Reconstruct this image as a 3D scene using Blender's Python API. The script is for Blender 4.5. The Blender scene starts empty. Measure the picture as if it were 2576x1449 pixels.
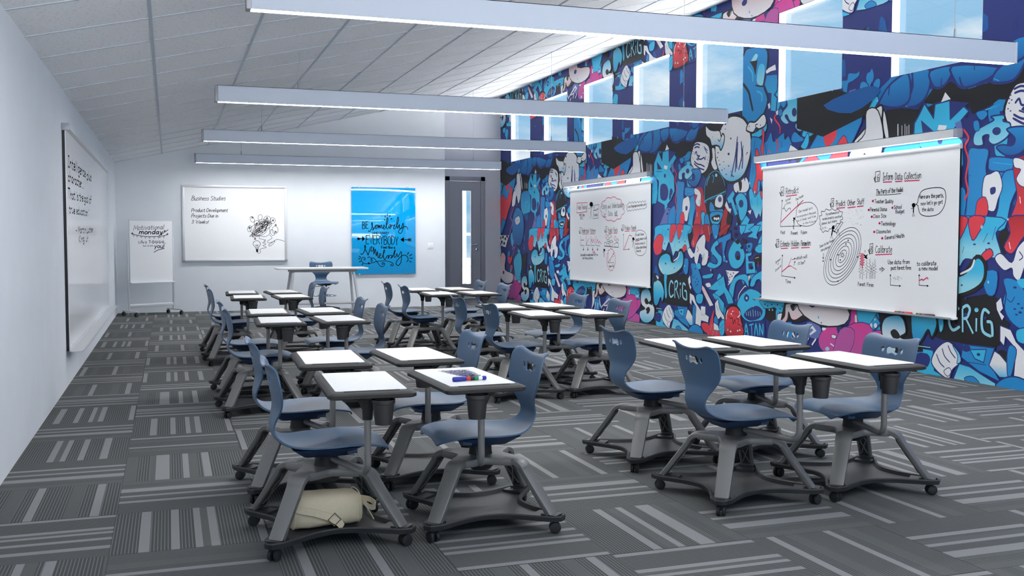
import bpy, bmesh, math, random
from mathutils import Vector, Matrix
from mathutils.geometry import tessellate_polygon
random.seed(7)
S = bpy.context.scene
COL = S.collection
# ------------------------------------------------------------------ camera, sky, sun, exposure
cam_d = bpy.data.cameras.new('camera')
cam_d.sensor_width = 36.0
cam_d.lens = 36.0 * 2526.0 / 2576.0
cam_d.clip_end = 300
cam = bpy.data.objects.new('camera', cam_d)
COL.objects.link(cam)
RT = Vector((0.946418534, -0.322942603, -0.000181045))
DN = Vector((-0.016216145, -0.046963264, -0.998764982))
FW = Vector((0.322535261, 0.945252626, -0.049683787))
M4 = Matrix.Identity(4)
for i in range(3):
    M4[i][0], M4[i][1], M4[i][2] = RT[i], -DN[i], -FW[i]
M4.translation = Vector((0, 0, 1.40))
cam.matrix_world = M4
S.camera = cam

SKY = 1.0             # strength of the sky
GROUND_GLOW = 11.0          # added glow below the horizon, relative to the sky
world = bpy.data.worlds.new('sky'); S.world = world
world.use_nodes = True
wn = world.node_tree; wn.nodes.clear()
def N(nt, t, **kw):
    n = nt.nodes.new(t)
    for k, v in kw.items(): setattr(n, k, v)
    return n
w_out = N(wn, 'ShaderNodeOutputWorld'); w_bg = N(wn, 'ShaderNodeBackground')
w_tc = N(wn, 'ShaderNodeTexCoord'); w_map = N(wn, 'ShaderNodeMapping')
w_map.inputs['Scale'].default_value = (3.0, 3.0, 9.0)
w_ns = N(wn, 'ShaderNodeTexNoise'); w_ns.inputs['Scale'].default_value = 1.5
w_ns.inputs['Detail'].default_value = 9; w_ns.inputs['Roughness'].default_value = .58; w_ns.inputs['Distortion'].default_value = .5
w_cr = N(wn, 'ShaderNodeValToRGB')
w_cr.color_ramp.elements[0].position = .47; w_cr.color_ramp.elements[0].color = (.29, .57, .83, 1)
w_cr.color_ramp.elements[1].position = .66; w_cr.color_ramp.elements[1].color = (.92, .97, 1.0, 1)
wn.links.new(w_tc.outputs['Generated'], w_map.inputs['Vector'])
wn.links.new(w_map.outputs[0], w_ns.inputs['Vector'])
wn.links.new(w_ns.outputs['Fac'], w_cr.inputs[0])
# below the horizon: unseen white glow added to light the ceiling through the windows
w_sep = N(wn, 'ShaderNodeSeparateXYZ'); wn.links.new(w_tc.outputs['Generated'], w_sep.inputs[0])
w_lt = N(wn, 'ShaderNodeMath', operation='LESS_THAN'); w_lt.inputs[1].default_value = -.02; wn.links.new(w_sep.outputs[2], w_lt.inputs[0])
w_mx = N(wn, 'ShaderNodeMixRGB'); w_mx.inputs[2].default_value = (GROUND_GLOW * 1.03, GROUND_GLOW, GROUND_GLOW * .99, 1)
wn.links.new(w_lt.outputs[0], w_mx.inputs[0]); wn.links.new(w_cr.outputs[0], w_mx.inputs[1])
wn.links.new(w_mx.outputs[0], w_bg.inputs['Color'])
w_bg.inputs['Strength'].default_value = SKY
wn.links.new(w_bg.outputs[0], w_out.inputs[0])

sun_d = bpy.data.lights.new('sun', 'SUN'); sun_d.energy = 3.0; sun_d.angle = .01
sun = bpy.data.objects.new('sun', sun_d); COL.objects.link(sun)
sun.rotation_euler = Vector((.16, -1, -.7)).to_track_quat('-Z', 'Y').to_euler()
sun.location = (5, 40, 20)

S.view_settings.view_transform = 'Standard'
S.view_settings.look = 'None'
S.view_settings.gamma = 1.0
S.view_settings.exposure = 0.0
S.view_settings.use_curve_mapping = False
LAMP = 64.0          # radiance of the pendant diffusers
BLAMP = 9.0          # radiance of the whiteboard lamps
# ------------------------------------------------------------------ room numbers (metres)
XL, XR, YB, YR, YF = -0.927, 7.381, 20.054, 22.45, -1.6
XC = 5.384
ZL, ZR = 2.796, 4.687
SL = (ZR - ZL) / (XR - XL)
def ceil_z(x): return ZL + (x - XL) * SL
WIN0, WINP, WINW, WZ0, WZ1 = 9.84, 2.115, 1.28, 3.125, 4.25
# ------------------------------------------------------------------ materials
def lin(h):
    if isinstance(h, str):
        c = [int(h[i:i + 2], 16) / 255 for i in (0, 2, 4)]
    else: c = [v / 255 for v in h]
    return tuple((v / 12.92 if v <= .04045 else ((v + .055) / 1.055) ** 2.4) for v in c) + (1,)
MATS = {}
def mat(name, col, rough=.5, metal=0., noise=0., nscale=60., bump=0., bscale=300., emit=0., coat=0., spec=None):
    m = bpy.data.materials.new(name); m.use_nodes = True
    nt = m.node_tree; p = nt.nodes['Principled BSDF']
    c = lin(col)
    p.inputs['Roughness'].default_value = rough; p.inputs['Metallic'].default_value = metal
    if spec is not None: p.inputs['Specular IOR Level'].default_value = spec
    if coat: p.inputs['Coat Weight'].default_value = coat; p.inputs['Coat Roughness'].default_value = .05
    tc = N(nt, 'ShaderNodeTexCoord')
    ns = N(nt, 'ShaderNodeTexNoise'); ns.inputs['Scale'].default_value = nscale; ns.inputs['Detail'].default_value = 4
    nt.links.new(tc.outputs['Object'], ns.inputs['Vector'])
    cr = N(nt, 'ShaderNodeValToRGB')
    k = max(noise, .01)
    cr.color_ramp.elements[0].position = .3; cr.color_ramp.elements[1].position = .7
    cr.color_ramp.elements[0].color = tuple(v * (1 - k) for v in c[:3]) + (1,)
    cr.color_ramp.elements[1].color = tuple(min(1, v * (1 + k)) for v in c[:3]) + (1,)
    nt.links.new(ns.outputs['Fac'], cr.inputs[0]); nt.links.new(cr.outputs[0], p.inputs['Base Color'])
    if bump:
        n2 = N(nt, 'ShaderNodeTexNoise'); n2.inputs['Scale'].default_value = bscale
        nt.links.new(tc.outputs['Object'], n2.inputs['Vector'])
        b = N(nt, 'ShaderNodeBump'); b.inputs['Strength'].default_value = bump; b.inputs['Distance'].default_value = .002
        nt.links.new(n2.outputs['Fac'], b.inputs['Height']); nt.links.new(b.outputs[0], p.inputs['Normal'])
    if emit:
        p.inputs['Emission Color'].default_value = (1, 1, 1, 1) if emit else c
        p.inputs['Emission Strength'].default_value = emit
    MATS[name] = m
    return m
mat('wall_paint', 'e3e8ee', .75, noise=.015, nscale=3, bump=.05, bscale=120, spec=.25)
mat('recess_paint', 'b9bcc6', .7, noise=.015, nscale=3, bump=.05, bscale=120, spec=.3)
mat('ceiling_bar', 'b4bec9', .5)
mat('shell_blue', '45617f', .38, noise=.04, nscale=300, bump=.12, bscale=900)
mat('shell_under', '2c4468', .5, noise=.04, nscale=300)
mat('leg_grey', '7d7c7b', .42, metal=.25, noise=.03, nscale=200, bump=.06, bscale=900)
mat('rib_dark', '3a3a3c', .7)
mat('tray_black', '2f3032', .5, noise=.05, nscale=150, bump=.08, bscale=700)
mat('caster_black', '252527', .55)
mat('tube_grey', '7a7979', .4, metal=.2)
mat('tablet_rim', '2a2a2b', .55, spec=.3, noise=.04, nscale=150)
mat('cup_black', '272729', .5)
mat('tablet_white', 'fcfcfc', .55)
mat('board_white', 'f3f4f6', .14, spec=.35)
mat('board_edge', '16181c', .5)
mat('rail_alu', 'dadcdf', .35, metal=.35)
mat('rail_grey', '9fa5ae', .45, metal=.3)
mat('light_alu', 'aab4c3', .42, metal=.25, noise=.02, nscale=200)
mat('cap_grey', '92959b', .5, metal=.3)
mat('cable_steel', 'a9adb3', .4, metal=.6)
mat('chrome', 'd8dade', .12, metal=1.)
mat('diffuser', 'ffffff', .5, emit=LAMP)
mat('board_lamp', 'ffffff', .5, emit=BLAMP)
mat('blue_glass', '00a0e2', .04, coat=1.)
mat('door_paint', '8f929d', .5, noise=.03, nscale=200)
mat('frame_paint', '868994', .5, noise=.03, nscale=200)
mat('white_plastic', 'f2f3f5', .4)
mat('white_trim', 'f4f3f6', .5)
mat('desk_white', 'eeeff0', .35)
mat('leg_light', 'd2d3d6', .4, metal=.2)
mat('under_grey', 'a3a5a9', .5)
mat('ink_black', '141416', .9, spec=.05); mat('ink_grey', '4c4946', .9, spec=.05); mat('ink_red', 'd0245c', .9, spec=.05); mat('ink_blue', '20267c', .9, spec=.05)
mat('canvas', 'e4d6b8', .75, noise=.04, nscale=120, bump=.12, bscale=260)
mat('canvas_dark', '6f6a60', .7)
mat('pen_blue', '1b2a9a', .35); mat('pen_red', 'd22a22', .35); mat('pen_black', '151517', .35); mat('pen_green', '128a52', .35); mat('pen_white', 'f0f0f2', .35)
mat('terrace', 'eef0f2', .8); mat('far_white', 'f0f4f8', .8); mat('far_grey', 'a8a49e', .8)

def glass():
    m = bpy.data.materials.new('pane_glass'); m.use_nodes = True
    nt = m.node_tree; nt.nodes.clear()
    o = N(nt, 'ShaderNodeOutputMaterial'); mx = N(nt, 'ShaderNodeMixShader')
    t = N(nt, 'ShaderNodeBsdfTransparent'); g = N(nt, 'ShaderNodeBsdfGlossy'); g.inputs['Roughness'].default_value = .02
    t.inputs['Color'].default_value = (.97, .985, .99, 1)
    mx.inputs[0].default_value = .05
    nt.links.new(t.outputs[0], mx.inputs[1]); nt.links.new(g.outputs[0], mx.inputs[2]); nt.links.new(mx.outputs[0], o.inputs[0])
    MATS['pane_glass'] = m
glass()

def ceiling_mat():
    m = mat('ceiling_tile', 'eff0f2', .85, noise=.02, nscale=90, spec=.2)
    nt = m.node_tree; p = nt.nodes['Principled BSDF']
    old = p.inputs['Base Color'].links[0].from_socket
    tc = N(nt, 'ShaderNodeTexCoord'); mp = N(nt, 'ShaderNodeMapping'); mp.inputs['Scale'].default_value = (20, 34, 1)
    v = N(nt, 'ShaderNodeTexVoronoi'); v.inputs['Scale'].default_value = 1.0; v.feature = 'F1'; v.inputs['Randomness'].default_value = 1
    v.voronoi_dimensions = '2D'
    ns = N(nt, 'ShaderNodeTexNoise'); ns.inputs['Scale'].default_value = 1.0; ns.inputs['Detail'].default_value = 2
    nt.links.new(tc.outputs['Object'], mp.inputs[0]); nt.links.new(mp.outputs[0], v.inputs['Vector']); nt.links.new(mp.outputs[0], ns.inputs['Vector'])
    sep = N(nt, 'ShaderNodeMath', operation='MULTIPLY'); sep.inputs[1].default_value = .24
    nt.links.new(v.outputs['Color'], sep.inputs[0])
    lt = N(nt, 'ShaderNodeMath', operation='LESS_THAN'); nt.links.new(v.outputs['Distance'], lt.inputs[0]); nt.links.new(sep.outputs[0], lt.inputs[1])
    mu = N(nt, 'ShaderNodeMath', operation='MULTIPLY'); nt.links.new(lt.outputs[0], mu.inputs[0]); mu.inputs[1].default_value = .30
    mx = N(nt, 'ShaderNodeMixRGB'); mx.inputs[2].default_value = lin('7d858e')
    nt.links.new(mu.outputs[0], mx.inputs[0]); nt.links.new(old, mx.inputs[1]); nt.links.new(mx.outputs[0], p.inputs['Base Color'])
ceiling_mat()

def carpet_mat():
    m = bpy.data.materials.new('carpet_tiles'); m.use_nodes = True
    nt = m.node_tree; p = nt.nodes['Principled BSDF']; p.inputs['Roughness'].default_value = .95; p.inputs['Specular IOR Level'].default_value = .1
    L = nt.links.new
    tc = N(nt, 'ShaderNodeTexCoord'); sx = N(nt, 'ShaderNodeSeparateXYZ'); L(tc.outputs['Object'], sx.inputs[0])
    def ma(op, a, b=None, c=None):
        n = N(nt, 'ShaderNodeMath', operation=op)
        for i, v in enumerate((a, b, c)):
            if v is None: continue
            if isinstance(v, (int, float)): n.inputs[i].default_value = v
            else: L(v, n.inputs[i])
        return n.outputs[0]
    T = .7024
    gx = ma('DIVIDE', ma('ADD', sx.outputs[0], .274), T); gy = ma('DIVIDE', ma('ADD', sx.outputs[1], -4.006), T)
    ix, iy = ma('FLOOR', gx), ma('FLOOR', gy)
    fx, fy = ma('SUBTRACT', gx, ix), ma('SUBTRACT', gy, iy)
    par = ma('FLOORED_MODULO', ma('ADD', ix, iy), 2.0)         # 1: stripes run along the depth of the room
    par = ma('GREATER_THAN', par, .5)
    u0 = ma('ADD', ma('MULTIPLY', fx, par), ma('MULTIPLY', fy, ma('SUBTRACT', 1.0, par)))
    wv = N(nt, 'ShaderNodeCombineXYZ'); L(ix, wv.inputs[0]); L(iy, wv.inputs[1])
    wn_ = N(nt, 'ShaderNodeTexWhiteNoise', noise_dimensions='2D'); L(wv.outputs[0], wn_.inputs['Vector'])
    r = wn_.outputs['Value']
    flip = ma('GREATER_THAN', ma('FRACT', ma('MULTIPLY', r, 7.31)), .5)
    u = ma('ADD', ma('MULTIPLY', u0, ma('SUBTRACT', 1.0, flip)), ma('MULTIPLY', ma('SUBTRACT', 1.0, u0), flip))
    def bands(lst):
        cr = N(nt, 'ShaderNodeValToRGB'); cr.color_ramp.interpolation = 'CONSTANT'
        el = cr.color_ramp.elements
        el[0].position = 0; el[0].color = (lst[0][1],) * 3 + (1,)
        el[1].position = lst[1][0]; el[1].color = (lst[1][1],) * 3 + (1,)
        for pz, v in lst[2:]:
            e = el.new(pz); e.color = (v,) * 3 + (1,)
        L(u, cr.inputs[0]); return cr.outputs[0]
    # 0 dark fine-lined, .5 mid plain, 1 light band
    A = bands([(0, .0), (.17, 1), (.235, .0), (.37, 1), (.425, .0), (.52, 1), (.57, .5), (.62, 1), (.675, .0), (.93, 1), (.985, .0)])
    B = bands([(0, .5), (.10, .0), (.20, .5), (.25, 1), (.36, .0), (.47, 1), (.52, .5), (.60, .0), (.64, 1), (.70, .0), (.98, .5)])
    C = bands([(0, .0), (.12, 1), (.18, .0), (.27, .5), (.36, .0), (.56, 1), (.62, .0), (.70, .5), (.80, .0)])
    mx1 = N(nt, 'ShaderNodeMixRGB'); L(ma('GREATER_THAN', r, .4), mx1.inputs[0]); L(A, mx1.inputs[1]); L(B, mx1.inputs[2])
    mx2 = N(nt, 'ShaderNodeMixRGB'); L(ma('GREATER_THAN', r, .72), mx2.inputs[0]); L(mx1.outputs[0], mx2.inputs[1]); L(C, mx2.inputs[2])
    band = mx2.outputs[0]
    # fine ribs
    rib = ma('SINE', ma('MULTIPLY', u, 2 * math.pi * 46)); rib = ma('GREATER_THAN', rib, .45)
    ns = N(nt, 'ShaderNodeTexNoise'); ns.inputs['Scale'].default_value = 160; ns.inputs['Detail'].default_value = 3
    L(tc.outputs['Object'], ns.inputs['Vector'])
    spk = ma('MULTIPLY', ma('SUBTRACT', ns.outputs['Fac'], .5), .36)
    dark = ma('ADD', .086, ma('MULTIPLY', rib, .085))
    lightv = .27
    lo = ma('LESS_THAN', band, .25); hi = ma('GREATER_THAN', band, .75)
    mid = ma('SUBTRACT', 1.0, ma('ADD', lo, hi))
    val = ma('ADD', ma('ADD', ma('MULTIPLY', lo, dark), ma('MULTIPLY', hi, lightv)), ma('MULTIPLY', mid, .13))
    val = ma('MULTIPLY', val, ma('ADD', 1.0, spk))
    # tile seams
    ed = ma('MINIMUM', ma('MINIMUM', fx, ma('SUBTRACT', 1.0, fx)), ma('MINIMUM', fy, ma('SUBTRACT', 1.0, fy)))
    val = ma('MULTIPLY', val, ma('ADD', .72, ma('MULTIPLY', .28, ma('GREATER_THAN', ed, .004))))
    cmb = N(nt, 'ShaderNodeCombineXYZ')
    L(ma('MULTIPLY', val, ma('ADD', .955, ma('MULTIPLY', hi, .045))), cmb.inputs[0]); L(val, cmb.inputs[1]); L(ma('MULTIPLY', val, ma('ADD', 1.0, ma('MULTIPLY', hi, .015))), cmb.inputs[2])
    L(cmb.outputs[0], p.inputs['Base Color'])
    b = N(nt, 'ShaderNodeBump'); b.inputs['Strength'].default_value = .3; b.inputs['Distance'].default_value = .003
    L(ns.outputs['Fac'], b.inputs['Height']); L(b.outputs[0], p.inputs['Normal'])
    MATS['carpet_tiles'] = m
carpet_mat()

# ------------------------------------------------------------------ mesh helpers
class MB:
    """collects shapes into one mesh; every face gets the current material slot"""
    def __init__(s): s.v = []; s.f = []; s.m = []; s.slots = []; s.cur = 0
    def slot(s, name):
        if name not in s.slots: s.slots.append(name)
        s.cur = s.slots.index(name); return s
    def add(s, vs, fs):
        o = len(s.v); s.v += [tuple(v) for v in vs]
        for f in fs: s.f.append([i + o for i in f]); s.m.append(s.cur)
    def box(s, a, b):
        x0, y0, z0 = a; x1, y1, z1 = b
        s.add([(x0, y0, z0), (x1, y0, z0), (x1, y1, z0), (x0, y1, z0), (x0, y0, z1), (x1, y0, z1), (x1, y1, z1), (x0, y1, z1)],
              [(0, 3, 2, 1), (4, 5, 6, 7), (0, 1, 5, 4), (1, 2, 6, 5), (2, 3, 7, 6), (3, 0, 4, 7)])
    def obox(s, c, ax, ay, az):
        """oriented box: centre and three half-axis vectors"""
        c, ax, ay, az = map(Vector, (c, ax, ay, az))
        vs = [c + i * ax + j * ay + k * az for k in (-1, 1) for i, j in ((-1, -1), (1, -1), (1, 1), (-1, 1))]
        s.add(vs, [(0, 3, 2, 1), (4, 5, 6, 7), (0, 1, 5, 4), (1, 2, 6, 5), (2, 3, 7, 6), (3, 0, 4, 7)])
    def rings(s, rings, cap=True, closed=False):
        n = len(rings[0]); vs = [p for r in rings for p in r]; fs = []
        R = len(rings)
        for k in range(R if closed else R - 1):
            for i in range(n):
                a = k * n + i; b = k * n + (i + 1) % n; kk = (k + 1) % R
                fs.append((a, b, kk * n + (i + 1) % n, kk * n + i))
        if cap and not closed:
            fs.append(tuple(range(n - 1, -1, -1))); fs.append(tuple((R - 1) * n + i for i in range(n)))
        s.add(vs, fs)
    def tube(s, pts, r, n=12, closed=False):
        pts = [Vector(p) for p in pts]; rr = r if isinstance(r, (list, tuple)) else [r] * len(pts)
        rings = []; up = None; P = len(pts)
        for i, p in enumerate(pts):
            if closed: d = (pts[(i + 1) % P] - pts[i - 1])
            else: d = pts[min(i + 1, P - 1)] - pts[max(i - 1, 0)]
            d.normalize()
            if up is None:
                up = Vector((0, 0, 1)) if abs(d.z) < .9 else Vector((1, 0, 0))
            a = d.cross(up).normalized(); up = a.cross(d).normalized()
            rings.append([p + rr[i] * (math.cos(t) * a + math.sin(t) * up) for t in [2 * math.pi * k / n for k in range(n)]])
        s.rings(rings, closed=closed)
    def lathe(s, prof, c=(0, 0, 0), n=24, axis='z', cap=True):
        c = Vector(c); rings = []
        for r, h in prof:
            rg = []
            for k in range(n):
                t = 2 * math.pi * k / n; a, b = r * math.cos(t), r * math.sin(t)
                rg.append(c + (Vector((a, b, h)) if axis == 'z' else Vector((h, a, b)) if axis == 'x' else Vector((b, h, a))))
            rings.append(rg)
        s.rings(rings, cap=cap)
    def sweep(s, pts, prof, side):
        """profile (list of (across, out)) swept along pts; side = across direction"""
        pts = [Vector(p) for p in pts]; rings = []
        for i, p in enumerate(pts):
            d = (pts[min(i + 1, len(pts) - 1)] - pts[max(i - 1, 0)]).normalized()
            sd = Vector(side); out = d.cross(sd).normalized()
            pr = prof(i / (len(pts) - 1)) if callable(prof) else prof
            rings.append([p + a * sd + b * out for a, b in pr])
        s.rings(rings)
    def prism(s, poly, z0, z1):
        n = len(poly)
        s.add([(x, y, z0) for x, y in poly] + [(x, y, z1) for x, y in poly],
              [tuple(range(n - 1, -1, -1)), tuple(range(n, 2 * n))] + [(i, (i + 1) % n, n + (i + 1) % n, n + i) for i in range(n)])
    def mesh(s, name, mats=None, smooth=0):
        me = bpy.data.meshes.new(name); me.from_pydata(s.v, [], s.f)
        names = s.slots or ([mats] if isinstance(mats, str) else list(mats))
        for mn in names: me.materials.append(MATS[mn])
        if s.slots: me.polygons.foreach_set('material_index', s.m)
        bm = bmesh.new(); bm.from_mesh(me); bmesh.ops.recalc_face_normals(bm, faces=bm.faces); bm.to_mesh(me); bm.free()
        me.update()
        if smooth:
            for pl_ in me.polygons: pl_.use_smooth = True
            me.set_sharp_from_angle(angle=math.radians(smooth))
        return me
def obj(name, me, parent=None, loc=None, rz=0):
    o = bpy.data.objects.new(name, me); COL.objects.link(o)
    if parent: o.parent = parent
    if loc is not None: o.location = loc
    if rz: o.rotation_euler = (0, 0, rz)
    return o
def part(name, mb, m=None, parent=None, smooth=0, bevel=0, label=None, segs=2):
    o = obj(name, mb.mesh(name, m, smooth), parent)
    if bevel: bev(o, bevel, segs)
    if label: o['label'] = label
    return o
def bev(o, w, segs=2):
    bm = bmesh.new(); bm.from_mesh(o.data)
    es = [e for e in bm.edges if len(e.link_faces) == 2 and e.calc_face_angle(0) > .5]
    bmesh.ops.bevel(bm, geom=es, offset=w, segments=segs, affect='EDGES', profile=.5, clamp_overlap=True)
    bm.to_mesh(o.data); bm.free()
    for p_ in o.data.polygons: p_.use_smooth = True
    o.data.set_sharp_from_angle(angle=math.radians(40))
def thing(name, label, cat, loc=(0, 0, 0), rz=0, group=None):
    o = bpy.data.objects.new(name, None); COL.objects.link(o)
    o.location = loc; o.rotation_euler = (0, 0, rz); o.empty_display_size = .1
    o['label'] = label; o['category'] = cat
    if group: o['group'] = group
    return o
def tag(o, label, cat, group=None):
    o['label'] = label; o['category'] = cat
    if group: o['group'] = group
    return o
def struct(o, label=None):
    o['kind'] = 'structure'
    if label: o['label'] = label
    return o
def dup(root, loc, rz, label):
    r = root.copy(); COL.objects.link(r); r.location = loc; r.rotation_euler = (0, 0, rz); r['label'] = label
    for ch in list(root.children):
        c = ch.copy(); COL.objects.link(c); c.parent = r
        for g in list(ch.children):
            d = g.copy(); COL.objects.link(d); d.parent = c
    return r
def catmull(P, n=6, closed=False):
    out = []; m = len(P)
    g = (lambda i: P[i % m]) if closed else (lambda i: P[max(0, min(m - 1, i))])
    for i in range(m if closed else m - 1):
        p0, p1, p2, p3 = g(i - 1), g(i), g(i + 1), g(i + 2)
        for k in range(n):
            t = k / n; t2 = t * t; t3 = t2 * t
            out.append(tuple(.5 * (2 * b + (c - a) * t + (2 * a - 5 * b + 4 * c - d) * t2 + (3 * b - a - 3 * c + d) * t3) for a, b, c, d in zip(p0, p1, p2, p3)))
    if not closed: out.append(tuple(P[-1]))
    return out
# ------------------------------------------------------------------ room shell
def mural_base():  # filled in by the mural section
    pass
mb = MB(); mb.box((XL - .1, YF - .1, -.1), (XR + .1, YR + .1, 0)); struct(part('floor', mb, 'carpet_tiles'))
mb = MB(); mb.box((XL - .12, YF, 0), (XL, YB + .15, ceil_z(XL) + .1)); struct(part('wall_left', mb, 'wall_paint'))
def xz_prism(mb, pts, y0, y1):
    n = len(pts)
    mb.add([(x, y0, z) for x, z in pts] + [(x, y1, z) for x, z in pts],
           [tuple(range(n)), tuple(range(2 * n - 1, n - 1, -1))] + [(i, n + i, n + (i + 1) % n, (i + 1) % n) for i in range(n)])
mb = MB(); xz_prism(mb, [(XL, 0), (XC, 0), (XC, ceil_z(XC)), (XL, ceil_z(XL))], YB, YB + .15); struct(part('wall_back', mb, 'wall_paint'))
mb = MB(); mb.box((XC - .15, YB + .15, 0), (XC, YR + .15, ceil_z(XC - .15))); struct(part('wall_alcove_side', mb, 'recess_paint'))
DX0, DX1, DZ = 6.035, 6.995, 2.822
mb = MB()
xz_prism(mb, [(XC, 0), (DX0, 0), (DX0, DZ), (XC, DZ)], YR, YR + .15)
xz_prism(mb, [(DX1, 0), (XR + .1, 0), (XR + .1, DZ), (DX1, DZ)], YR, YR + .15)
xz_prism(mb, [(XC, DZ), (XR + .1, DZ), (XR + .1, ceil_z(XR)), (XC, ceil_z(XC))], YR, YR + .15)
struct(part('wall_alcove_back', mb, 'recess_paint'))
# glazed rear wall behind the viewpoint: sill, head and mullions
mb = MB(); mb.box((XL - .12, YF - .12, 0), (XR + .1, YF, .12)); xz_prism(mb, [(XL - .12, 2.62), (XR + .1, 4.4), (XR + .1, ceil_z(XR)), (XL - .12, ceil_z(XL - .12))], YF - .12, YF)
struct(part('wall_rear', mb, 'wall_paint'))
mb = MB()
for i_ in range(8): x_ = XL + .03 + i_ * (XR - XL - .06) / 7; mb.box((x_ - .03, YF - .1, .12), (x_ + .03, YF - .02, 2.62 + (x_ - XL + .12) * .211))
o = part('window_0', mb, 'white_trim'); struct(o)
g = MB(); xz_prism(g, [(XL, .12), (XR, .12), (XR, 4.37), (XL, 2.64)], YF - .064, YF - .058); part('glass_pane', g, 'pane_glass', o)
# ceiling slab with T-bar grid
mb = MB().slot('ceiling_tile')
xz_prism(mb, [(XL - .12, ceil_z(XL - .12)), (XR + .1, ceil_z(XR + .1)), (XR + .1, ceil_z(XR + .1) + .15), (XL - .12, ceil_z(XL - .12) + .15)], YF - .12, YR + .15)
mb.slot('ceiling_bar')
ux = Vector((1, 0, SL)).normalized(); un = Vector((-SL, 0, 1)).normalized()
k = -1
while True:
    x = -.1 + .8335 * k; k += 1
    if x > XR - .02: break
    if x < XL + .02: continue
    mb.obox((x, (YF + YR) / 2, ceil_z(x) - .003), ux * .0115, (0, (YR - YF) / 2, 0), un * .004)
y = 6.886 - .8716 * 9
while y < YR:
    if y > YF: mb.obox(((XL + XR) / 2, y, ceil_z((XL + XR) / 2) - .002), ux * ((XR - XL) / 2 / ux.x), (0, .0095, 0), un * .004)
    y += .8716
struct(part('ceiling', mb))
# windows in the mural wall
WY = []
k = -6
while True:
    y0 = WIN0 + WINP * k; k += 1
    if y0 + WINW > YR: break
    if y0 > YF + .1: WY.append((y0, y0 + WINW))
XO = XR + .1
for i, (y0, y1) in enumerate(WY):
    w = MB().slot('white_trim')
    e = .004
    w.box((XR + .001, y0, WZ0), (XO, y0 + e, WZ1)); w.box((XR + .001, y1 - e, WZ0), (XO, y1, WZ1))
    w.box((XR + .001, y0, WZ0), (XO, y1, WZ0 + e)); w.box((XR + .001, y0, WZ1 - e), (XO, y1, WZ1))
    o = part('window_%d' % (i + 1), w); struct(o)
    g = MB(); g.box((XO - .012, y0 + e, WZ0 + e), (XO - .006, y1 - e, WZ1 - e))
    part('glass_pane', g, 'pane_glass', o)
# door in the alcove
d = MB().slot('frame_paint')
d.box((DX0, YR - .015, 0), (DX0 + .105, YR + .14, DZ)); d.box((DX1 - .105, YR - .015, 0), (DX1, YR + .14, DZ)); d.box((DX0, YR - .015, DZ - .1), (DX1, YR + .14, DZ))
door = part('door_1', d, bevel=.004); struct(door)
lf = MB().slot('door_paint')
LX0, LX1, LZ = DX0 + .11, DX1 - .11, DZ - .105
GX0, GX1, GZ0, GZ1 = 6.446, 6.655, .335, 2.495
ly0, ly1 = YR + .01, YR + .055
lf.box((LX0, ly0, .01), (GX0, ly1, LZ)); lf.box((GX1, ly0, .01), (LX1, ly1, LZ)); lf.box((GX0, ly0, .01), (GX1, ly1, GZ0)); lf.box((GX0, ly0, GZ1), (GX1, ly1, LZ))
leaf = part('door_leaf', lf, None, door)
b = MB(); t = .032
for a, c in (((GX0 - t, GZ0 - t), (GX0, GZ1 + t)), ((GX1, GZ0 - t), (GX1 + t, GZ1 + t)), ((GX0, GZ0 - t), (GX1, GZ0)), ((GX0, GZ1), (GX1, GZ1 + t))):
    b.box((a[0], ly0 - .008, a[1]), (c[0], ly0 + .002, c[1]))
part('vision_panel_frame', b, 'frame_paint', leaf, bevel=.002)
g = MB(); g.box((GX0, YR + .028, GZ0), (GX1, YR + .034, GZ1)); part('glass_pane', g, 'pane_glass', leaf)
h = MB(); h.lathe([(.03, 0), (.03, .012), (.01, .014), (.01, .05)], (6.795, ly0, 1.245), 20, 'y')
h.v = [(x, 2 * ly0 - y, z) for x, y, z in h.v]
h.tube([(6.80, ly0 - .05, 1.245), (6.74, ly0 - .052, 1.245), (6.64, ly0 - .045, 1.238)], [.010, .010, .008], 10)
part('door_handle', h, 'chrome', leaf, smooth=40)
h = MB(); h.lathe([(.028, 0), (.028, -.012), (.012, -.016)], (6.795, ly0, 1.135), 20, 'y'); part('lock_rose', h, 'chrome', leaf, smooth=40)
# space beyond the door: pale terrace floor, a glazed end wall
mb = MB(); mb.box((4.6, YR + .15, -.06), (9.2, 26.4, -.01)); struct(part('floor_corridor', mb, 'terrace'))
mb = MB().slot('far_white')
CY = 25.2
mb.box((4.6, CY, 0), (6.62, CY + .12, 3.2)); mb.box((8.6, CY, 0), (9.2, CY + .12, 3.2)); mb.box((6.62, CY, 3.1), (8.6, CY + .12, 3.2))
mb.slot('far_grey'); mb.box((6.62, CY, 0), (8.6, CY + .12, .06))
struct(part('wall_corridor', mb))
f = MB()
for x in (6.64, 6.86, 7.30, 7.9, 8.56): f.box((x - .035, CY - .02, .06), (x + .035, CY + .1, 3.1))
for z in (.09, .66, 1.50, 3.07): f.box((6.62, CY - .03, z - .035), (8.6, CY + .1, z + .035))
o = part('window_%d' % (len(WY) + 1), f, 'far_white'); struct(o)
g = MB(); g.box((6.64, CY + .04, .1), (8.56, CY + .046, 3.06)); part('glass_pane', g, 'pane_glass', o)

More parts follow.
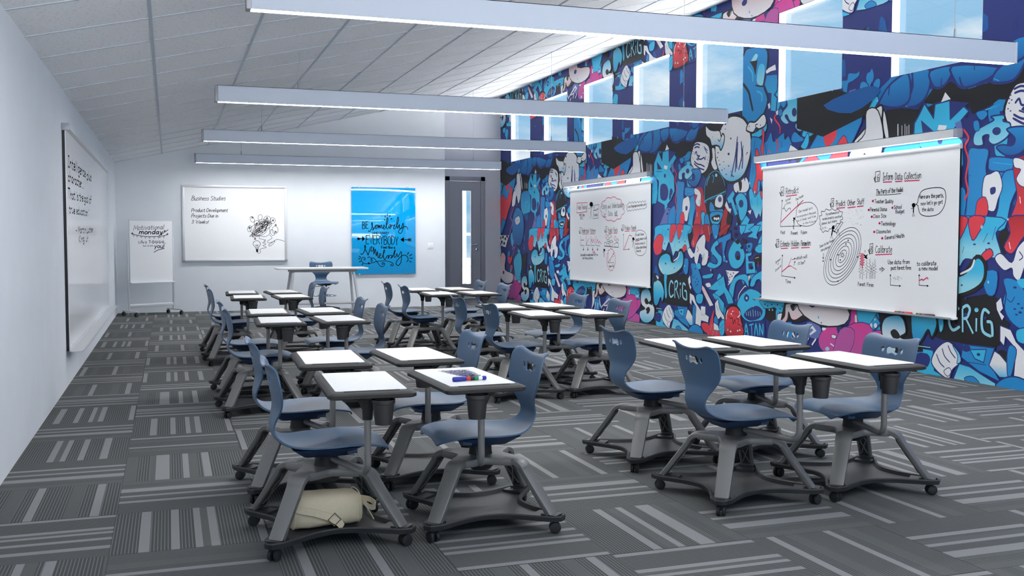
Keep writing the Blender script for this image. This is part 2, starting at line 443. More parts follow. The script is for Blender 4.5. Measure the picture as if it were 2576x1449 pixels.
# ------------------------------------------------------------------ pendant lights
def pendant(y, label):
    t = thing('pendant_light', label, 'pendant light', (3.38, y, 2.758), 0, 'linear pendant lights')
    x0, x1, d2, hh = -2.895, 2.87, .0455, .163
    b = MB().slot('light_alu')
    b.box((x0, -d2, .008), (x1, -d2 + .004, hh)); b.box((x0, d2 - .004, .008), (x1, d2, hh)); b.box((x0, -d2, hh - .004), (x1, d2, hh))
    b.box((x0, -d2, 0), (x1, -d2 + .006, .008)); b.box((x0, d2 - .006, 0), (x1, d2, .008))
    part('housing', b, None, t)
    b = MB(); b.box((x0, -d2 + .006, .003), (x1, d2 - .006, .007)); part('diffuser', b, 'diffuser', t, label='glowing white diffuser strip')
    for s, xa, xb in ((-1, x0 - .03, x0), (1, x1, x1 + .022)):
        b = MB(); b.box((xa, -d2 - .001, -.002), (xb, d2 + .001, hh + .001)); part('end_cap', b, 'cap_grey' if s < 0 else 'light_alu', t, bevel=.004)
    for x in (1.278, 5.704):
        b = MB(); b.tube([(x - 3.38, 0, hh + .04), (x - 3.38, 0, ceil_z(x) - 2.758 - .002)], .0028, 8)
        c = part('suspension_cable', b, 'cable_steel', t, smooth=50)
        b = MB(); b.lathe([(.0045, hh + .075), (.0085, hh + .066), (.0085, hh)], (x - 3.38, 0, 0), 14); part('cable_gripper', b, 'cable_steel', c, smooth=40)
pendant(6.245, 'long grey linear pendant light nearest the camera, crossing the top of the view')
pendant(10.52, 'long grey linear pendant light hanging second from the camera')
pendant(14.80, 'long grey linear pendant light hanging third from the camera')
pendant(19.08, 'long grey linear pendant light closest to the back wall')

# ------------------------------------------------------------------ tablet arm chairs
CT = [(.262, .436, .150, 0), (.246, .456, .205, .0), (.19, .469, .226, -.002), (.10, .466, .230, .004), (0, .450, .226, .012), (-.09, .437, .21, .020), (-.16, .440, .178, .020),
      (-.212, .460, .138, .014), (-.245, .495, .110, .008), (-.257, .535, .106, .006), (-.250, .580, .120, .010), (-.243, .615, .150, .016), (-.243, .650, .188, .022), (-.249, .690, .214, .026),
      (-.258, .735, .2225, .028), (-.266, .775, .2235, .028), (-.273, .805, .221, .027), (-.281, .824, .214, .026), (-.293, .832, .203, .024)]
def shell_mesh():
    rows = catmull(CT, 3)
    NU = 28; R = len(rows); v = []; f = []
    for i, (x, z, w, lift) in enumerate(rows):
        a = rows[min(i + 1, R - 1)]; c = rows[max(i - 1, 0)]
        dx, dz = a[0] - c[0], a[1] - c[1]; l = math.hypot(dx, dz); nx, nz = dz / l, -dx / l   # towards the sitter
        topf = max(0, (z - .775) / .057) if i > R / 2 else 0
        for j in range(NU + 1):
            s = -1 + 2 * j / NU
            ss = math.sin(s * math.pi / 2) * .25 + s * .75
            off = lift * (abs(ss) ** 2.2)
            zz = z + nz * off - topf ** 2 * (.012 * (1 - ss * ss) + .016 * max(0, (abs(ss) - .72) / .28) ** 2)
            xx = x + nx * off
            if i < R * .25:      # waterfall corners and gentle wave across the front
                fr = 1 - i / (R * .25); zz -= .018 * fr * abs(ss) ** 3
            v.append((xx, ss * w, zz))
    for i in range(R - 1):
        for j in range(NU):
            a = i * (NU + 1) + j
            f.append((a, a + 1, a + NU + 2, a + NU + 1))
    me = bpy.data.meshes.new('seat_shell'); me.from_pydata(v, [], f); me.materials.append(MATS['shell_blue'])
    o = obj('tmp_shell', me)
    so = o.modifiers.new('s', 'SOLIDIFY'); so.thickness = .008; so.offset = 0
    # grip cut-outs: dumb-bell and two round holes
    cut = MB()
    zc = .757
    def holes(pts): cut.rings([[(x, y, z) for y, z in pts] for x in (-.36, -.18)])
    dumb = []
    for k in range(40):
        t = 2 * math.pi * k / 40; y = .052 * math.cos(t)
        hgt = .0135 + .0095 * min(1, (abs(y) / .030)) ** 1.5 if abs(y) < .030 else .023 * math.sqrt(max(0, 1 - ((abs(y) - .030) / .0225) ** 2))
        dumb.append((y, zc + math.copysign(max(hgt, .0005), math.sin(t)) if abs(math.sin(t)) > 1e-6 else zc))
    holes(dumb)
    for sgn in (-1, 1): holes([(sgn * .078 + .0145 * math.cos(2 * math.pi * k / 20), zc + .003 + .0155 * math.sin(2 * math.pi * k / 20)) for k in range(20)])
    co = obj('tmp_cut', cut.mesh('c', 'shell_blue'))
    bo = o.modifiers.new('b', 'BOOLEAN'); bo.operation = 'DIFFERENCE'; bo.object = co; bo.solver = 'EXACT'
    bv = o.modifiers.new('v', 'BEVEL'); bv.width = .0022; bv.segments = 2; bv.limit_method = 'ANGLE'; bv.angle_limit = math.radians(50)
    dg = bpy.context.evaluated_depsgraph_get()
    res = bpy.data.meshes.new_from_object(o.evaluated_get(dg)); res.name = 'seat_shell'
    for ob in (o, co):
        m_ = ob.data; bpy.data.objects.remove(ob); bpy.data.meshes.remove(m_)
    for p_ in res.polygons: p_.use_smooth = True
    res.set_sharp_from_angle(angle=math.radians(45))
    return res
SHELL = shell_mesh()
def tray_outline(k=1.0):
    side = [(.332, -.268), (.322, -.245), (.285, -.185), (.240, -.105), (.214, 0), (.240, .105), (.285, .185), (.322, .245), (.332, .268)]
    side = catmull(side, 4)
    out = []
    for q in range(4):
        c, s_ = round(math.cos(q * math.pi / 2)), round(math.sin(q * math.pi / 2))
        pts = [(x * c - y * s_, x * s_ + y * c) for x, y in side]
        out += pts
        x, y = .338, .312
        out += [(x * c - y * s_, x * s_ + y * c), (y * c - x * s_, y * s_ + x * c)]
    return out
def inset(poly, d):
    n = len(poly); out = []
    for i in range(n):
        (x0, y0), (x1, y1), (x2, y2) = poly[i - 1], poly[i], poly[(i + 1) % n]
        dx, dy = x2 - x0, y2 - y0; l = math.hypot(dx, dy) or 1
        out.append((x1 - dy / l * d, y1 + dx / l * d))
    return out
def rot2(poly, a):
    c, s_ = math.cos(a), math.sin(a); return [(x * c - y * s_, x * s_ + y * c) for x, y in poly]
def rrect(x0, y0, x1, y1, r, n=6):
    out = []
    for cx_, cy_, a0 in ((x1 - r, y0 + r, -90), (x1 - r, y1 - r, 0), (x0 + r, y1 - r, 90), (x0 + r, y0 + r, 180)):
        for k in range(n + 1):
            a = math.radians(a0 + 90 * k / n); out.append((cx_ + r * math.cos(a), cy_ + r * math.sin(a)))
    return out
CACHE = {}
def chair_meshes(sg):
    """sg = +1: tablet arm on the sitter's right; -1: on the left"""
    if sg in CACHE: return CACHE[sg]
    P = {}
    ba = math.radians(3.9) * sg
    Y = lambda lat: -sg * lat
    # four legs, each its own mesh
    legs = []
    prof = lambda t: [(w_, o_) for w_, o_ in ((-1, .013), (-.82, .017), (.82, .017), (1, .013), (1, -.006), (.86, -.011), (-.86, -.011), (-1, -.006))]
    for q in range(4):
        a = math.pi / 4 + q * math.pi / 2 + ba
        d = Vector((math.cos(a), math.sin(a), 0)); sd = Vector((-math.sin(a), math.cos(a), 0))
        ctl = [(.150, .322), (.195, .3215), (.225, .315), (.245, .298), (.258, .275), (.31, .203), (.365, .128), (.402, .078)]
        cr = catmull(ctl, 4)
        pts = [d * r + Vector((0, 0, z)) for r, z in cr]
        L = MB().slot('leg_grey')
        def pf(t):
            w = .0445 - .009 * max(0, t - .3) / .7
            return [(x * w, o) for x, o in prof(t)]
        L.sweep(pts, pf, sd)
        # ribbed hollow on the inner face
        L.slot('rib_dark')
        inn = [p + Vector((-d.x * .0105, -d.y * .0105, -.0085)) for p in pts[12:-3]]
        L.sweep(inn, lambda t: [(x * (.028 - .008 * t), o) for x, o in ((-1, .003), (1, .003), (1, -.003), (-1, -.003))], sd)
        L.slot('leg_grey')
        for u0, u1 in ((14, 19), (19, 24)):
            for sgn in (-1, 1):
                p0 = pts[u0] + sd * .02 * sgn - Vector((d.x * .013, d.y * .013, .011)); p1 = pts[u1] - sd * .018 * sgn - Vector((d.x * .013, d.y * .013, .011))
                L.tube([p0, p1], .0035, 6)
        legs.append(L.mesh('leg', None, 50))
    P['legs'] = legs
    st = []
    for q in range(4):
        a = math.pi / 4 + q * math.pi / 2
        for ang, r in ((-.205, .208), (.205, .208), (.36, .172), (.56, .134), (math.pi / 4, .118), (math.pi / 2 - .56, .134), (math.pi / 2 - .36, .172)):
            st.append((r * math.cos(a + ang), r * math.sin(a + ang)))
    st = rot2(st, ba)
    b = MB(); i1 = inset(st, .006); i2 = inset(st, .004)
    b.rings([[(x, y, .304) for x, y in i2], [(x, y, .310) for x, y in st], [(x, y, .332) for x, y in st], [(x, y, .3385) for x, y in i1]])
    P['plate'] = b.mesh('base_plate', 'leg_grey', 45)
    b = MB(); b.lathe([(.074, .306), (.070, .285), (.048, .262), (.02, .256)], n=24); P['cup'] = b.mesh('swivel_cup', 'rib_dark', 45)
    b = MB(); b.lathe([(.060, .335), (.056, .350), (.053, .40), (.05, .415)], n=24); P['hub'] = b.mesh('swivel_hub', 'tablet_rim', 45)
    b = MB()
    b.rings([[(x, y, .392) for x, y in rrect(-.115, -.085, .10, .085, .03)], [(x, y, .425) for x, y in rrect(-.155, -.13, .13, .13, .03)], [(x, y, .438) for x, y in rrect(-.17, -.15, .15, .15, .03)]])
    for yy in (-.12, .09): b.box((.08, yy, .405), (.125, yy + .03, .44))
    P['bracket'] = b.mesh('seat_bracket', 'shell_under', 40)
    ol = rot2(tray_outline(), ba); i0 = inset(ol, -.004); i3 = inset(ol, .010); i4 = inset(ol, .022)
    b = MB()
    b.rings([[(x, y, .060) for x, y in i3], [(x, y, .063) for x, y in ol], [(x, y, .084) for x, y in i0], [(x, y, .090) for x, y in ol], [(x, y, .087) for x, y in i3], [(x, y, .069) for x, y in i4]])
    for q in range(4):      # raised corner pads under the feet and pairs of moulded slots
        a = math.pi / 4 + q * math.pi / 2 + ba; d = Vector((math.cos(a), math.sin(a), 0)); sd = Vector((-d.y, d.x, 0))
        b.obox(d * .40 + Vector((0, 0, .078)), d * .04, sd * .036, (0, 0, .013)); b.obox(d * .335 + Vector((0, 0, .075)), d * .03, sd * .05, (0, 0, .008))
    P['tray'] = b.mesh('storage_tray', 'tray_black', 35)
    cs = []
    for q in range(4):
        a = math.pi / 4 + q * math.pi / 2 + ba; cx_, cy_ = .417 * math.cos(a), .417 * math.sin(a)
        b = MB(); wa = math.radians((20, 75, -35, 110)[q]); ax = Vector((math.cos(wa), math.sin(wa), 0)); pe = Vector((-ax.y, ax.x, 0)); up = Vector((0, 0, 1))
        c0 = Vector((cx_, cy_, .0275))
        for o0, o1 in ((-.0235, -.006), (.006, .0235)):
            rg = []
            for r, o in ((.019, o0), (.026, o0 + .002), (.0275, o0 + .006), (.0275, o1 - .006), (.026, o1 - .002), (.019, o1)):
                rg.append([c0 + ax * o + (math.cos(t) * pe + math.sin(t) * up) * r for t in [2 * math.pi * k / 22 for k in range(22)]])
            b.rings(rg)
        b.lathe([(.012, .03), (.017, .045), (.011, .05), (.008, .064)], (cx_, cy_, 0), 14)
        cs.append(b.mesh('caster', 'caster_black', 40))
    P['casters'] = cs
    # tablet arm: tube from the hub sideways, elbow, upright
    px_, pl_ = .12, .405
    z0 = .372
    pts = [(.02, Y(.035), z0)]
    e = Vector((px_, Y(pl_), z0)); s0 = Vector((.02, Y(.035), z0)); dr = (e - s0).normalized()
    pts.append(e - dr * .16)
    for k in range(9):
        t = math.pi / 2 * k / 8
        pts.append(e - dr * .055 + dr * .055 * math.sin(t) + Vector((0, 0, .055 * (1 - math.cos(t)))))
    pts.append((px_, Y(pl_), .72))
    b = MB(); b.tube(pts, .0155, 16); P['post'] = b.mesh('tablet_arm', 'tube_grey', 60)
    b = MB().slot('tablet_rim')
    c = Vector((px_, Y(pl_), 0))
    b.lathe([(.0205, .612), (.0225, .618), (.025, .70), (.027, .72)], c, 20)
    for zz, wa_, wb, dd in ((0, 0, 0, 0),):
        rg = []
        for z, xa, xb, hw in ((.655, -.023, .023, .018), (.685, -.035, .024, .021), (.705, -.060, .027, .024), (.721, -.095, .03, .028)):
            rg.append([(px_ + xa, Y(pl_) - hw, z), (px_ + xb, Y(pl_) - hw, z), (px_ + xb, Y(pl_) + hw, z), (px_ + xa, Y(pl_) + hw, z)])
        b.rings(rg)
    b.box((px_ - .10, min(Y(pl_ + .03), Y(pl_ - .12)), .712), (px_ + .06, max(Y(pl_ + .03), Y(pl_ - .12)), .722))
    P['sleeve'] = b.mesh('post_sleeve', None, 40)
    # tablet
    ta = math.radians(-2.4) * sg
    tc_ = (.14, Y(.165))
    def tp(poly): return [(x + tc_[0], (y if sg < 0 else y) + tc_[1]) for x, y in rot2(poly, ta)]
    ya, yb = (-.362, .315) if sg > 0 else (-.315, .362)       # the wide rim lies on the post side
    o1 = tp(rrect(-.190, ya, .190, yb, .035)); o2 = tp(rrect(-.180, ya + .010, .180, yb - .010, .028)); o3 = tp(rrect(-.162, ya + .028 , .162, yb - .028, .02)); o0 = tp(rrect(-.180, ya + .010, .180, yb - .010, .03))
    b = MB(); b.rings([[(x, y, .718) for x, y in o0], [(x, y, .723) for x, y in o1], [(x, y, .736) for x, y in o1], [(x, y, .742) for x, y in o2], [(x, y, .7465) for x, y in o3]])
    # pen groove ridge along the wide rim
    gy = (ya + .052) if sg > 0 else (yb - .052)
    cg = tp([(-.12, gy - .006), (.12, gy - .006), (.12, gy + .006), (-.12, gy + .006)])
    b.prism(cg, .7455, .7485)
    P['tablet'] = b.mesh('tablet', 'tablet_rim', 35)
    wy0, wy1 = (-.30, .293) if sg > 0 else (-.293, .30)
    w1 = tp(rrect(-.155, wy0, .155, wy1, .014)); w2 = tp(rrect(-.154, wy0 + .001, .154, wy1 - .001, .013))
    b = MB(); b.rings([[(x, y, .746) for x, y in w1], [(x, y, .7490) for x, y in w1], [(x, y, .7497) for x, y in w2]])
    P['white'] = b.mesh('writing_surface', 'tablet_white', 35)
    # cup holder
    cc = Vector((px_ + .05, Y(pl_ + .10), 0))
    b = MB()
    b.lathe([(.037, .606), (.046, .694), (.0505, .697), (.0505, .703), (.046, .704), (.042, .700), (.034, .611), (.001, .609)], cc, 28)
    b.obox((cc + Vector((px_, Y(pl_), 0))) / 2 + Vector((0, 0, .712)), ((cc - Vector((px_, Y(pl_), 0))) * .45), Vector((.03, 0, 0)), (0, 0, .006))
    b.lathe([(.0505, .703), (.0505, .716), (.0485, .716), (.0485, .703)], cc + Vector((0, 0, -.003)), 28, cap=False)
    P['cupholder'] = b.mesh('cup_holder', 'cup_black', 40)
    CACHE[sg] = P
    return P
def build_chair(sg, label):
    P = chair_meshes(sg)
    t = thing('tablet_arm_chair', label, 'chair', group='tablet arm chairs in groups of four')
    obj('seat_shell', SHELL, t); obj('seat_bracket', P['bracket'], t)
    bp = obj('base_plate', P['plate'], t); obj('swivel_cup', P['cup'], bp)
    obj('swivel_hub', P['hub'], t)
    for m in P['legs']: obj('leg', m, t)
    for m in P['casters']: obj('caster', m, t)
    obj('storage_tray', P['tray'], t)
    a = obj('tablet_arm', P['post'], t); obj('post_sleeve', P['sleeve'], a)
    tb = obj('tablet', P['tablet'], t); obj('writing_surface', P['white'], tb)['label'] = 'white dry-erase writing surface'
    obj('cup_holder', P['cupholder'], t)
    return t
protoR = protoL = None
CHAIRS = {}
ROWY = [(4.71, 5.70), (8.36, 9.35), (11.72, 12.71)]
ROWN = ['front', 'middle', 'back']
for ci in range(2):
    for ri in range(3):
        for fi in range(2):
            for si in range(2):
                x = (.685, 1.442)[si] + 2.203 * ci
                y = ROWY[ri][fi]
                side = 'left wall' if ci == 0 else 'mural wall'
                lab = 'blue tablet chair facing %s, %s pair, %s group of four by the %s' % ('right' if si == 0 else 'left', 'nearer' if fi == 0 else 'farther', ROWN[ri], side)
                if (ci, ri, fi) == (0, 0, 0):
                    lab = ('blue tablet chair facing right with a cream bag on its black tray', 'blue tablet chair facing left with blue ink doodles on its tablet')[si]
                if si == 0:
                    if protoR is None: o = protoR = build_chair(1, lab); o.location = (x, y, 0)
                    else: o = dup(protoR, (x, y, 0), 0, lab)
                else:
                    if protoL is None: o = protoL = build_chair(-1, lab); o.location = (x, y, 0); o.rotation_euler = (0, 0, math.pi)
                    else: o = dup(protoL, (x, y, 0), math.pi, lab)
                CHAIRS[(ci, ri, fi, si)] = o
# ------------------------------------------------------------------ handwriting
GL = {}
for ln in '''A 6 0,0 3,10 6,0/1,4 5,4
B 5.5 0,0 0,10/~0,10 3,10 4.5,8.3 3.3,5.9 0,5.3/~0,5.3 4,5 5.5,2.8 4,.3 0,0
C 5.5 ~5.5,8.5 3,10 .5,7 .3,3 2.5,0 5.5,1.5
D 5.5 0,0 0,10/~0,10 3.5,9 5.5,5 3.5,.8 0,0
E 5 5,10 0,10 0,0 5,0/0,5.3 4,5.3
F 5 5,10 0,10 0,0/0,5.3 4,5.3
G 5.8 ~5.5,8.5 3,10 .5,7 .3,3 3,0 5.5,1.5 5.5,4.5/5.7,4.5 3.5,4.5
H 5 0,0 0,10/5,0 5,10/0,5 5,5
I 4 2,0 2,10/.5,10 3.5,10/.5,0 3.5,0
J 4 ~4,10 4,2.5 2.5,0 .3,1.5
K 5 0,0 0,10/5,10 0,4.5 5,0
L 4.5 0,10 0,0 4.5,0
M 7 0,0 .5,10 3.5,3 6.5,10 7,0
N 5 0,0 0,10 5,0 5,10
O 6 ~3,10 .5,8 0,5 .7,1.5 3,0 5.3,1.5 6,5 5.3,8.5 3,10
P 5 0,0 0,10/~0,10 4,9.5 5,7.3 3.5,5 0,4.7
Q 6 ~3,10 .5,8 0,5 .7,1.5 3,0 5.3,1.5 6,5 5.3,8.5 3,10/3.8,2 6.2,-.8
R 5.2 0,0 0,10/~0,10 4,9.5 4.8,7.5 3.5,5.3 0,5/1.5,5 5.2,0
S 5 ~5,8.7 3,10 .7,8.7 1,6.5 4,4.5 5,2.3 3,0 .2,1.2
T 6 0,10 6,10/3,10 3,0
U 5 ~0,10 .2,2.5 2.5,0 4.8,2.5 5,10
V 5.5 0,10 2.7,0 5.5,10
W 8 0,10 2,0 4,8 6,0 8,10
Y 5.5 0,10 2.7,5 5.5,10/2.7,5 2.7,0
a 4.6 ~4,5.5 2,6 .3,3.5 .8,.6 2.3,.2 4,3/~4,6 4,1 4.8,0
b 4 0,10 0,0/~0,4 2,6 4,4.5 3.8,1 1.8,0 0,1.5
c 4 ~4,5 2,6 .3,3.5 1,.5 4,.8
d 4.2 ~4,4.5 2.2,6 .3,3.5 .8,.5 2.3,.3 4,2.5/4,10 4,0
e 4 ~.3,3 4,3.6 3.4,5.6 1.6,5.8 .3,3 1.3,.2 4,1
f 3.8 ~4,9 2.8,10 1.7,8 1.7,0/0,5.8 3.6,5.8
g 4.2 ~4,5.2 2,6 .3,3.7 1.3,.6 4,2.5/~4,6 4,-1.5 2.3,-3.5 .3,-2.2
h 4 0,10 0,0/~0,4 2,6 3.7,4.6 3.8,0
i 1.4 .6,6 .6,0/.6,8.2 .7,8.7
j 2 ~1.6,6 1.6,-2 0,-3.3/1.6,8.2 1.7,8.7
k 3.8 0,10 0,0/3.6,6 0,2.6 3.8,0
l 1.2 .6,10 .6,0
m 6.2 0,6 0,0/~0,4 1.6,6 2.9,4.5 3,0/~3,4 4.6,6 5.9,4.5 6,0
n 4 0,6 0,0/~0,4 2,6 3.7,4.5 3.8,0
o 4 ~2,6 .4,4.5 .3,1.5 2,0 3.8,1.5 3.8,4.5 2,6
p 4 0,6 0,-3.5/~0,4.5 2,6 4,4.3 3.6,1 1.8,0 0,1.3
q 4.2 ~4,5.2 2,6 .3,3.7 1.3,.6 4,2.5/4,6 4,-3.5 5,-2.6
r 3.2 0,6 0,0/~0,3.5 1.5,5.7 3.2,5.6
s 3.4 ~3.4,5.2 1.8,6 .5,4.8 2.8,2.8 3.2,1 1.6,0 .1,.8
t 3.6 ~1.6,9 1.6,1.2 2.8,0 3.6,.6/0,6 3.4,6
u 4 ~0,6 .2,1.5 1.8,0 3.7,2/3.7,6 3.9,0
v 3.8 0,6 1.9,0 3.8,6
w 5.8 0,6 1.4,0 2.9,5 4.4,0 5.8,6
x 3.8 0,6 3.8,0/3.8,6 0,0
y 3.8 0,6 1.9,.5/3.8,6 .6,-3.5
z 3.8 0,6 3.6,6 0,0 3.8,0
1 2 1,10 1,0
2 5 ~.3,8 2.5,10 4.6,8 3.5,4.5 0,0/0,0 5,0
3 4.8 ~.3,9 2.5,10 4.5,8 2.2,5.5 4.8,3 2.5,0 0,1.2
4 5 3.5,0 3.5,10 0,3.5 5,3.5
5 5 4.5,10 .8,10 .5,5.8/~.5,5.8 3,6.3 4.8,3.5 2.8,.2 .1,1
6 4.6 ~4.2,9.5 1.5,7 .3,3 2,.2 4.6,1.8 3.8,4.8 .5,3.5
7 5 0,10 5,10 1.8,0
8 5 ~2.5,5.4 .5,7.7 2.5,10 4.5,7.7 2.5,5.4 0,2.5 2.5,0 5,2.5 2.5,5.4
0 5 ~2.5,10 .3,7 .3,3 2.5,0 4.7,3 4.7,7 2.5,10
. 1.2 .4,0 .7,.5
, 1.2 .8,.5 0,-1.8
' 1 .4,10 .5,8
" 2.2 .2,10 .4,7.6/1.5,10 1.7,7.6
! 1.2 .5,10 .5,3/.5,.1 .6,.6
? 4 ~0,8 2,10 4,8 2,5 2,3/2,.1 2.1,.6
- 3 0,4.4 2.6,4.4
: 1.2 .5,1 .5,1.6/.5,4.6 .5,5.2'''.split('\n'):
    ch, w_, st_ = ln.split(' ', 2)
    GL[ch] = (float(w_), [(s_[0] == '~', [tuple(map(float, p_.split(','))) for p_ in s_.lstrip('~').split(' ')]) for s_ in st_.split('/')])
def layout(txt, wd, h, sl):
    """strokes of a line of writing, scaled to width wd and capital height h"""
    x = 0; out = []
    rnd = random.Random(txt)
    for ch in txt:
        if ch == ' ': x += 3.4; continue
        w_, sts = GL[ch]; jy = rnd.uniform(-.35, .35); js = rnd.uniform(.94, 1.06)
        for sm, pts in sts: out.append((sm, [(x + px * js, py * js + jy) for px, py in pts]))
        x += w_ + 1.5
    x -= 1.5
    kx = wd / x; ky = h / 10
    return [(sm, [(px * kx + sl * py * ky, py * ky) for px, py in pts]) for sm, pts in out]
INKC = ['ink_black', 'ink_red', 'ink_grey', 'ink_blue']
class Ink:
    """strokes of marker ink on a plane; strokes that belong together become one part"""
    def __init__(s, P0, U, V, lift=.0006):
        s.P0, s.U, s.V = Vector(P0), Vector(U).normalized(), Vector(V).normalized(); s.N = s.U.cross(s.V); s.lift = lift; s.n = 0; s.it = []
    def P(s, u, v): return s.P0 + s.U * u + s.V * v + s.N * (s.lift + s.n * 2e-7)
    def ribbon(s, pts, w, c, closed=False, kind=0):
        s.n += 1
        q = [pts[0]]
        for p in pts[1:]:
            if math.hypot(p[0] - q[-1][0], p[1] - q[-1][1]) > w * .12: q.append(p)
        if len(q) < 2: q = [pts[0], (pts[0][0] + w, pts[0][1])]
        if closed: q.append(q[0])
        vs = []; n = len(q)
        for i, p in enumerate(q):
            a = q[i - 1] if i else (q[n - 2] if closed else p); b = q[i + 1] if i < n - 1 else (q[1] if closed else p)
            d1 = Vector((p[0] - a[0], p[1] - a[1])); d2 = Vector((b[0] - p[0], b[1] - p[1]))
            if d1.length < 1e-9: d1 = d2
            if d2.length < 1e-9: d2 = d1
            d1.normalize(); d2.normalize(); t = d1 + d2
            if t.length < .3: t = d2.copy()
            t.normalize(); nn = Vector((-t.y, t.x)); m_ = w / 2 / max(.45, abs(nn.dot(Vector((-d2.y, d2.x)))))
            e = 0
            if not closed and i == 0: e = -w * .35
            if not closed and i == n - 1: e = w * .35
            vs += [s.P(p[0] + nn.x * m_ + t.x * e, p[1] + nn.y * m_ + t.y * e), s.P(p[0] - nn.x * m_ + t.x * e, p[1] - nn.y * m_ + t.y * e)]
        us = [p[0] for p in q]; vv = [p[1] for p in q]
        s.it.append(((min(us), min(vv), max(us), max(vv)), c, kind, vs, [(2 * i, 2 * i + 1, 2 * i + 3, 2 * i + 2) for i in range(n - 1)]))
    def draw(s, items, w):
        for it in items:
            if isinstance(it[0], str):
                txt, u0, v0, u1, v1, h, c, k, sl = it
                u0, v0, u1, v1, h = [q / 1000 for q in (u0, v0, u1, v1, h)]
                wd = math.hypot(u1 - u0, v1 - v0); ca, sa = (u1 - u0) / wd, (v1 - v0) / wd
                ww = min(w, h * .15) * k
                for sm, pts in layout(txt, wd, h, sl):
                    pts = [(u0 + x * ca, v0 + x * sa + y) for x, y in pts]
                    if sm: pts = catmull(pts, 4)
                    s.ribbon(pts, ww, int(c), kind=1)
            else:
                fl, c, k, sm, cl = it
                pts = [(fl[i] / 1000, fl[i + 1] / 1000) for i in range(0, len(fl), 2)]
                if sm: pts = catmull(pts, 4, bool(cl))
                s.ribbon(pts, w * k, int(c), bool(cl))
    def finish(s, parent, words=('handwriting', 'marker_drawing'), gap=.07):
        n = len(s.it); g = list(range(n))
        def root(i):
            while g[i] != i: g[i] = g[g[i]]; i = g[i]
            return i
        for i in range(n):
            a = s.it[i][0]
            for j in range(i):
                b = s.it[j][0]
                if a[0] - gap < b[2] and b[0] - gap < a[2] and a[1] - gap < b[3] and b[1] - gap < a[3]: g[root(i)] = root(j)
        cl = {}
        for i in range(n): cl.setdefault(root(i), []).append(s.it[i])
        for its in cl.values():
            mb = MB()
            for _, c, kd, vs, fs in its: mb.slot(INKC[c]); mb.add(vs, fs)
            nm = words[0] if sum(i_[2] for i_ in its) * 2 >= len(its) else words[1]
            me = mb.mesh(nm); o = obj(nm, me); o.parent = parent; o.matrix_parent_inverse = parent.matrix_basis.inverted()
def local_part(name, mb, m, parent, **k):
    o = part(name, mb, m, None, **k); o.parent = parent; o.matrix_parent_inverse = parent.matrix_basis.inverted(); return o
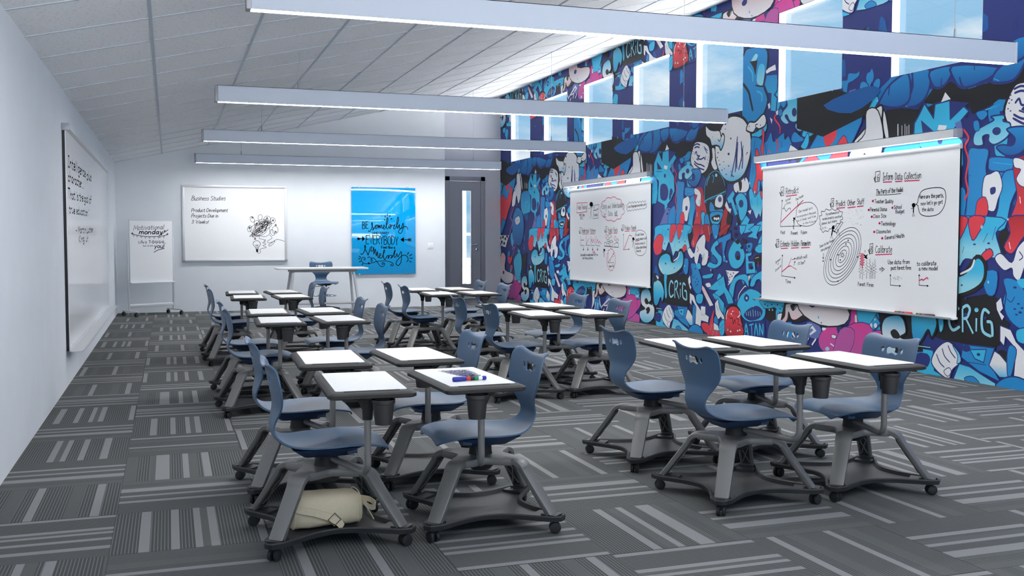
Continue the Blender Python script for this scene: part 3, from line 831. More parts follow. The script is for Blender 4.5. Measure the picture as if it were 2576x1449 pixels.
INK = {
 'big': [
  ([417,1434,475,1440,478,1329,419,1327],0,1,0,1),
  ('4',437,1342,463,1341,67,0,1,0),
  ([392,1369,419,1327,422,1380],0,2.2,0,0),
  ('Retrodict',529,1340,789,1347,81,0,1,0),
  ([529,1321,546,1314,563,1322,579,1315,596,1323,612,1316,629,1325,645,1317,661,1326,678,1318,694,1327,711,1319,727,1328,743,1321,759,1329],1,1.5,1,0),
  ([447,1274,415,938,860,942],0,1,0,0),
  ([434,1259,447,1274,460,1257],0,1,0,0),
  ([833,953,860,942,833,933],0,1,0,0),
  ('Actual',518,1249,626,1277,30,0,1,0),
  ('Data',541,1213,627,1229,28,0,1,0),
  ('The Model',733,1249,891,1299,29,0,1,0),
  ([519,1221,481,1166],0,1,0,0),
  ([776,1242,778,1195],0,1,0,0),
  ([456,1158,494,1170,534,1128,575,1156,622,1166,629,1138],0,1,1,0),
  ([417,990,654,1125,889,1253],1,1.7,0,0),
  ([718,1035,713,1030,701,1030,695,1036,701,1041,712,1041],0,2.4,1,1),
  ([707,1025,705,986],0,2.4,0,0),
  ([695,953,705,988,719,953],0,1,0,0),
  ([679,1011,707,1017,729,1031],0,1,0,0),
  ([693,947,700,907],0,2,0,0),
  ([750,1062,763,1162,869,1217,1049,1222,1168,1151,1185,1044,1114,966,966,937,814,957,770,994,725,1039],0,1,1,1),
  ("Our model isn't",801,1103,1081,1143,29,0,1,0),
  ('so accurate in the past,',772,1045,1158,1091,26,0,1,0),
  ("so it likely won't be",776,994,1147,1045,26,0,1,0),
  ('in the future.',893,958,1155,988,25,0,1,0),
  ('Past',424,844,514,847,41,0,1,0),
  ('Present',646,834,786,839,40,0,1,0),
  ('Future',857,840,975,847,40,0,1,0),
  ([330,774,386,778,388,680,332,674],0,1,0,1),
  ('7',349,689,374,689,62,0,1,0),
  ([307,712,332,674,335,724],0,2.2,0,0),
  ('Estimate',424,684,614,691,71,0,1,0),
  ('Hidden',655,690,817,696,70,0,1,0),
  ('Parameters',863,697,1056,705,65,0,1,0),
  ([434,664,453,657,471,666,489,659,507,667,526,660,543,669,562,662,579,671],1,1.5,1,0),
  ([656,672,675,665,695,673,715,666,734,675,754,668,773,677,792,670,811,678],1,1.5,1,0),
  ([867,677,884,670,900,678,917,672,933,680,950,673,967,681,983,674,1000,683,1016,676,1032,684],1,1.5,1,0),
  ([466,581,455,314,752,301],0,1,0,0),
  ([453,566,466,581,479,565],0,1,0,0),
  ([724,311,752,301,724,291],0,1,0,0),
  ([458,365,528,401,591,435,639,445],1,1.7,1,0),
  ([594,438,601,448],1,1.3,0,0),
  ([645,447,658,443],1,1.3,0,0),
  ([607,457,613,467],1,1.3,0,0),
  ([667,440,680,435],1,1.3,0,0),
  ([619,476,625,486],1,1.3,0,0),
  ([690,432,702,428],1,1.3,0,0),
  ([631,495,637,504],1,1.3,0,0),
  ([712,425,724,420],1,1.3,0,0),
  ([643,514,650,523],1,1.3,0,0),
  ([734,417,746,413],1,1.3,0,0),
  ([656,533,662,542],1,1.3,0,0),
  ([756,410,768,405],1,1.3,0,0),
  ([678,524,746,540],0,1,0,0),
  ([721,547,746,540,728,527],0,1,0,0),
  ([720,456,738,507],0,1,0,0),
  ([723,492,738,507,748,490],0,1,0,0),
  ('which will',762,525,985,552,41,0,1,0),
  ('it be?',801,462,947,479,40,0,1,0),
  ('Spread',314,465,418,515,29,0,1,0),
  ('of',361,445,390,463,25,0,1,0),
  ('Disease',316,361,440,436,28,0,1,0),
  ('Time',542,228,653,229,41,0,1,0),
  ([1441,1252,1491,1257,1488,1159,1438,1154],0,1,0,1),
  ('5',1459,1168,1481,1167,61,0,1,0),
  ([1421,1192,1438,1154,1440,1203],0,2.2,0,0),
  ('Predict',1535,1161,1697,1165,64,0,1,0),
  ('Other',1742,1165,1876,1168,61,0,1,0),
  ('Stuff',1912,1172,2029,1174,59,0,1,0),
  ([1544,1142,1559,1136,1574,1143,1589,1136,1604,1144,1619,1137,1633,1145,1648,1138,1663,1146,1678,1139,1692,1147],1,1.5,1,0),
  ([1746,1142,1760,1135,1773,1143,1787,1136,1800,1144,1814,1138,1828,1145,1841,1139,1855,1147,1868,1140,1882,1148],1,1.5,1,0),
  ([1913,1150,1926,1144,1939,1151,1952,1145,1965,1153,1978,1146,1991,1154,2004,1148,2017,1155],1,1.5,1,0),
  ([1761,1022,1761,1021,1759,1021,1758,1022,1759,1023,1760,1023],0,0.433333,1,1),
  ([1809,1011,1808,1010,1806,1010,1805,1011,1806,1012,1808,1012],0,0.433333,1,1),
  ([1896,1105,1895,1104,1894,1104,1893,1105,1894,1106,1895,1106],0,0.433333,1,1),
  ([1682,971,1681,970,1679,970,1678,971,1679,972,1681,972],0,0.433333,1,1),
  ([1768,1078,1767,1077,1765,1077,1764,1078,1765,1079,1767,1079],0,0.433333,1,1),
  ([2026,1030,2025,1030,2023,1030,2022,1030,2023,1031,2025,1031],0,0.433333,1,1),
  ([1971,1030,1970,1030,1969,1030,1968,1031,1969,1031,1970,1031],0,0.433333,1,1),
  ([1901,1090,1900,1089,1899,1089,1898,1090,1899,1091,1900,1091],0,0.433333,1,1),
  ([1903,962,1902,961,1900,961,1900,962,1900,963,1902,963],0,0.433333,1,1),
  ([1863,985,1862,984,1861,984,1860,985,1861,986,1862,986],0,0.433333,1,1),
  ([1912,1105,1911,1104,1910,1104,1909,1105,1909,1106,1911,1106],0,0.433333,1,1),
  ([1945,1011,1944,1010,1942,1010,1941,1011,1942,1012,1944,1012],0,0.433333,1,1),
  ([1782,1114,1781,1114,1779,1114,1778,1115,1779,1116,1781,1115],0,0.433333,1,1),
  ([1981,1031,1980,1030,1979,1030,1978,1031,1979,1032,1980,1032],0,0.433333,1,1),
  ([1932,960,1931,959,1930,959,1929,960,1930,961,1931,960],0,0.433333,1,1),
  ([1931,952,1930,951,1928,951,1927,952,1928,953,1930,953],0,0.433333,1,1),
  ([1818,975,1818,974,1816,974,1815,975,1816,976,1817,976],0,0.433333,1,1),
  ([1837,951,1836,950,1834,950,1833,951,1834,952,1836,952],0,0.433333,1,1),
  ([1984,1097,1983,1096,1982,1096,1981,1097,1981,1098,1983,1098],0,0.433333,1,1),
  ([1723,1082,1722,1081,1721,1081,1720,1082,1721,1083,1722,1083],0,0.433333,1,1),
  ([2015,1037,2014,1036,2013,1036,2012,1037,2013,1038,2014,1038],0,0.433333,1,1),
  ([1897,1063,1897,1062,1895,1062,1894,1063,1895,1064,1897,1064],0,0.433333,1,1),
  ([1856,1049,1855,1048,1854,1048,1853,1049,1853,1050,1855,1050],0,0.433333,1,1),
  ([1802,1014,1801,1013,1799,1013,1798,1014,1799,1015,1801,1015],0,0.433333,1,1),
  ([1885,956,1885,955,1883,955,1882,956,1883,957,1885,957],0,0.433333,1,1),
  ([1920,951,1919,950,1917,950,1916,951,1917,952,1919,952],0,0.433333,1,1),
  ([1980,939,1980,938,1978,938,1977,939,1978,940,1980,940],0,0.433333,1,1),
  ([1912,1087,1912,1087,1910,1087,1909,1088,1910,1088,1912,1088],0,0.433333,1,1),
  ([1982,944,1981,943,1979,943,1978,944,1979,945,1981,945],0,0.433333,1,1),
  ([1995,1014,1994,1013,1993,1013,1992,1014,1993,1015,1994,1014],0,0.433333,1,1),
  ([1927,1079,1927,1078,1925,1078,1924,1079,1925,1080,1927,1080],0,0.433333,1,1),
  ([1970,1013,1969,1012,1967,1012,1967,1013,1967,1014,1969,1014],0,0.433333,1,1),
  ([1776,1109,1775,1108,1773,1108,1772,1109,1773,1110,1775,1110],0,0.433333,1,1),
  ([1980,939,1979,938,1977,938,1976,939,1977,940,1979,940],0,0.433333,1,1),
  ([1709,977,1708,976,1706,976,1705,977,1706,978,1708,978],0,0.433333,1,1),
  ([1821,1092,1820,1091,1818,1091,1817,1092,1818,1093,1820,1093],0,0.433333,1,1),
  ([1782,981,1782,981,1780,981,1779,982,1780,982,1781,982],0,0.433333,1,1),
  ([1982,1107,1981,1106,1979,1106,1978,1107,1979,1108,1981,1108],0,0.433333,1,1),
  ([1892,1109,1891,1108,1890,1108,1889,1109,1890,1110,1891,1110],0,0.433333,1,1),
  ([1930,1057,1929,1056,1927,1056,1926,1057,1927,1058,1929,1058],0,0.433333,1,1),
  ([1989,941,1988,940,1986,940,1985,941,1986,942,1988,942],0,0.433333,1,1),
  ([1858,939,1857,938,1856,938,1855,939,1856,940,1857,940],0,0.433333,1,1),
  ([1236,990,1220,1052,1265,1064,1256,1110,1319,1108,1346,1135,1414,1118,1458,1136,1514,1114,1569,1128,1607,1101,1654,1089,1638,1052,1661,1014,1615,998,1614,961,1551,961,1535,931,1485,938,1464,904,1417,901,1390,870,1338,880,1291,860,1267,888,1238,902,1251,934,1225,959],0,1,1,1),
  ('My mathematical',1342,1059,1592,1082,29,0,1,0),
  ('model predicts another',1281,1007,1636,1032,27,0,1,0),
  ('planet, but where',1265,951,1550,982,28,0,1,0),
  ('is it...',1270,899,1383,910,26,0,1,0),
  ([1501,914,1494,906,1479,906,1471,914,1478,922,1493,922],0,3.66667,1,1),
  ([1478,904,1460,831],0,3,0,0),
  ([1439,791,1460,835,1473,788],0,1,0,0),
  ([1515,874,1635,984,1662,970,1548,851],0,1,0,1),
  ([1554,831,1574,896,1609,819],0,1,0,0),
  ([1476,883,1520,865],0,2,0,0),
  ([1911,518,1862,452,1804,391,1738,337,1669,294,1599,263,1531,246,1468,244,1413,257,1369,284,1338,325,1321,378,1320,440,1335,509,1364,580,1406,651,1459,719,1521,780,1588,831,1658,871,1728,899,1794,912,1853,911,1904,896,1944,868,1972,827,1987,777,1989,718,1976,654,1950,586],0,1,1,1),
  ([1885,525,1840,466,1788,412,1730,364,1669,326,1606,299,1546,284,1490,282,1441,293,1402,318,1375,354,1360,401,1359,456,1372,517,1397,580,1435,644,1482,704,1537,758,1597,804,1659,840,1721,864,1779,876,1833,875,1878,862,1914,837,1939,801,1953,756,1954,704,1942,646,1919,586],0,1,1,1),
  ([1853,533,1815,483,1770,436,1721,396,1668,364,1615,341,1563,328,1515,326,1474,336,1441,357,1418,388,1405,428,1405,475,1415,527,1437,581,1469,635,1509,686,1555,732,1607,771,1660,802,1712,823,1763,834,1808,833,1847,822,1878,801,1900,770,1911,731,1912,686,1902,637,1882,585],0,1,1,1),
  ([1821,542,1789,500,1752,461,1711,428,1667,401,1623,382,1580,372,1541,371,1507,379,1480,397,1461,422,1450,455,1450,494,1458,537,1476,581,1502,626,1536,668,1574,706,1616,739,1660,765,1704,782,1746,791,1784,791,1816,782,1842,764,1860,738,1870,706,1870,669,1862,628,1846,585],0,1,1,1),
  ([1789,550,1764,517,1734,486,1701,460,1666,439,1631,424,1598,416,1567,415,1540,422,1518,435,1503,456,1495,482,1494,513,1501,546,1516,582,1536,617,1562,650,1593,681,1626,707,1661,727,1696,741,1729,748,1759,748,1785,741,1806,727,1820,707,1828,681,1828,652,1822,619,1808,585],0,1,1,1),
  ([1754,559,1736,535,1714,513,1691,494,1666,479,1641,468,1616,463,1594,462,1575,467,1559,477,1549,492,1543,511,1542,533,1547,557,1557,582,1572,607,1591,631,1613,653,1637,672,1662,687,1687,697,1711,702,1733,702,1751,697,1766,687,1777,672,1782,654,1783,633,1778,609,1768,584],0,1,1,1),
  ([1719,568,1708,554,1695,540,1680,529,1665,520,1650,513,1635,510,1621,509,1610,512,1600,519,1594,528,1590,539,1590,552,1593,567,1599,582,1608,598,1619,613,1633,626,1647,637,1663,647,1678,653,1693,656,1706,656,1717,653,1727,647,1733,638,1737,627,1737,613,1734,599,1728,584],0,1,1,1),
  ([1682,597,1682,593,1680,588,1677,585,1673,582,1669,580,1664,580,1659,580,1654,582,1650,584,1647,588,1645,592,1645,596,1645,601,1647,605,1650,609,1654,611,1658,613,1663,614,1668,613,1672,612,1676,609,1679,606,1681,601],0,1,1,1),
  ([1693,597,1704,597],0,1,0,0),
  ([1685,579,1693,573],0,1,0,0),
  ([1664,571,1664,563],0,1,0,0),
  ([1643,578,1635,572],0,1,0,0),
  ([1634,596,1623,596],0,1,0,0),
  ([1642,615,1634,620],0,1,0,0),
  ([1663,622,1663,631],0,1,0,0),
  ([1684,615,1691,621],0,1,0,0),
  ([1730,725,1728,722,1722,722,1718,725,1721,728,1727,728],0,1.5,1,1),
  ([1769,768,1766,764,1760,764,1757,768,1760,771,1766,771],0,1.5,1,1),
  ([1591,599,1588,596,1582,596,1579,599,1582,602,1588,602],0,1.5,1,1),
  ([1452,539,1449,536,1442,536,1439,539,1442,543,1448,543],0,1.5,1,1),
  ([1633,540,1630,536,1624,536,1621,539,1624,543,1630,543],0,1.5,1,1),
  ([1944,580,1941,576,1935,576,1932,579,1935,583,1941,583],0,1.5,1,1),
  ([1596,293,1593,290,1587,289,1584,293,1587,296,1593,296],0,1.5,1,1),
  ([1311,521,1308,517,1302,517,1298,521,1301,524,1308,524],0,1.5,1,1),
  ('Soon-to-be-found',1232,676,1504,758,32,0,1,0),
  ('new planet',1259,633,1428,678,31,0,1,0),
  ([1311,612,1304,551],0,1,0,0),
  ([1292,564,1304,547,1318,563],0,1,0,0),
  ([2141,727,2191,734,2191,625,2139,619],0,1,0,1),
  ('8',2159,636,2181,636,67,0,1,0),
  ([2120,660,2139,619,2141,673],0,2.2,0,0),
  ('Calibrate',2235,629,2501,642,75,0,1,0),
  ([2238,613,2261,607,2283,615,2306,609,2328,617,2350,611,2372,619,2395,613,2416,621,2438,615,2460,623,2482,617,2503,625],1,1.5,1,0),
  ('Forest',1951,257,2071,258,42,0,1,0),
  ('Fires',2104,256,2209,256,41,0,1,0),
  ('?',2049,623,2067,623,29,0,1,0),
  ([1983,530,1974,514,1991,498,1967,481,2000,466,1961,448,2008,433,1954,415,2017,401],0,0.6,0,0),
  ([1984,396,1983,339],0,0.9,0,0),
  ([2025,490,2016,476,2033,463,2009,449,2041,437,2002,422,2050,410,1995,395,2058,384],0,0.6,0,0),
  ([2025,379,2024,332],0,0.9,0,0),
  ([2094,549,2085,532,2102,514,2079,496,2111,480,2072,461,2119,445,2066,426,2127,410],0,0.6,0,0),
  ([2095,405,2094,343],0,0.9,0,0),
  ([2148,567,2140,548,2157,529,2134,510,2165,492,2127,472,2174,454,2121,434,2182,417],0,0.6,0,0),
  ([2150,412,2149,345],0,0.9,0,0),
  ([2199,527,2191,511,2207,497,2184,481,2215,466,2177,450,2223,436,2171,419,2232,406],0,0.6,0,0),
  ([2200,401,2199,347],0,0.9,0,0),
  ([2232,560,2224,542,2241,524,2218,506,2249,489,2211,470,2257,453,2205,433,2265,417],0,0.6,0,0),
  ([2234,412,2233,348],0,0.9,0,0),
  ([2175,485,2167,473,2183,462,2160,449,2191,439,2153,426,2199,415,2146,402,2207,392],0,0.6,0,0),
  ([2175,388,2174,346],0,0.9,0,0),
  ([1973,622,2004,607,1973,592,2005,577,1974,562,2005,547,1975,532,2006,518,1976,502,2007,488],1,1.1,0,0),
  ([1996,622,2027,608,1996,592,2027,578,1997,562,2028,548,1998,532,2029,518,1999,502,2030,488],1,1.1,0,0),
  ([2019,622,2049,608,2019,592,2050,578,2020,563,2051,548,2021,533,2052,519,2022,503,2053,489],1,1.1,0,0),
  ([2014,489,2023,460],1,2,0,0),
  ([2050,601,2075,590,2095,602,2075,574,2055,581,2096,569],0,2.6,0,0),
  ([2306,460,2361,463],0,1,0,0),
  ([2306,445,2361,448],0,1,0,0),
  ([2339,478,2385,455,2340,423],0,1,0,0),
  ('Use data from',2443,512,2776,524,43,0,1,0),
  ('past forest fires',2492,452,2799,465,42,0,1,0),
  ([2484,401,2487,286,2647,285],0,1,0,0),
  ([2475,388,2484,401,2494,387],0,1,0,0),
  ([2626,294,2647,285,2626,276],0,1,0,0),
  ([2550,378,2550,377,2548,377,2547,377,2548,378,2549,378],0,0.433333,1,1),
  ([2601,381,2600,381,2599,380,2598,381,2599,382,2600,382],0,0.433333,1,1),
  ([2531,362,2530,361,2529,361,2528,362,2529,363,2530,363],0,0.433333,1,1),
  ([2603,376,2602,375,2601,375,2600,376,2601,377,2602,377],0,0.433333,1,1),
  ([2504,341,2503,340,2502,340,2501,340,2502,341,2503,341],0,0.433333,1,1),
  ([2552,338,2551,337,2550,337,2549,338,2550,339,2551,339],0,0.433333,1,1),
  ([2653,368,2652,367,2651,367,2650,368,2651,369,2652,369],0,0.433333,1,1),
  ([2577,359,2577,358,2575,358,2574,359,2575,360,2577,360],0,0.433333,1,1),
  ([2610,357,2609,356,2607,356,2607,357,2607,358,2609,358],0,0.433333,1,1),
  ([2595,355,2594,354,2593,354,2592,355,2592,356,2594,356],0,0.433333,1,1),
  ([2661,363,2660,362,2659,362,2658,363,2659,363,2660,364],0,0.433333,1,1),
  ([2572,350,2572,349,2570,349,2569,350,2570,351,2572,351],0,0.433333,1,1),
  ([2538,367,2537,366,2536,366,2535,367,2536,368,2537,368],0,0.433333,1,1),
  ([2667,362,2667,361,2665,361,2664,362,2665,363,2667,363],0,0.433333,1,1),
  ([2592,382,2591,381,2590,381,2589,382,2590,383,2591,383],0,0.433333,1,1),
  ([2569,356,2569,355,2567,355,2566,356,2567,357,2569,357],0,0.433333,1,1),
  ([2500,352,2499,351,2497,351,2497,352,2497,352,2499,353],0,0.433333,1,1),
  ([2607,380,2606,379,2605,379,2604,380,2605,381,2606,381],0,0.433333,1,1),
  ([2606,362,2606,361,2604,361,2603,362,2604,363,2606,363],0,0.433333,1,1),
  ([2615,368,2615,367,2613,367,2612,368,2613,369,2615,369],0,0.433333,1,1),
  ([2621,351,2620,350,2618,350,2618,351,2618,352,2620,352],0,0.433333,1,1),
  ([2499,376,2499,375,2497,375,2496,376,2497,377,2499,377],0,0.433333,1,1),
  ([2616,341,2615,340,2613,340,2613,341,2613,342,2615,342],0,0.433333,1,1),
  ([2540,360,2540,359,2538,359,2537,360,2538,361,2540,361],0,0.433333,1,1),
  ([2600,369,2600,368,2598,368,2597,369,2598,369,2599,369],0,0.433333,1,1),
  ([2560,367,2559,367,2558,366,2557,367,2558,368,2559,368],0,0.433333,1,1),
  ([2561,355,2561,354,2559,354,2558,355,2559,356,2561,356],0,0.433333,1,1),
  ([2549,364,2548,363,2547,363,2546,364,2547,365,2548,365],0,0.433333,1,1),
  ([2631,383,2630,382,2629,382,2628,383,2629,384,2630,384],0,0.433333,1,1),
  ([2597,350,2596,349,2594,349,2594,350,2594,351,2596,351],0,0.433333,1,1),
  ([2550,371,2550,370,2548,370,2547,371,2548,372,2550,372],0,0.433333,1,1),
  ([2637,374,2636,373,2635,373,2634,373,2635,374,2636,374],0,0.433333,1,1),
  ([2529,361,2528,360,2527,360,2526,361,2527,362,2528,362],0,0.433333,1,1),
  ([2618,379,2618,378,2616,378,2615,379,2616,380,2618,380],0,0.433333,1,1),
  ('to calibrate',2886,507,3163,520,43,0,1,0),
  ('a new model',2916,459,3185,470,41,0,1,0),
  ([2922,416,2925,305,3058,304],0,1,0,0),
  ([2913,403,2922,416,2931,402],0,1,0,0),
  ([3039,312,3058,304,3039,295],0,1,0,0),
  ([2928,355,2966,369,2982,358,3036,389,3052,375],1,1.6,0,0),
  ([2214,1518,2287,1522,2282,1413,2210,1409],0,1,0,1),
  ('6',2239,1424,2271,1422,68,0,1,0),
  ([2193,1451,2210,1409,2211,1464],0,2.2,0,0),
  ('Inform',2335,1420,2493,1417,77,0,1,0),
  ('Data',2533,1414,2641,1412,72,0,1,0),
  ('Collection',2672,1412,2920,1409,69,0,1,0),
  ([2340,1402,2352,1395,2364,1402,2375,1395,2387,1401,2398,1394,2409,1401,2421,1394,2432,1400,2444,1393,2455,1400,2466,1393,2478,1400],1,1.5,1,0),
  ([2536,1398,2549,1391,2562,1398,2575,1391,2587,1398,2601,1391,2613,1397,2626,1391,2639,1397],1,1.5,1,0),
  ([2677,1397,2692,1390,2705,1396,2720,1389,2733,1396,2747,1389,2761,1395,2775,1388,2789,1395,2803,1388,2816,1394,2830,1387,2844,1393,2858,1387,2871,1393,2885,1386,2898,1392],1,1.5,1,0),
  ('The Parts of the Model:',2230,1273,2658,1284,49,0,1,0),
  ([2231,1263,2423,1259,2624,1263],0,1,0,0),
  ([2187,1200,2183,1195,2174,1196,2170,1201,2174,1206,2183,1205],1,2.33333,1,1),
  ('Teacher Quality',2209,1175,2507,1167,41,0,1,0),
  ([2120,1104,2116,1100,2107,1100,2103,1105,2107,1110,2116,1109],1,2.33333,1,1),
  ('Parental Status',2137,1088,2411,1087,39,0,1,0),
  ([2505,1118,2501,1113,2493,1113,2489,1118,2493,1123,2501,1123],1,2.33333,1,1),
  ('School',2521,1103,2640,1105,38,0,1,0),
  ([2172,1028,2168,1023,2159,1023,2155,1028,2159,1033,2167,1033],1,2.33333,1,1),
  ('Class Size',2188,1015,2399,1017,39,0,1,0),
  ([2303,954,2299,950,2291,950,2286,955,2290,959,2299,959],1,2.33333,1,1),
  ('Technology',2320,930,2549,929,42,0,1,0),
  ([2218,861,2214,856,2205,856,2201,861,2205,866,2214,866],1,2.33333,1,1),
  ('Classmates',2242,845,2474,849,39,0,1,0),
  ([2351,791,2347,786,2338,786,2334,791,2338,796,2347,796],1,2.33333,1,1),
  ('General Health',2384,778,2689,801,41,0,1,0),
  ('Budget',2550,1057,2682,1058,38,0,1,0),
  ([2894,1224,2951,1283,3088,1302,3233,1290,3276,1224,3259,1114,3179,1035,3033,1015,2926,1040,2891,1102,2884,1130,2853,1142,2879,1161],0,1.2,1,1),
  ('Here are the parts,',2904,1200,3246,1202,41,0,1,0),
  ("now let's go get",2927,1129,3234,1140,39,0,1,0),
  ('the data',2946,1069,3108,1069,38,0,1,0),
  ([2834,1135,2827,1127,2814,1127,2807,1136,2814,1143,2827,1143],0,4.05333,1,1),
  ([2821,1121,2819,1065],0,2.4,0,0),
  ([2807,1018,2819,1067,2835,1018],0,1,0,0),
  ([2788,1101,2821,1109,2847,1128],0,1,0,0),
 ],
 'small': [
  ([334,1457,838,1450,831,1283,331,1272],1,1.5,0,1),
  ('Model Thinking',372,1333,813,1331,88,0,1,0),
  ('Scott E. Page',451,1213,708,1204,49,0,1,0),
  ('2012',493,1150,628,1148,46,0,1,0),
  ([1081,1413,1053,1395,998,1396,970,1416,998,1434,1053,1432],0,6.4,1,1),
  ([1026,1382,1013,1251],0,2.4,0,0),
  ([959,1142,1013,1256,1076,1140],0,1,0,0),
  ([888,1336,1026,1354,1135,1397],0,1,0,0),
  ([1078,1336,1107,1398,1150,1342],0,1,1,0),
  ([1121,1301,1344,1324,1346,1155,1122,1148],0,1,0,1),
  ([1155,1325,1192,1392,1381,1395,1352,1327],0,1,0,0),
  ([1121,1301,1269,1289,1344,1324],0,1,0,0),
  ('Models',1147,1193,1316,1196,51,0,1,0),
  ([2407,1288,2443,1258,2445,1227,2405,1203,2339,1188,2332,1155,2294,1130,2228,1119,2149,1122,2101,1097,2034,1084,1960,1090,1894,1111,1817,1101,1741,1106,1683,1129,1652,1161,1571,1171,1510,1192,1489,1224,1505,1257,1446,1283,1422,1315,1445,1345,1504,1368,1487,1402,1507,1432,1568,1451,1649,1456,1679,1487,1736,1506,1812,1507,1889,1492,1955,1510,2029,1512,2096,1496,2145,1468,2224,1467,2290,1452,2329,1424,2336,1391,2403,1373,2443,1346,2442,1316],1,1.4,0,1),
  ('Using',1505,1316,1700,1314,96,0,1,0),
  ('and',1760,1320,1871,1320,66,0,1,0),
  ('Understanding',1949,1320,2396,1317,89,0,1,0),
  ('Data',1781,1185,1963,1186,82,0,1,0),
  ([1600,1255,1592,1172,1697,1174],0,1,0,0),
  ([1604,1189,1632,1221,1657,1196,1689,1245],0,1,0,0),
  ([2051,1285,2052,1179,2183,1180],0,1,0,0),
  ([2075,1187,2075,1236,2098,1235,2098,1187],0,1.4,0,0),
  ([2121,1186,2121,1259,2144,1258,2144,1186],0,1.4,0,0),
  ([2597,1374,2648,1402,2699,1374,2749,1402,2799,1375,2848,1403,2898,1375,2947,1403,2996,1376,3044,1403,3093,1376,3140,1404,3189,1377,3236,1404,3260,1366,3287,1344,3261,1324,3288,1302,3261,1281,3248,1289,3199,1266,3149,1285,3100,1262,3049,1281,2999,1258,2948,1277,2898,1254,2846,1273,2795,1250,2743,1269,2691,1245,2639,1265,2586,1241,2562,1263,2533,1289,2562,1314,2532,1340],0,1,0,1),
  ('www.thegraphicrecorder.com',2591,1302,3247,1323,44,0,1,0),
  ([485,989,562,992,554,883,486,878],0,1,0,1),
  ('1',509,895,543,895,68,0,1,0),
  ([445,921,486,878,491,934],0,2.2,0,0),
  ('Understand',599,893,913,892,84,0,1,0),
  ('Patterns',979,892,1222,894,82,0,1,0),
  ([608,876,638,869,667,876,697,869,726,876,755,869,784,877,814,869,843,877,872,869,900,877],1,1.5,1,0),
  ([979,876,1006,869,1034,877,1061,870,1089,877,1116,870,1143,877,1170,870,1197,877],1,1.5,1,0),
  ([522,831,524,655,713,653],0,1,0,0),
  ([787,834,788,660,972,658],0,1,0,0),
  ([1018,830,1020,658,1199,656],0,1,0,0),
  ([1248,826,1250,657,1426,654],0,1,0,0),
  ([541,755,613,757,681,759],1,1.6,0,0),
  ([793,664,910,782],1,1.6,0,0),
  ([1032,730,1057,778,1097,710,1139,773,1165,731,1182,705],1,1.5,1,0),
  ([1275,706,1316,773,1367,694,1400,740,1483,692],1,1.5,0,0),
  ([660,614,660,567],0,2.4,0,0),
  ([637,582,660,563,682,583],0,1.5,0,0),
  ([872,616,873,569],0,2.4,0,0),
  ([851,585,873,566,894,585],0,1.5,0,0),
  ([1098,618,1098,572],0,2.4,0,0),
  ([1076,587,1098,568,1119,587],0,1.5,0,0),
  ([1318,620,1318,574],0,2.4,0,0),
  ([1297,589,1318,571,1339,590],0,1.5,0,0),
  ('Use models to understand WHY we',526,456,1328,473,48,0,1,0),
  ('see these patterns.',621,400,1125,407,44,0,1,0),
  ([1098,560,1128,535,1149,560,1175,535,1200,561],1,1.2,0,0),
  ([1098,526,1209,531],1,1.2,0,0),
  ([1663,997,1731,1002,1725,898,1656,893],0,1,0,1),
  ('2',1685,909,1715,908,64,0,1,0),
  ([1628,933,1656,893,1661,945],0,2.2,0,0),
  ('Predict',1785,897,1958,896,78,0,1,0),
  ('Points',2005,896,2175,897,77,0,1,0),
  ([1789,885,1809,878,1829,884,1850,877,1870,884,1890,877,1910,884,1930,877,1950,884],1,1.5,1,0),
  ([2009,883,2028,877,2046,884,2064,877,2083,884,2101,877,2119,884,2137,877,2156,884],1,1.5,1,0),
  ([1733,828,1732,817,1729,807,1724,798,1718,791,1710,787,1702,785,1693,787,1686,791,1679,798,1674,807,1670,817,1669,828,1670,840,1673,850,1678,859,1685,866,1692,870,1701,871,1709,870,1717,866,1724,859,1729,850,1732,839],1,1.2,1,1),
  ([2111,790,2110,780,2107,771,2102,763,2096,757,2088,753,2080,752,2072,753,2065,757,2058,763,2053,771,2050,780,2049,790,2050,801,2053,810,2058,818,2064,824,2071,828,2079,829,2087,828,2095,824,2101,818,2106,810,2110,801],1,1.2,1,1),
  ([1614,649,1926,638,2227,635],0,1,0,0),
  ([1757,840,1864,867,1932,823,1825,790],0,1,0,1),
  ([1826,733,1924,758,1983,733,1977,652,1839,648],0,1,0,1),
  ([1726,766,1826,769,1827,651,1727,653],0,1,0,1),
  ([2119,742,2176,790,2226,758,2158,710],0,1,0,1),
  ([2050,693,2138,715,2215,702,2208,638,2058,640],0,1,0,1),
  ([1626,712,1698,716,1703,650,1631,653],0,1,0,1),
  ([1826,733,1886,713,1983,733],0,1,0,0),
  ([1886,713,1886,648],0,1,0,0),
  ([1746,733,1814,733],0,1,0,0),
  ([1747,700,1815,700],0,1,0,0),
  ([2073,417,2088,394,2091,370,2078,349,2055,335,2058,307,2050,284,2030,272,2004,271,1995,244,1978,227,1954,226,1931,239,1911,219,1888,213,1867,224,1852,247,1826,239,1803,245,1789,265,1785,293,1759,300,1741,316,1738,341,1747,368,1727,387,1718,410,1726,434,1746,453,1737,480,1739,505,1757,522,1783,530,1786,558,1799,579,1822,585,1848,579,1863,602,1884,614,1907,608,1927,590,1950,603,1973,603,1991,587,2001,561,2027,561,2047,550,2056,527,2053,499,2076,486,2089,465,2087,441],1,1.3,0,1),
  ([1788,585,1779,354,2038,368],0,1,0,0),
  ([1783,354,2025,535],1,1.5,0,0),
  ([1990,518,2025,535,2017,509],1,1.3,0,0),
  ('Square Feet',1819,279,2035,291,41,0,1,0),
  ('x',1858,388,1889,389,27,0,1,0),
  ('x',1975,459,2006,460,27,0,1,0),
  ([1640,583,1628,574,1602,574,1590,582,1602,592,1628,592],0,3.12,1,1),
  ([1615,567,1610,505],0,2.4,0,0),
  ([1585,452,1609,507,1639,453],0,1,0,0),
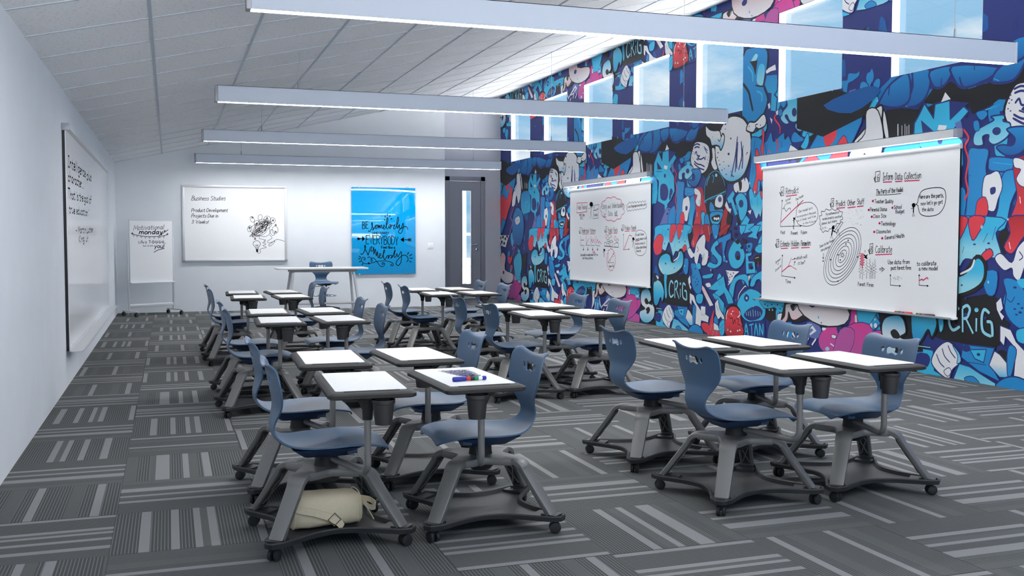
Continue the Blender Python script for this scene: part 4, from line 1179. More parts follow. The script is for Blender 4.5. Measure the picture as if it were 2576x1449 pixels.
  ([1552,543,1615,554,1666,577],0,1,0,0),
  ([2355,1014,2425,1021,2419,926,2356,918],0,1,0,1),
  ('3',2377,932,2409,932,60,0,1,0),
  ([2324,955,2356,918,2360,966],0,2.2,0,0),
  ('Produce',2464,930,2668,933,73,0,1,0),
  ('Bounds',2726,933,2907,938,72,0,1,0),
  ([2468,913,2490,907,2513,913,2535,907,2558,914,2580,908,2602,914,2625,908,2647,915],1,1.5,1,0),
  ([2726,916,2747,910,2768,917,2788,911,2809,918,2829,912,2849,919,2870,912,2890,919],1,1.5,1,0),
  ([2413,862,2416,592,2651,607],0,1,0,0),
  ([2398,849,2413,862,2428,848],0,1,0,0),
  ([2618,616,2651,607,2618,599],0,1,0,0),
  ([2423,604,2471,621],1,1,0,0),
  ([2440,623,2486,639],1,1,0,0),
  ([2456,641,2500,658],1,1,0,0),
  ([2473,660,2515,676],1,1,0,0),
  ([2489,678,2529,694],1,1,0,0),
  ([2505,696,2544,712],1,1,0,0),
  ([2522,715,2558,731],1,1,0,0),
  ([2538,733,2573,749],1,1,0,0),
  ([2554,751,2587,767],1,1,0,0),
  ([2571,769,2601,785],1,1,0,0),
  ([2587,787,2616,803],1,1,0,0),
  ([2603,806,2630,821],1,1,0,0),
  ([2619,824,2644,839],1,1,0,0),
  ([2633,838,2695,842,2742,817],0,1.2,1,0),
  ([2822,783,2809,773,2783,773,2770,783,2783,793,2809,793],0,3.68,1,1),
  ([2796,766,2791,697],0,2.4,0,0),
  ([2765,639,2791,700,2821,640],0,1,0,0),
  ([2731,740,2797,751,2849,776],0,1,0,0),
  ([2864,752,2832,775,2874,798,2884,873,2978,922,3134,917,3264,859,3306,738,3281,601,3191,524,3036,503,2895,543,2852,628],0,1,1,1),
  ("We don't know",2884,828,3193,842,42,0,1,0),
  ('exactly where it will',2892,752,3289,776,42,0,1,0),
  ('be but we know it',2886,682,3239,697,42,0,1,0),
  ('will be within these',2887,612,3281,633,42,0,1,0),
  ('bounds',2920,563,3087,568,42,0,1,0),
  ([2892,743,3025,752],1,1.2,0,0),
 ],
 'left': [
  ('"',52,1829,229,1834,23,0,1,0),
  ('Intelligence',185,1732,2287,1751,106,0,1.2,0),
  ('plus',2488,1737,3186,1756,103,0,1.2,0),
  ('character...',153,1594,1995,1607,91,0,1.2,0),
  ('That is the goal of',115,1431,3105,1475,90,0,1.2,0),
  ('true education."',182,1295,2706,1315,79,0,1.2,0),
  ('- Martin Luther',884,1101,3308,1129,73,0,1.2,0),
  ('King, Jr.',1215,1006,2562,1020,74,0,1.2,0),
 ],
 'biz': [
  ('Business Studies',130,1121,743,1128,81,2,1,0.22),
  ('Product Development',125,902,787,907,66,2,1,0.22),
  ('Projects Due in',123,796,608,800,67,2,1,0.22),
  ('3 Weeks!',124,684,430,683,62,2,1,0.22),
  ([1562,606,1567,489,1472,433,1363,463,1246,494,1198,589,1290,665,1368,716,1472,744,1541,696,1512,621,1497,568,1447,522,1383,511,1339,542,1306,582,1289,644,1370,690,1465,709,1582,718,1608,653,1539,580,1472,497,1354,441,1283,468,1288,543,1312,630,1376,744,1448,769,1495,761,1525,704,1509,595,1446,520,1375,469,1281,461,1253,532,1274,602,1351,671,1490,717,1574,698,1573,658,1558,617,1466,561,1380,537,1319,508,1297,519,1325,578,1390,647,1452,731,1530,783,1531,715,1514,647,1474,547,1352,451,1257,424,1240,471,1255,535,1354,645,1467,720,1533,751,1561,746,1510,669,1448,591,1381,519,1331,494,1323,522,1339,563,1375,608,1469,667,1527,676,1592,693,1590,675,1474,612,1360,552,1273,499,1216,454,1306,519,1379,585,1454,679,1508,762,1517,779,1497,740,1451,653,1375,535,1329,489,1269,441,1252,448,1359,555,1463,637,1602,726,1621,735,1546,690,1468,648,1364,587,1303,539,1321,536,1337,533,1380,553,1444,614,1491,665,1535,715,1535,731,1464,682,1370,606,1251,510,1194,434,1285,474,1361,506,1484,586,1565,701],0,0.8,1,0),
  ([1427,792,1420,779,1411,769,1401,761,1391,756,1380,754,1370,756,1362,762,1356,771,1352,782,1351,795,1353,808,1357,822,1364,835,1372,845,1382,853,1393,858,1404,860,1413,858,1422,852,1428,843,1432,832,1433,819,1431,806],0,0.8,1,1),
  ([1276,784,1281,769,1283,754,1282,740,1279,728,1273,719,1265,714,1256,712,1246,714,1236,720,1226,729,1217,741,1210,755,1206,770,1203,785,1204,799,1207,811,1213,820,1221,825,1230,827,1240,825,1251,819,1260,810,1269,798],0,0.8,1,1),
  ([1593,758,1588,743,1578,730,1565,720,1550,713,1533,710,1516,711,1500,717,1486,726,1474,738,1467,753,1463,768,1464,784,1470,799,1479,812,1492,823,1507,830,1524,833,1541,831,1558,826,1572,817,1583,805,1591,790,1594,774],0,0.8,1,1),
  ([1681,748,1679,733,1674,720,1665,709,1655,700,1643,694,1630,692,1617,694,1604,699,1594,708,1586,720,1581,733,1580,747,1582,761,1587,775,1595,786,1606,795,1618,801,1631,802,1644,801,1656,795,1666,787,1674,775,1679,762],0,0.8,1,1),
  ([1230,579,1226,564,1219,550,1211,539,1201,531,1191,527,1181,527,1172,531,1164,539,1158,550,1155,564,1154,579,1156,594,1161,610,1168,623,1176,634,1186,642,1196,646,1206,646,1215,642,1223,635,1228,624,1232,610,1232,595],0,0.8,1,1),
  ([1731,564,1729,545,1723,527,1714,512,1702,500,1688,493,1673,490,1658,492,1644,500,1632,511,1623,527,1618,544,1616,563,1618,583,1624,600,1634,616,1646,627,1660,635,1675,637,1689,635,1703,627,1715,616,1724,601,1730,583],0,0.8,1,1),
  ([1385,697,1383,684,1377,672,1369,661,1357,653,1344,648,1330,646,1317,647,1304,652,1293,661,1285,671,1279,683,1278,697,1280,710,1285,722,1294,733,1305,741,1318,746,1332,748,1346,746,1358,741,1369,733,1378,723,1383,710],0,0.8,1,1),
  ([1477,679,1476,667,1471,655,1464,645,1454,637,1443,632,1431,630,1420,632,1409,637,1400,644,1393,655,1388,666,1387,679,1388,692,1393,703,1400,713,1410,721,1421,726,1433,728,1444,726,1455,722,1465,714,1472,704,1476,692],0,0.8,1,1),
  ([1503,582,1500,567,1493,554,1483,543,1469,534,1453,528,1436,526,1419,528,1403,534,1390,542,1380,554,1373,567,1371,581,1374,595,1380,609,1391,620,1405,629,1421,634,1438,636,1454,635,1470,629,1484,620,1494,609,1500,596],0,0.8,1,1),
  ([1655,529,1660,514,1662,499,1661,485,1658,473,1652,464,1644,458,1635,456,1624,458,1614,464,1604,474,1595,486,1588,500,1583,515,1581,530,1582,544,1585,556,1591,565,1599,571,1608,573,1618,570,1629,565,1639,555,1648,543],0,0.8,1,1),
  ([1245,796,1242,791,1236,789,1230,791,1228,796,1231,801,1236,804,1242,802],0,0.9,1,1),
  ([1260,796,1258,791,1252,789,1246,791,1243,796,1246,802,1252,804,1258,802],0,0.9,1,1),
  ([1251,811,1249,805,1243,802,1239,805,1236,811,1239,817,1244,819,1249,817],0,0.9,1,1),
  ([1524,788,1522,783,1516,781,1510,783,1507,788,1510,793,1516,796,1522,794],0,0.9,1,1),
  ([1540,788,1537,783,1531,781,1525,783,1523,788,1525,794,1531,796,1537,794],0,0.9,1,1),
  ([1530,803,1528,797,1523,794,1518,797,1516,803,1518,809,1523,812,1528,809],0,0.9,1,1),
  ([1637,746,1635,741,1629,739,1623,741,1621,746,1623,751,1629,753,1635,751],0,0.9,1,1),
  ([1653,746,1650,741,1645,739,1639,741,1636,746,1639,751,1645,754,1651,751],0,0.9,1,1),
  ([1644,761,1641,755,1636,752,1631,755,1629,761,1631,767,1636,769,1642,767],0,0.9,1,1),
  ([1324,680,1321,675,1315,673,1310,675,1307,680,1310,685,1316,687,1321,685],0,0.9,1,1),
  ([1339,680,1337,675,1331,673,1325,675,1323,680,1325,685,1331,687,1337,685],0,0.9,1,1),
  ([1330,695,1328,688,1323,686,1318,688,1316,694,1318,700,1323,703,1328,701],0,0.9,1,1),
  ([1430,675,1427,670,1421,668,1415,670,1413,675,1415,681,1421,683,1427,681],0,0.9,1,1),
  ([1445,675,1443,670,1437,668,1431,670,1428,675,1431,681,1437,683,1443,681],0,0.9,1,1),
  ([1436,690,1434,684,1429,682,1423,684,1421,690,1424,696,1429,699,1434,696],0,0.9,1,1),
  ([1191,601,1189,596,1183,594,1177,596,1175,601,1177,607,1183,609,1189,607],0,0.9,1,1),
  ([1207,601,1204,596,1198,594,1192,596,1190,601,1193,607,1198,609,1204,607],0,0.9,1,1),
  ([1197,616,1195,610,1190,607,1185,610,1183,616,1185,622,1190,625,1195,622],0,0.9,1,1),
  ([1436,605,1433,599,1427,597,1422,599,1419,605,1422,610,1428,612,1434,610],0,0.9,1,1),
  ([1451,605,1449,599,1443,597,1437,599,1435,605,1437,610,1443,612,1449,610],0,0.9,1,1),
  ([1442,619,1440,613,1435,611,1430,613,1428,619,1430,625,1435,628,1440,625],0,0.9,1,1),
  ([1687,654,1684,649,1678,647,1672,649,1670,654,1672,660,1678,662,1684,660],0,0.9,1,1),
  ([1702,655,1700,649,1694,647,1688,649,1686,654,1688,660,1694,662,1700,660],0,0.9,1,1),
  ([1693,669,1691,663,1686,661,1681,663,1679,669,1681,675,1686,678,1691,675],0,0.9,1,1),
  ([1685,522,1683,517,1677,515,1671,517,1668,522,1671,527,1677,529,1683,527],0,0.9,1,1),
  ([1701,522,1698,517,1692,515,1686,517,1684,522,1687,527,1693,529,1698,527],0,0.9,1,1),
  ([1691,537,1689,531,1684,528,1679,531,1677,537,1679,543,1684,545,1689,543],0,0.9,1,1),
  ([1293,387,1290,382,1284,380,1279,382,1276,387,1279,392,1285,394,1290,392],0,0.9,1,1),
  ([1308,387,1306,382,1300,380,1294,382,1292,387,1294,392,1300,394,1306,392],0,0.9,1,1),
  ([1299,402,1297,396,1292,393,1287,396,1285,402,1287,408,1292,410,1297,408],0,0.9,1,1),
  ([1376,447,1373,398,1417,386,1494,367,1458,349,1488,331,1434,316,1499,288,1442,260,1502,226,1384,190,1393,135,1360,111,1330,129],0,0.8,1,0),
  ([1311,196,1290,233,1257,276,1261,325,1297,352,1348,352,1386,319,1385,270,1355,227,1346,196],0,0.9,1,0),
  ([1309,190,1346,184],0,1.5,0,0),
  ([1310,176,1345,169],0,1.5,0,0),
  ([1311,161,1343,155],0,1.5,0,0),
  ([1312,146,1342,140],0,1.5,0,0),
  ([1313,196,1308,258,1296,276,1320,264,1326,276,1335,264,1352,279,1340,257,1337,196],0,0.8,0,0),
  ([1567,465,1614,416,1578,380,1530,349,1541,312,1601,324,1668,349,1613,275,1564,254,1547,275,1601,312,1686,373,1758,373,1854,340],0,0.8,1,0),
 ],
 'blue': [
  ('BE',217,912,333,915,142,0,1.1,0),
  ('WHO MAKES',410,807,755,807,40,0,1.5,0),
  ('EVERYBODY',287,612,943,587,169,0,1.1,0),
  ('Feel like a',596,514,877,513,52,0,1.4,0),
  ([334,874,355,852,392,903,421,996,407,1035,402,995,431,924,425,887,454,924,474,967,498,982,478,924,503,914,526,960,515,982,538,979,545,924,561,979,576,925,589,982,605,975,610,925,634,928,669,965,647,982,637,925,667,908,711,997,737,1112,720,1133,702,1054,705,925,736,915,756,975,780,997,800,968,779,918,762,939,806,983,828,983,857,976,879,997,847,925,879,918,935,1026,954,1130,930,1134,916,998,930,923,968,998,970,926,1005,926,1044,1027,1041,911,996,818,949,846,970,894,1026,929,1085,958,1129,941,1141,894],0,1.2,1,0),
  ([176,417,201,396,244,453,277,560,258,575,266,502,309,424,326,383,349,452,374,531,405,549,381,466,422,473,442,538,444,401,474,502,490,365,514,451,528,334,557,351,587,396,563,408,554,336,598,324,639,408,666,468,647,479,633,364,664,289,703,347,732,375,755,341,732,313,744,357,791,378,814,363,790,317,829,360,867,464,879,476,855,349,893,346,914,406,937,345,997,449,1008,348,993,232,941,169,895,204,919,269,1011,362,1085,376,1138,333,1143,274,1117,243],0,1.2,1,0),
  ([315,333,351,345,387,323,412,265,385,257,389,306,441,323,510,239,582,155,643,163,658,218,615,229,611,192,644,209],0,1,1,0),
  ([236,307,253,281,268,317,236,341,200,321,192,267,250,215,350,214,525,257,685,263,801,234,839,190,816,158,784,179,810,196],0,1,1,0),
  ([726,1212,723,1180],0,1.3,0,0),
  ([669,1166,683,1147],0,1.3,0,0),
  ([655,1097,673,1085],0,1.3,0,0),
  ([784,1179,763,1158],0,1.3,0,0),
  ([816,1118,786,1106],0,1.3,0,0),
  ([147,365,176,336],0,1.3,0,0),
  ([132,313,164,307],0,1.3,0,0),
  ([146,250,178,261],0,1.3,0,0),
  ([218,213,200,187],0,1.3,0,0),
  ([1156,434,1132,391],0,1.3,0,0),
  ([1221,393,1174,361],0,1.3,0,0),
  ([1233,314,1185,318],0,1.3,0,0),
  ([1205,233,1176,260],0,1.3,0,0),
  ([325,229,336,200],0,1.3,0,0),
  ([339,234,353,206],0,1.3,0,0),
  ([117,710,225,710],0,1.3,0,0),
  ([219,738,248,708,219,681],0,2,0,1),
  ([228,727,239,708,227,691],0,2,0,1),
  ([1202,687,1032,692],0,1.3,0,0),
  ([1048,721,1007,692,1048,663],0,2,0,1),
  ([1042,706,1019,692,1042,677],0,2.4,0,1),
  ([110,732,130,710,110,687],0,1,0,0),
  ([127,732,147,710,127,687],0,1,0,0),
  ([144,732,164,710,144,687],0,1,0,0),
  ([1211,715,1187,689,1211,660],0,1,0,0),
  ([1187,715,1163,689,1187,660],0,1,0,0),
  ([1164,715,1140,689,1163,660],0,1,0,0),
 ],
 'easel': [
  ('Motivational',71,941,650,963,85,0,0.8,0.2),
  ('monday',175,873,620,874,77,0,1.6,0.25),
  ([612,874,590,823,561,820,568,850,649,897,679,938,657,934,671,911,738,954],0,1.1,1,0),
  ([32,878,150,849,283,830,417,825,546,833],0,1,1,0),
  ([619,839,677,850,736,874],0,1,1,0),
  ([59,864,90,862,73,827],0,0.6,0,1),
  ([124,851,155,849,138,814],0,0.6,0,1),
  ([202,838,233,836,216,801],0,0.6,0,1),
  ([280,830,311,828,293,793],0,0.6,0,1),
  ([357,825,389,822,371,788],0,0.6,0,1),
  ([446,825,477,822,459,787],0,0.6,0,1),
  ([532,831,564,828,546,793],0,0.6,0,1),
  ([633,842,665,839,647,804],0,0.6,0,1),
  ([46,886,65,886],0,1,0,0),
  ([46,886,45,867],0,1,0,0),
  ([46,886,27,887],0,1,0,0),
  ([46,886,48,904],0,1,0,0),
  ([721,874,742,874],0,1,0,0),
  ([721,874,720,855],0,1,0,0),
  ([721,874,701,875],0,1,0,0),
  ([721,874,724,893],0,1,0,0),
  ('Life is',164,707,315,706,47,0,1,0),
  ('T-O-U-G-H...',358,706,689,705,48,0,1.2,0),
  ('but so are',248,646,437,648,38,0,0.7,0),
  ('you!',463,621,651,617,72,0,1.3,0.1),
  ([455,544,527,582,614,603,652,606],0,1.2,1,0),
 ],
}

# ------------------------------------------------------------------ whiteboards on the mural wall
def mural_board(y0, y1, z0, z1, label, ink):
    t = thing('whiteboard', label, 'whiteboard', (XR, (y0 + y1) / 2, z0))
    xf = XR - .034
    b = MB(); b.box((xf, y0, z0), (xf + .004, y1, z1)); local_part('panel', b, 'board_white', t)
    b = MB(); b.box((xf + .004, y0 + .004, z0 + .004), (XR - .001, y1 - .004, z1 - .004)); local_part('backing', b, 'board_edge', t)
    b = MB(); b.box((XR - .04, y0 - .005, z1), (XR - .001, y1 + .028, z1 + .048)); b.box((XR - .043, y0 - .005, z1 + .008), (XR - .04, y1 + .028, z1 + .04)); local_part('top_rail', b, 'rail_alu', t, bevel=.003)
    # pen tray: lip, trough and rolled front edge
    b = MB(); prof = [(-.03, .012), (-.036, -.004), (-.085, -.010), (-.105, -.002), (-.112, .010), (-.116, .010), (-.110, -.008), (-.088, -.016), (-.034, -.012), (-.026, -.010), (-.026, .012)]
    b.rings([[(XR + a, y, z0 + c) for a, c in prof] for y in (y0 - .012, y1 + .03)])
    local_part('pen_tray', b, 'rail_alu', t, smooth=50)
    k = Ink((xf, y1, z0), (0, -1, 0), (0, 0, 1)); k.draw(INK[ink], .0068); k.finish(t)
    return t
mural_board(7.945, 11.396, .606, 2.277, 'large whiteboard on the mural wall with black and red notes on calibration and orbits', 'big')
mural_board(14.62, 18.05, .605, 2.279, 'large whiteboard nearer the door on the mural wall, with a red cloud at its top', 'small')
def board_lamp(y0, y1, label):
    t = thing('whiteboard_lamp', label, 'lamp', (XR, (y0 + y1) / 2, 2.384))
    b = MB(); b.box((XR - .100, y0, 2.392), (XR - .096, y1, 2.47)); b.box((XR - .1, y0, 2.466), (XR - .001, y1, 2.47)); b.box((XR - .006, y0, 2.392), (XR - .001, y1, 2.466))
    b.box((XR - .1, y0, 2.384), (XR - .094, y1, 2.392)); b.box((XR - .03, y0, 2.384), (XR - .001, y1, 2.392))
    local_part('housing', b, 'rail_alu', t)
    b = MB(); b.box((XR - .094, y0 + .01, 2.386), (XR - .03, y1 - .01, 2.390)); local_part('diffuser', b, 'board_lamp', t, label='glowing white light strip')
    for a, c in ((y0 - .002, y0 + .014), (y1 - .014, y1 + .002)):
        b = MB(); b.box((XR - .101, a, 2.383), (XR - .001, c, 2.471)); local_part('end_cap', b, 'rail_grey', t, bevel=.002)
board_lamp(7.95, 11.52, 'slim grey lamp above the whiteboard with the orbit drawing')
board_lamp(14.62, 18.26, 'slim grey lamp above the whiteboard with the red cloud drawing')

# ------------------------------------------------------------------ glass board along the left wall
t = thing('whiteboard', 'tall white glass board along the left wall with a black handwritten quote', 'whiteboard', (XL, 13.45, .33))
b = MB(); b.box((XL + .026, 10.22, .336), (XL + .034, 16.72, 2.425)); local_part('panel', b, 'board_white', t)
b = MB(); b.box((XL + .001, 10.225, .34), (XL + .026, 16.715, 2.42)); local_part('backing', b, 'board_edge', t)
b = MB(); prof = [(.001, 2.405), (.036, 2.405), (.066, 2.418), (.066, 2.452), (.058, 2.462), (.001, 2.462)]
b.rings([[(XL + a, y, z) for a, z in prof] for y in (10.215, 16.74)]); local_part('top_rail', b, 'rail_alu', t, smooth=30)
b = MB(); b.box((XL + .001, 10.195, 2.40), (XL + .070, 10.215, 2.466)); local_part('end_cap', b, 'rail_grey', t, bevel=.002)
b = MB(); prof = [(.030, .372), (.036, .372), (.038, .345), (.050, .340), (.125, .340), (.150, .347), (.162, .362), (.167, .362), (.155, .340), (.128, .332), (.046, .332), (.030, .338)]
b.rings([[(XL + a, y, z) for a, z in prof] for y in (10.2, 16.76)]); local_part('pen_tray', b, 'rail_alu', t, smooth=40)
k = Ink((XL + .034, 10.22, .345), (0, 1, 0), (0, 0, 1)); k.N = Vector((1, 0, 0)); k.draw(INK['left'], .0145); k.finish(t, gap=.3)

# ------------------------------------------------------------------ boards on the back wall
t = thing('whiteboard', 'framed whiteboard on the back wall with a scribble ball and a light bulb', 'whiteboard', (1.21, YB, .96))
x0, x1, z0, z1 = .240, 2.187, .960, 2.395
b = MB(); b.box((x0 + .02, YB - .02, z0 + .02), (x1 - .02, YB - .002, z1 - .02)); local_part('panel', b, 'board_white', t)
for a in (x0, x1 - .045):
    b = MB(); b.box((a, YB - .032, z0), (a + .045, YB - .001, z1)); local_part('side_frame', b, 'rail_alu', t, bevel=.004)
b = MB(); b.box((x0 - .003, YB - .040, z1 - .03), (x1 + .003, YB - .001, z1 + .014)); local_part('top_rail', b, 'rail_alu', t, bevel=.004)
b = MB(); b.box((x0 + .05, YB - .05, z0 - .003), (x1 - .05, YB - .001, z0 + .028)); local_part('pen_tray', b, 'rail_alu', t, bevel=.004)
for a in (x0 - .004, x1 - .046):
    b = MB(); b.box((a, YB - .056, z0 - .006), (a + .05, YB - .001, z0 + .03)); local_part('corner_cap', b, 'rail_grey', t, bevel=.004)
k = Ink((.286, YB - .0205, .994), (1, 0, 0), (0, 0, 1)); k.draw(INK['biz'], .0085); k.finish(t, gap=.15)

t = thing('glass_board', 'bright blue glass board on the back wall with black hand-lettered motto', 'glass board', (4.10, YB, .676))
b = MB(); b.box((3.452, YB - .038, .676), (4.754, YB - .030, 2.414)); local_part('panel', b, 'blue_glass', t, bevel=.0015)
for x, z in ((3.60, 2.414), (4.59, 2.414), (3.60, .676), (4.59, .676)):
    b = MB(); b.lathe([(.020, 0), (.020, .05), (.016, .056)], (x, YB, z), 18, 'y'); b.v = [(p[0], 2 * YB - p[1], p[2]) for p in b.v]
    local_part('standoff_stud', b, 'chrome', t, smooth=40)
k = Ink((3.452, YB - .038, .676), (1, 0, 0), (0, 0, 1), .0008); k.draw(INK['blue'], .0125); k.finish(t, ('lettering', 'lettering'), .12)

t = thing('light_switch', 'white double light switch on the back wall beside the blue glass board', 'light switch', (5.077, YB, 1.24))
b = MB(); b.box((5.018, YB - .008, 1.179), (5.136, YB - .0005, 1.301)); local_part('wall_plate', b, 'white_plastic', t, bevel=.003)
for a in (5.038, 5.082):
    b = MB(); b.box((a, YB - .012, 1.205), (a + .034, YB - .007, 1.275)); local_part('rocker', b, 'white_plastic', t, bevel=.002)
t = thing('power_outlet', 'white outlet plate low on the graffiti mural between the two whiteboards', 'outlet', (XR, 12.96, .336))
b = MB(); b.box((XR - .010, 12.90, .27), (XR - .002, 13.02, .40)); local_part('wall_plate', b, 'white_plastic', t, bevel=.002)
for z in (.305, .365):
    b = MB(); b.box((XR - .013, 12.935, z - .018), (XR - .009, 12.985, z + .018)); local_part('socket', b, 'white_plastic', t, bevel=.002)

# ------------------------------------------------------------------ rolling easel
EP0, EP1 = Vector((-.66, 19.17, 0)), Vector((.06, 19.56, 0)); EU = (EP1 - EP0).normalized(); EN = Vector((EU.y, -EU.x, 0))
t = thing('mobile_easel', 'rolling whiteboard easel with motivational lettering, in the left back corner', 'easel', (EP0 + EP1) / 2)
EW = (EP1 - EP0).length
def eb(u0, u1, n0, n1, z0, z1): # oriented box in easel frame
    m_ = MB(); c = EP0 + EU * (u0 + u1) / 2 + EN * (n0 + n1) / 2 + Vector((0, 0, (z0 + z1) / 2)); m_.obox(c, EU * (u1 - u0) / 2, EN * (n1 - n0) / 2, (0, 0, (z1 - z0) / 2)); return m_
local_part('panel', eb(0, EW, -.02, 0, .6, 1.715), 'board_white', t)
local_part('top_trim', eb(-.008, EW + .008, -.022, .003, 1.712, 1.724), 'rail_alu', t); local_part('marker_ledge', eb(-.01, EW + .02, -.02, .05, .585, .603), 'rail_alu', t, bevel=.003)
for u in (-.012, EW):
    local_part('edge_trim', eb(u, u + .012, -.022, .003, .6, 1.72), 'rail_alu', t)
for u in (-.038, EW + .008):
    local_part('post', eb(u, u + .030, -.05, -.012, .10, 1.41), 'rail_alu', t, bevel=.008)
local_part('cross_bar', eb(-.03, EW + .03, -.045, -.018, .15, .215), 'rail_alu', t, bevel=.008)
for u in (-.023, EW + .023):
    f_ = local_part('foot', eb(u - .022, u + .022, -.27, .27, .082, .104), 'rail_alu', t, bevel=.008)
    for n_ in (-.24, .24):
        m_ = MB(); c = EP0 + EU * u + EN * n_; 
        a0 = EU * .5 + EN * .86
        for o0, o1 in ((-.022, -.005), (.005, .022)):
            pe = Vector((-a0.y, a0.x, 0)); rg = []
            for r, o in ((.022, o0), (.034, o0 + .002), (.036, o0 + .007), (.036, o1 - .007), (.034, o1 - .002), (.022, o1)):
                rg.append([c + Vector((0, 0, .036)) + a0 * o + (pe * math.cos(q) + Vector((0, 0, 1)) * math.sin(q)) * r for q in [2 * math.pi * i / 20 for i in range(20)]])
            m_.rings(rg)
        m_.lathe([(.012, .04), (.018, .06), (.010, .068), (.008, .085)], c, 12)
        local_part('caster', m_, 'caster_black', t, smooth=40)
k = Ink((EP0.x, EP0.y, .6), EU, (0, 0, 1)); k.N = EN; k.draw(INK['easel'], .0095); k.finish(t, ('lettering', 'lettering'), .12)

# ------------------------------------------------------------------ teacher's desk and stool
t = thing('flip_table', 'white standing-height table with splayed grey legs at the back wall', 'table', (2.62, 18.35, 0))
b = MB(); b.prism(rrect(1.80, 18.05, 3.42, 18.68, .05), .838, .866); local_part('tabletop', b, 'desk_white', t, bevel=.004)
for a in (18.12, 18.58):
    b = MB(); b.box((2.04, a, .79), (3.22, a + .03, .835)); local_part('apron_rail', b, 'under_grey', t, bevel=.004)
for sx, xa, xb in ((-1, 2.085, 1.985), (1, 3.16, 3.245)):
    for ya, yb in ((18.17, 18.02), (18.55, 18.70)):
        b = MB(); b.tube([(xa, ya, .835), (xa + (xb - xa) * .97, ya + (yb - ya) * .97, .07)], .024, 14); b.lathe([(.013, .05), (.016, .09)], (xb, yb, 0), 12)
        lg = local_part('leg', b, 'leg_light', t, smooth=50)
        m_ = MB(); m_.lathe([(.02, -.02), (.031, -.018), (.033, -.012), (.033, .012), (.031, .018), (.02, .02)], (xb, yb, .033), 20, 'x'); local_part('caster', m_, 'tube_grey', t, smooth=40)
    b = MB(); yb0 = 18.07; b.tube([(xa + (xb - xa) * .8, 18.05, .215), (xa + (xb - xa) * .8, 18.67, .215)], .014, 10); local_part('end_stretcher', b, 'leg_light', t, smooth=50)
b = MB(); b.tube([(2.0, 18.35, .215), (3.23, 18.35, .215)], .018, 12); local_part('stretcher', b, 'leg_light', t, smooth=50)

t = thing('drafting_stool', 'blue swivel stool with chrome foot ring behind the white table', 'stool', (2.77, 19.12, 0), math.radians(-84))
s_ = obj('seat_shell', SHELL, t); s_.location = (0, 0, .11)
m_ = MB(); m_.rings([[(x, y, .505) for x, y in rrect(-.115, -.085, .10, .085, .03)], [(x, y, .535) for x, y in rrect(-.155, -.13, .13, .13, .03)], [(x, y, .548) for x, y in rrect(-.17, -.15, .15, .15, .03)]]); part('seat_plate', m_, 'caster_black', t)
m_ = MB(); m_.lathe([(.05, .505), (.045, .46), (.03, .43), (.028, .10)], n=20); part('gas_column', m_, 'caster_black', t, smooth=40)
m_ = MB(); m_.tube([(.0, -.05, .49), (.0, -.22, .488), (0, -.25, .486)], .006, 8); part('height_lever', m_, 'tube_grey', t, smooth=40)
m_ = MB(); R_ = .225
m_.tube([(R_ * math.cos(2 * math.pi * i / 40), R_ * math.sin(2 * math.pi * i / 40), .315) for i in range(40)], .011, 10, closed=True)
for i in range(4):
    a = math.pi / 4 + i * math.pi / 2; m_.tube([(.03 * math.cos(a), .03 * math.sin(a), .30), (R_ * math.cos(a), R_ * math.sin(a), .315)], .008, 8)
part('foot_ring', m_, 'chrome', t, smooth=50)
for i in range(5):
    a = 2 * math.pi * i / 5 + .3; d_ = Vector((math.cos(a), math.sin(a), 0)); m_ = MB()
    m_.sweep([d_ * .02 + Vector((0, 0, .105)), d_ * .15 + Vector((0, 0, .09)), d_ * .29 + Vector((0, 0, .065))], [(-.022, -.015), (.022, -.015), (.018, .014), (-.018, .014)], Vector((-d_.y, d_.x, 0)))
    lg = part('base_leg', m_, 'caster_black', t, bevel=.004)
    m_ = MB(); m_.lathe([(.018, -.02), (.026, -.016), (.0265, 0), (.026, .016), (.018, .02)], (0, 0, .027), 16, 'x'); m_.lathe([(.008, .04), (.008, .075)], n=10)
    m_.v = [tuple(Matrix.Rotation(a + 1.1, 3, 'Z') @ Vector(v) + d_ * .28) for v in m_.v]; part('caster', m_, 'caster_black', t, smooth=40)

# ------------------------------------------------------------------ bag on the tray
BX, BY = .675, 4.645
t = thing('satchel', 'cream canvas roll bag with a buckled strap on the nearest chair tray', 'bag', (BX, BY, .0705), math.radians(7))
m_ = MB(); rings = []
for x, sy, sz in ((-.185, .055, .05), (-.18, .072, .070), (-.165, .080, .082), (-.10, .084, .088), (0, .085, .090), (.10, .084, .087), (.135, .080, .083), (.150, .070, .072), (.158, .05, .052)):
    rg = []
    for k_ in range(32):
        a = 2 * math.pi * k_ / 32; ca, sa = math.cos(a), math.sin(a)
        e = 2 / 3.2
        yy = math.copysign(abs(ca) ** e, ca) * sy; zz = math.copysign(abs(sa) ** e, sa) * sz
        wv = .003 * math.sin(5 * a + 25 * x)
        rg.append((x, yy + wv, max(.002, zz * .87 + .079 + wv - (.006 if sa > 0 else 0) * math.sin(12 * x))))
    rings.append(rg)
m_.rings(rings); part('body', m_, 'canvas', t, smooth=60)
for x in (-.168, .138):
    m_ = MB(); pts = []
    for k_ in range(32):
        a = 2 * math.pi * k_ / 32; ca, sa = math.cos(a), math.sin(a); e = 2 / 3.2
        pts.append((x, math.copysign(abs(ca) ** e, ca) * .083, max(.003, math.copysign(abs(sa) ** e, sa) * .075 + .079)))
    m_.tube(pts, .003, 6, closed=True); part('piping', m_, 'canvas', t, smooth=60)
def strap(pts, w, nrm_side, name, parent, th=.0035):
    q = [Vector(p) for p in catmull(pts, 5)]
    m_ = MB(); m_.sweep(q, [(-w / 2, -th / 2), (w / 2, -th / 2), (w / 2, th / 2), (-w / 2, th / 2)], Vector(nrm_side)); return part(name, m_, 'canvas', parent, smooth=60)
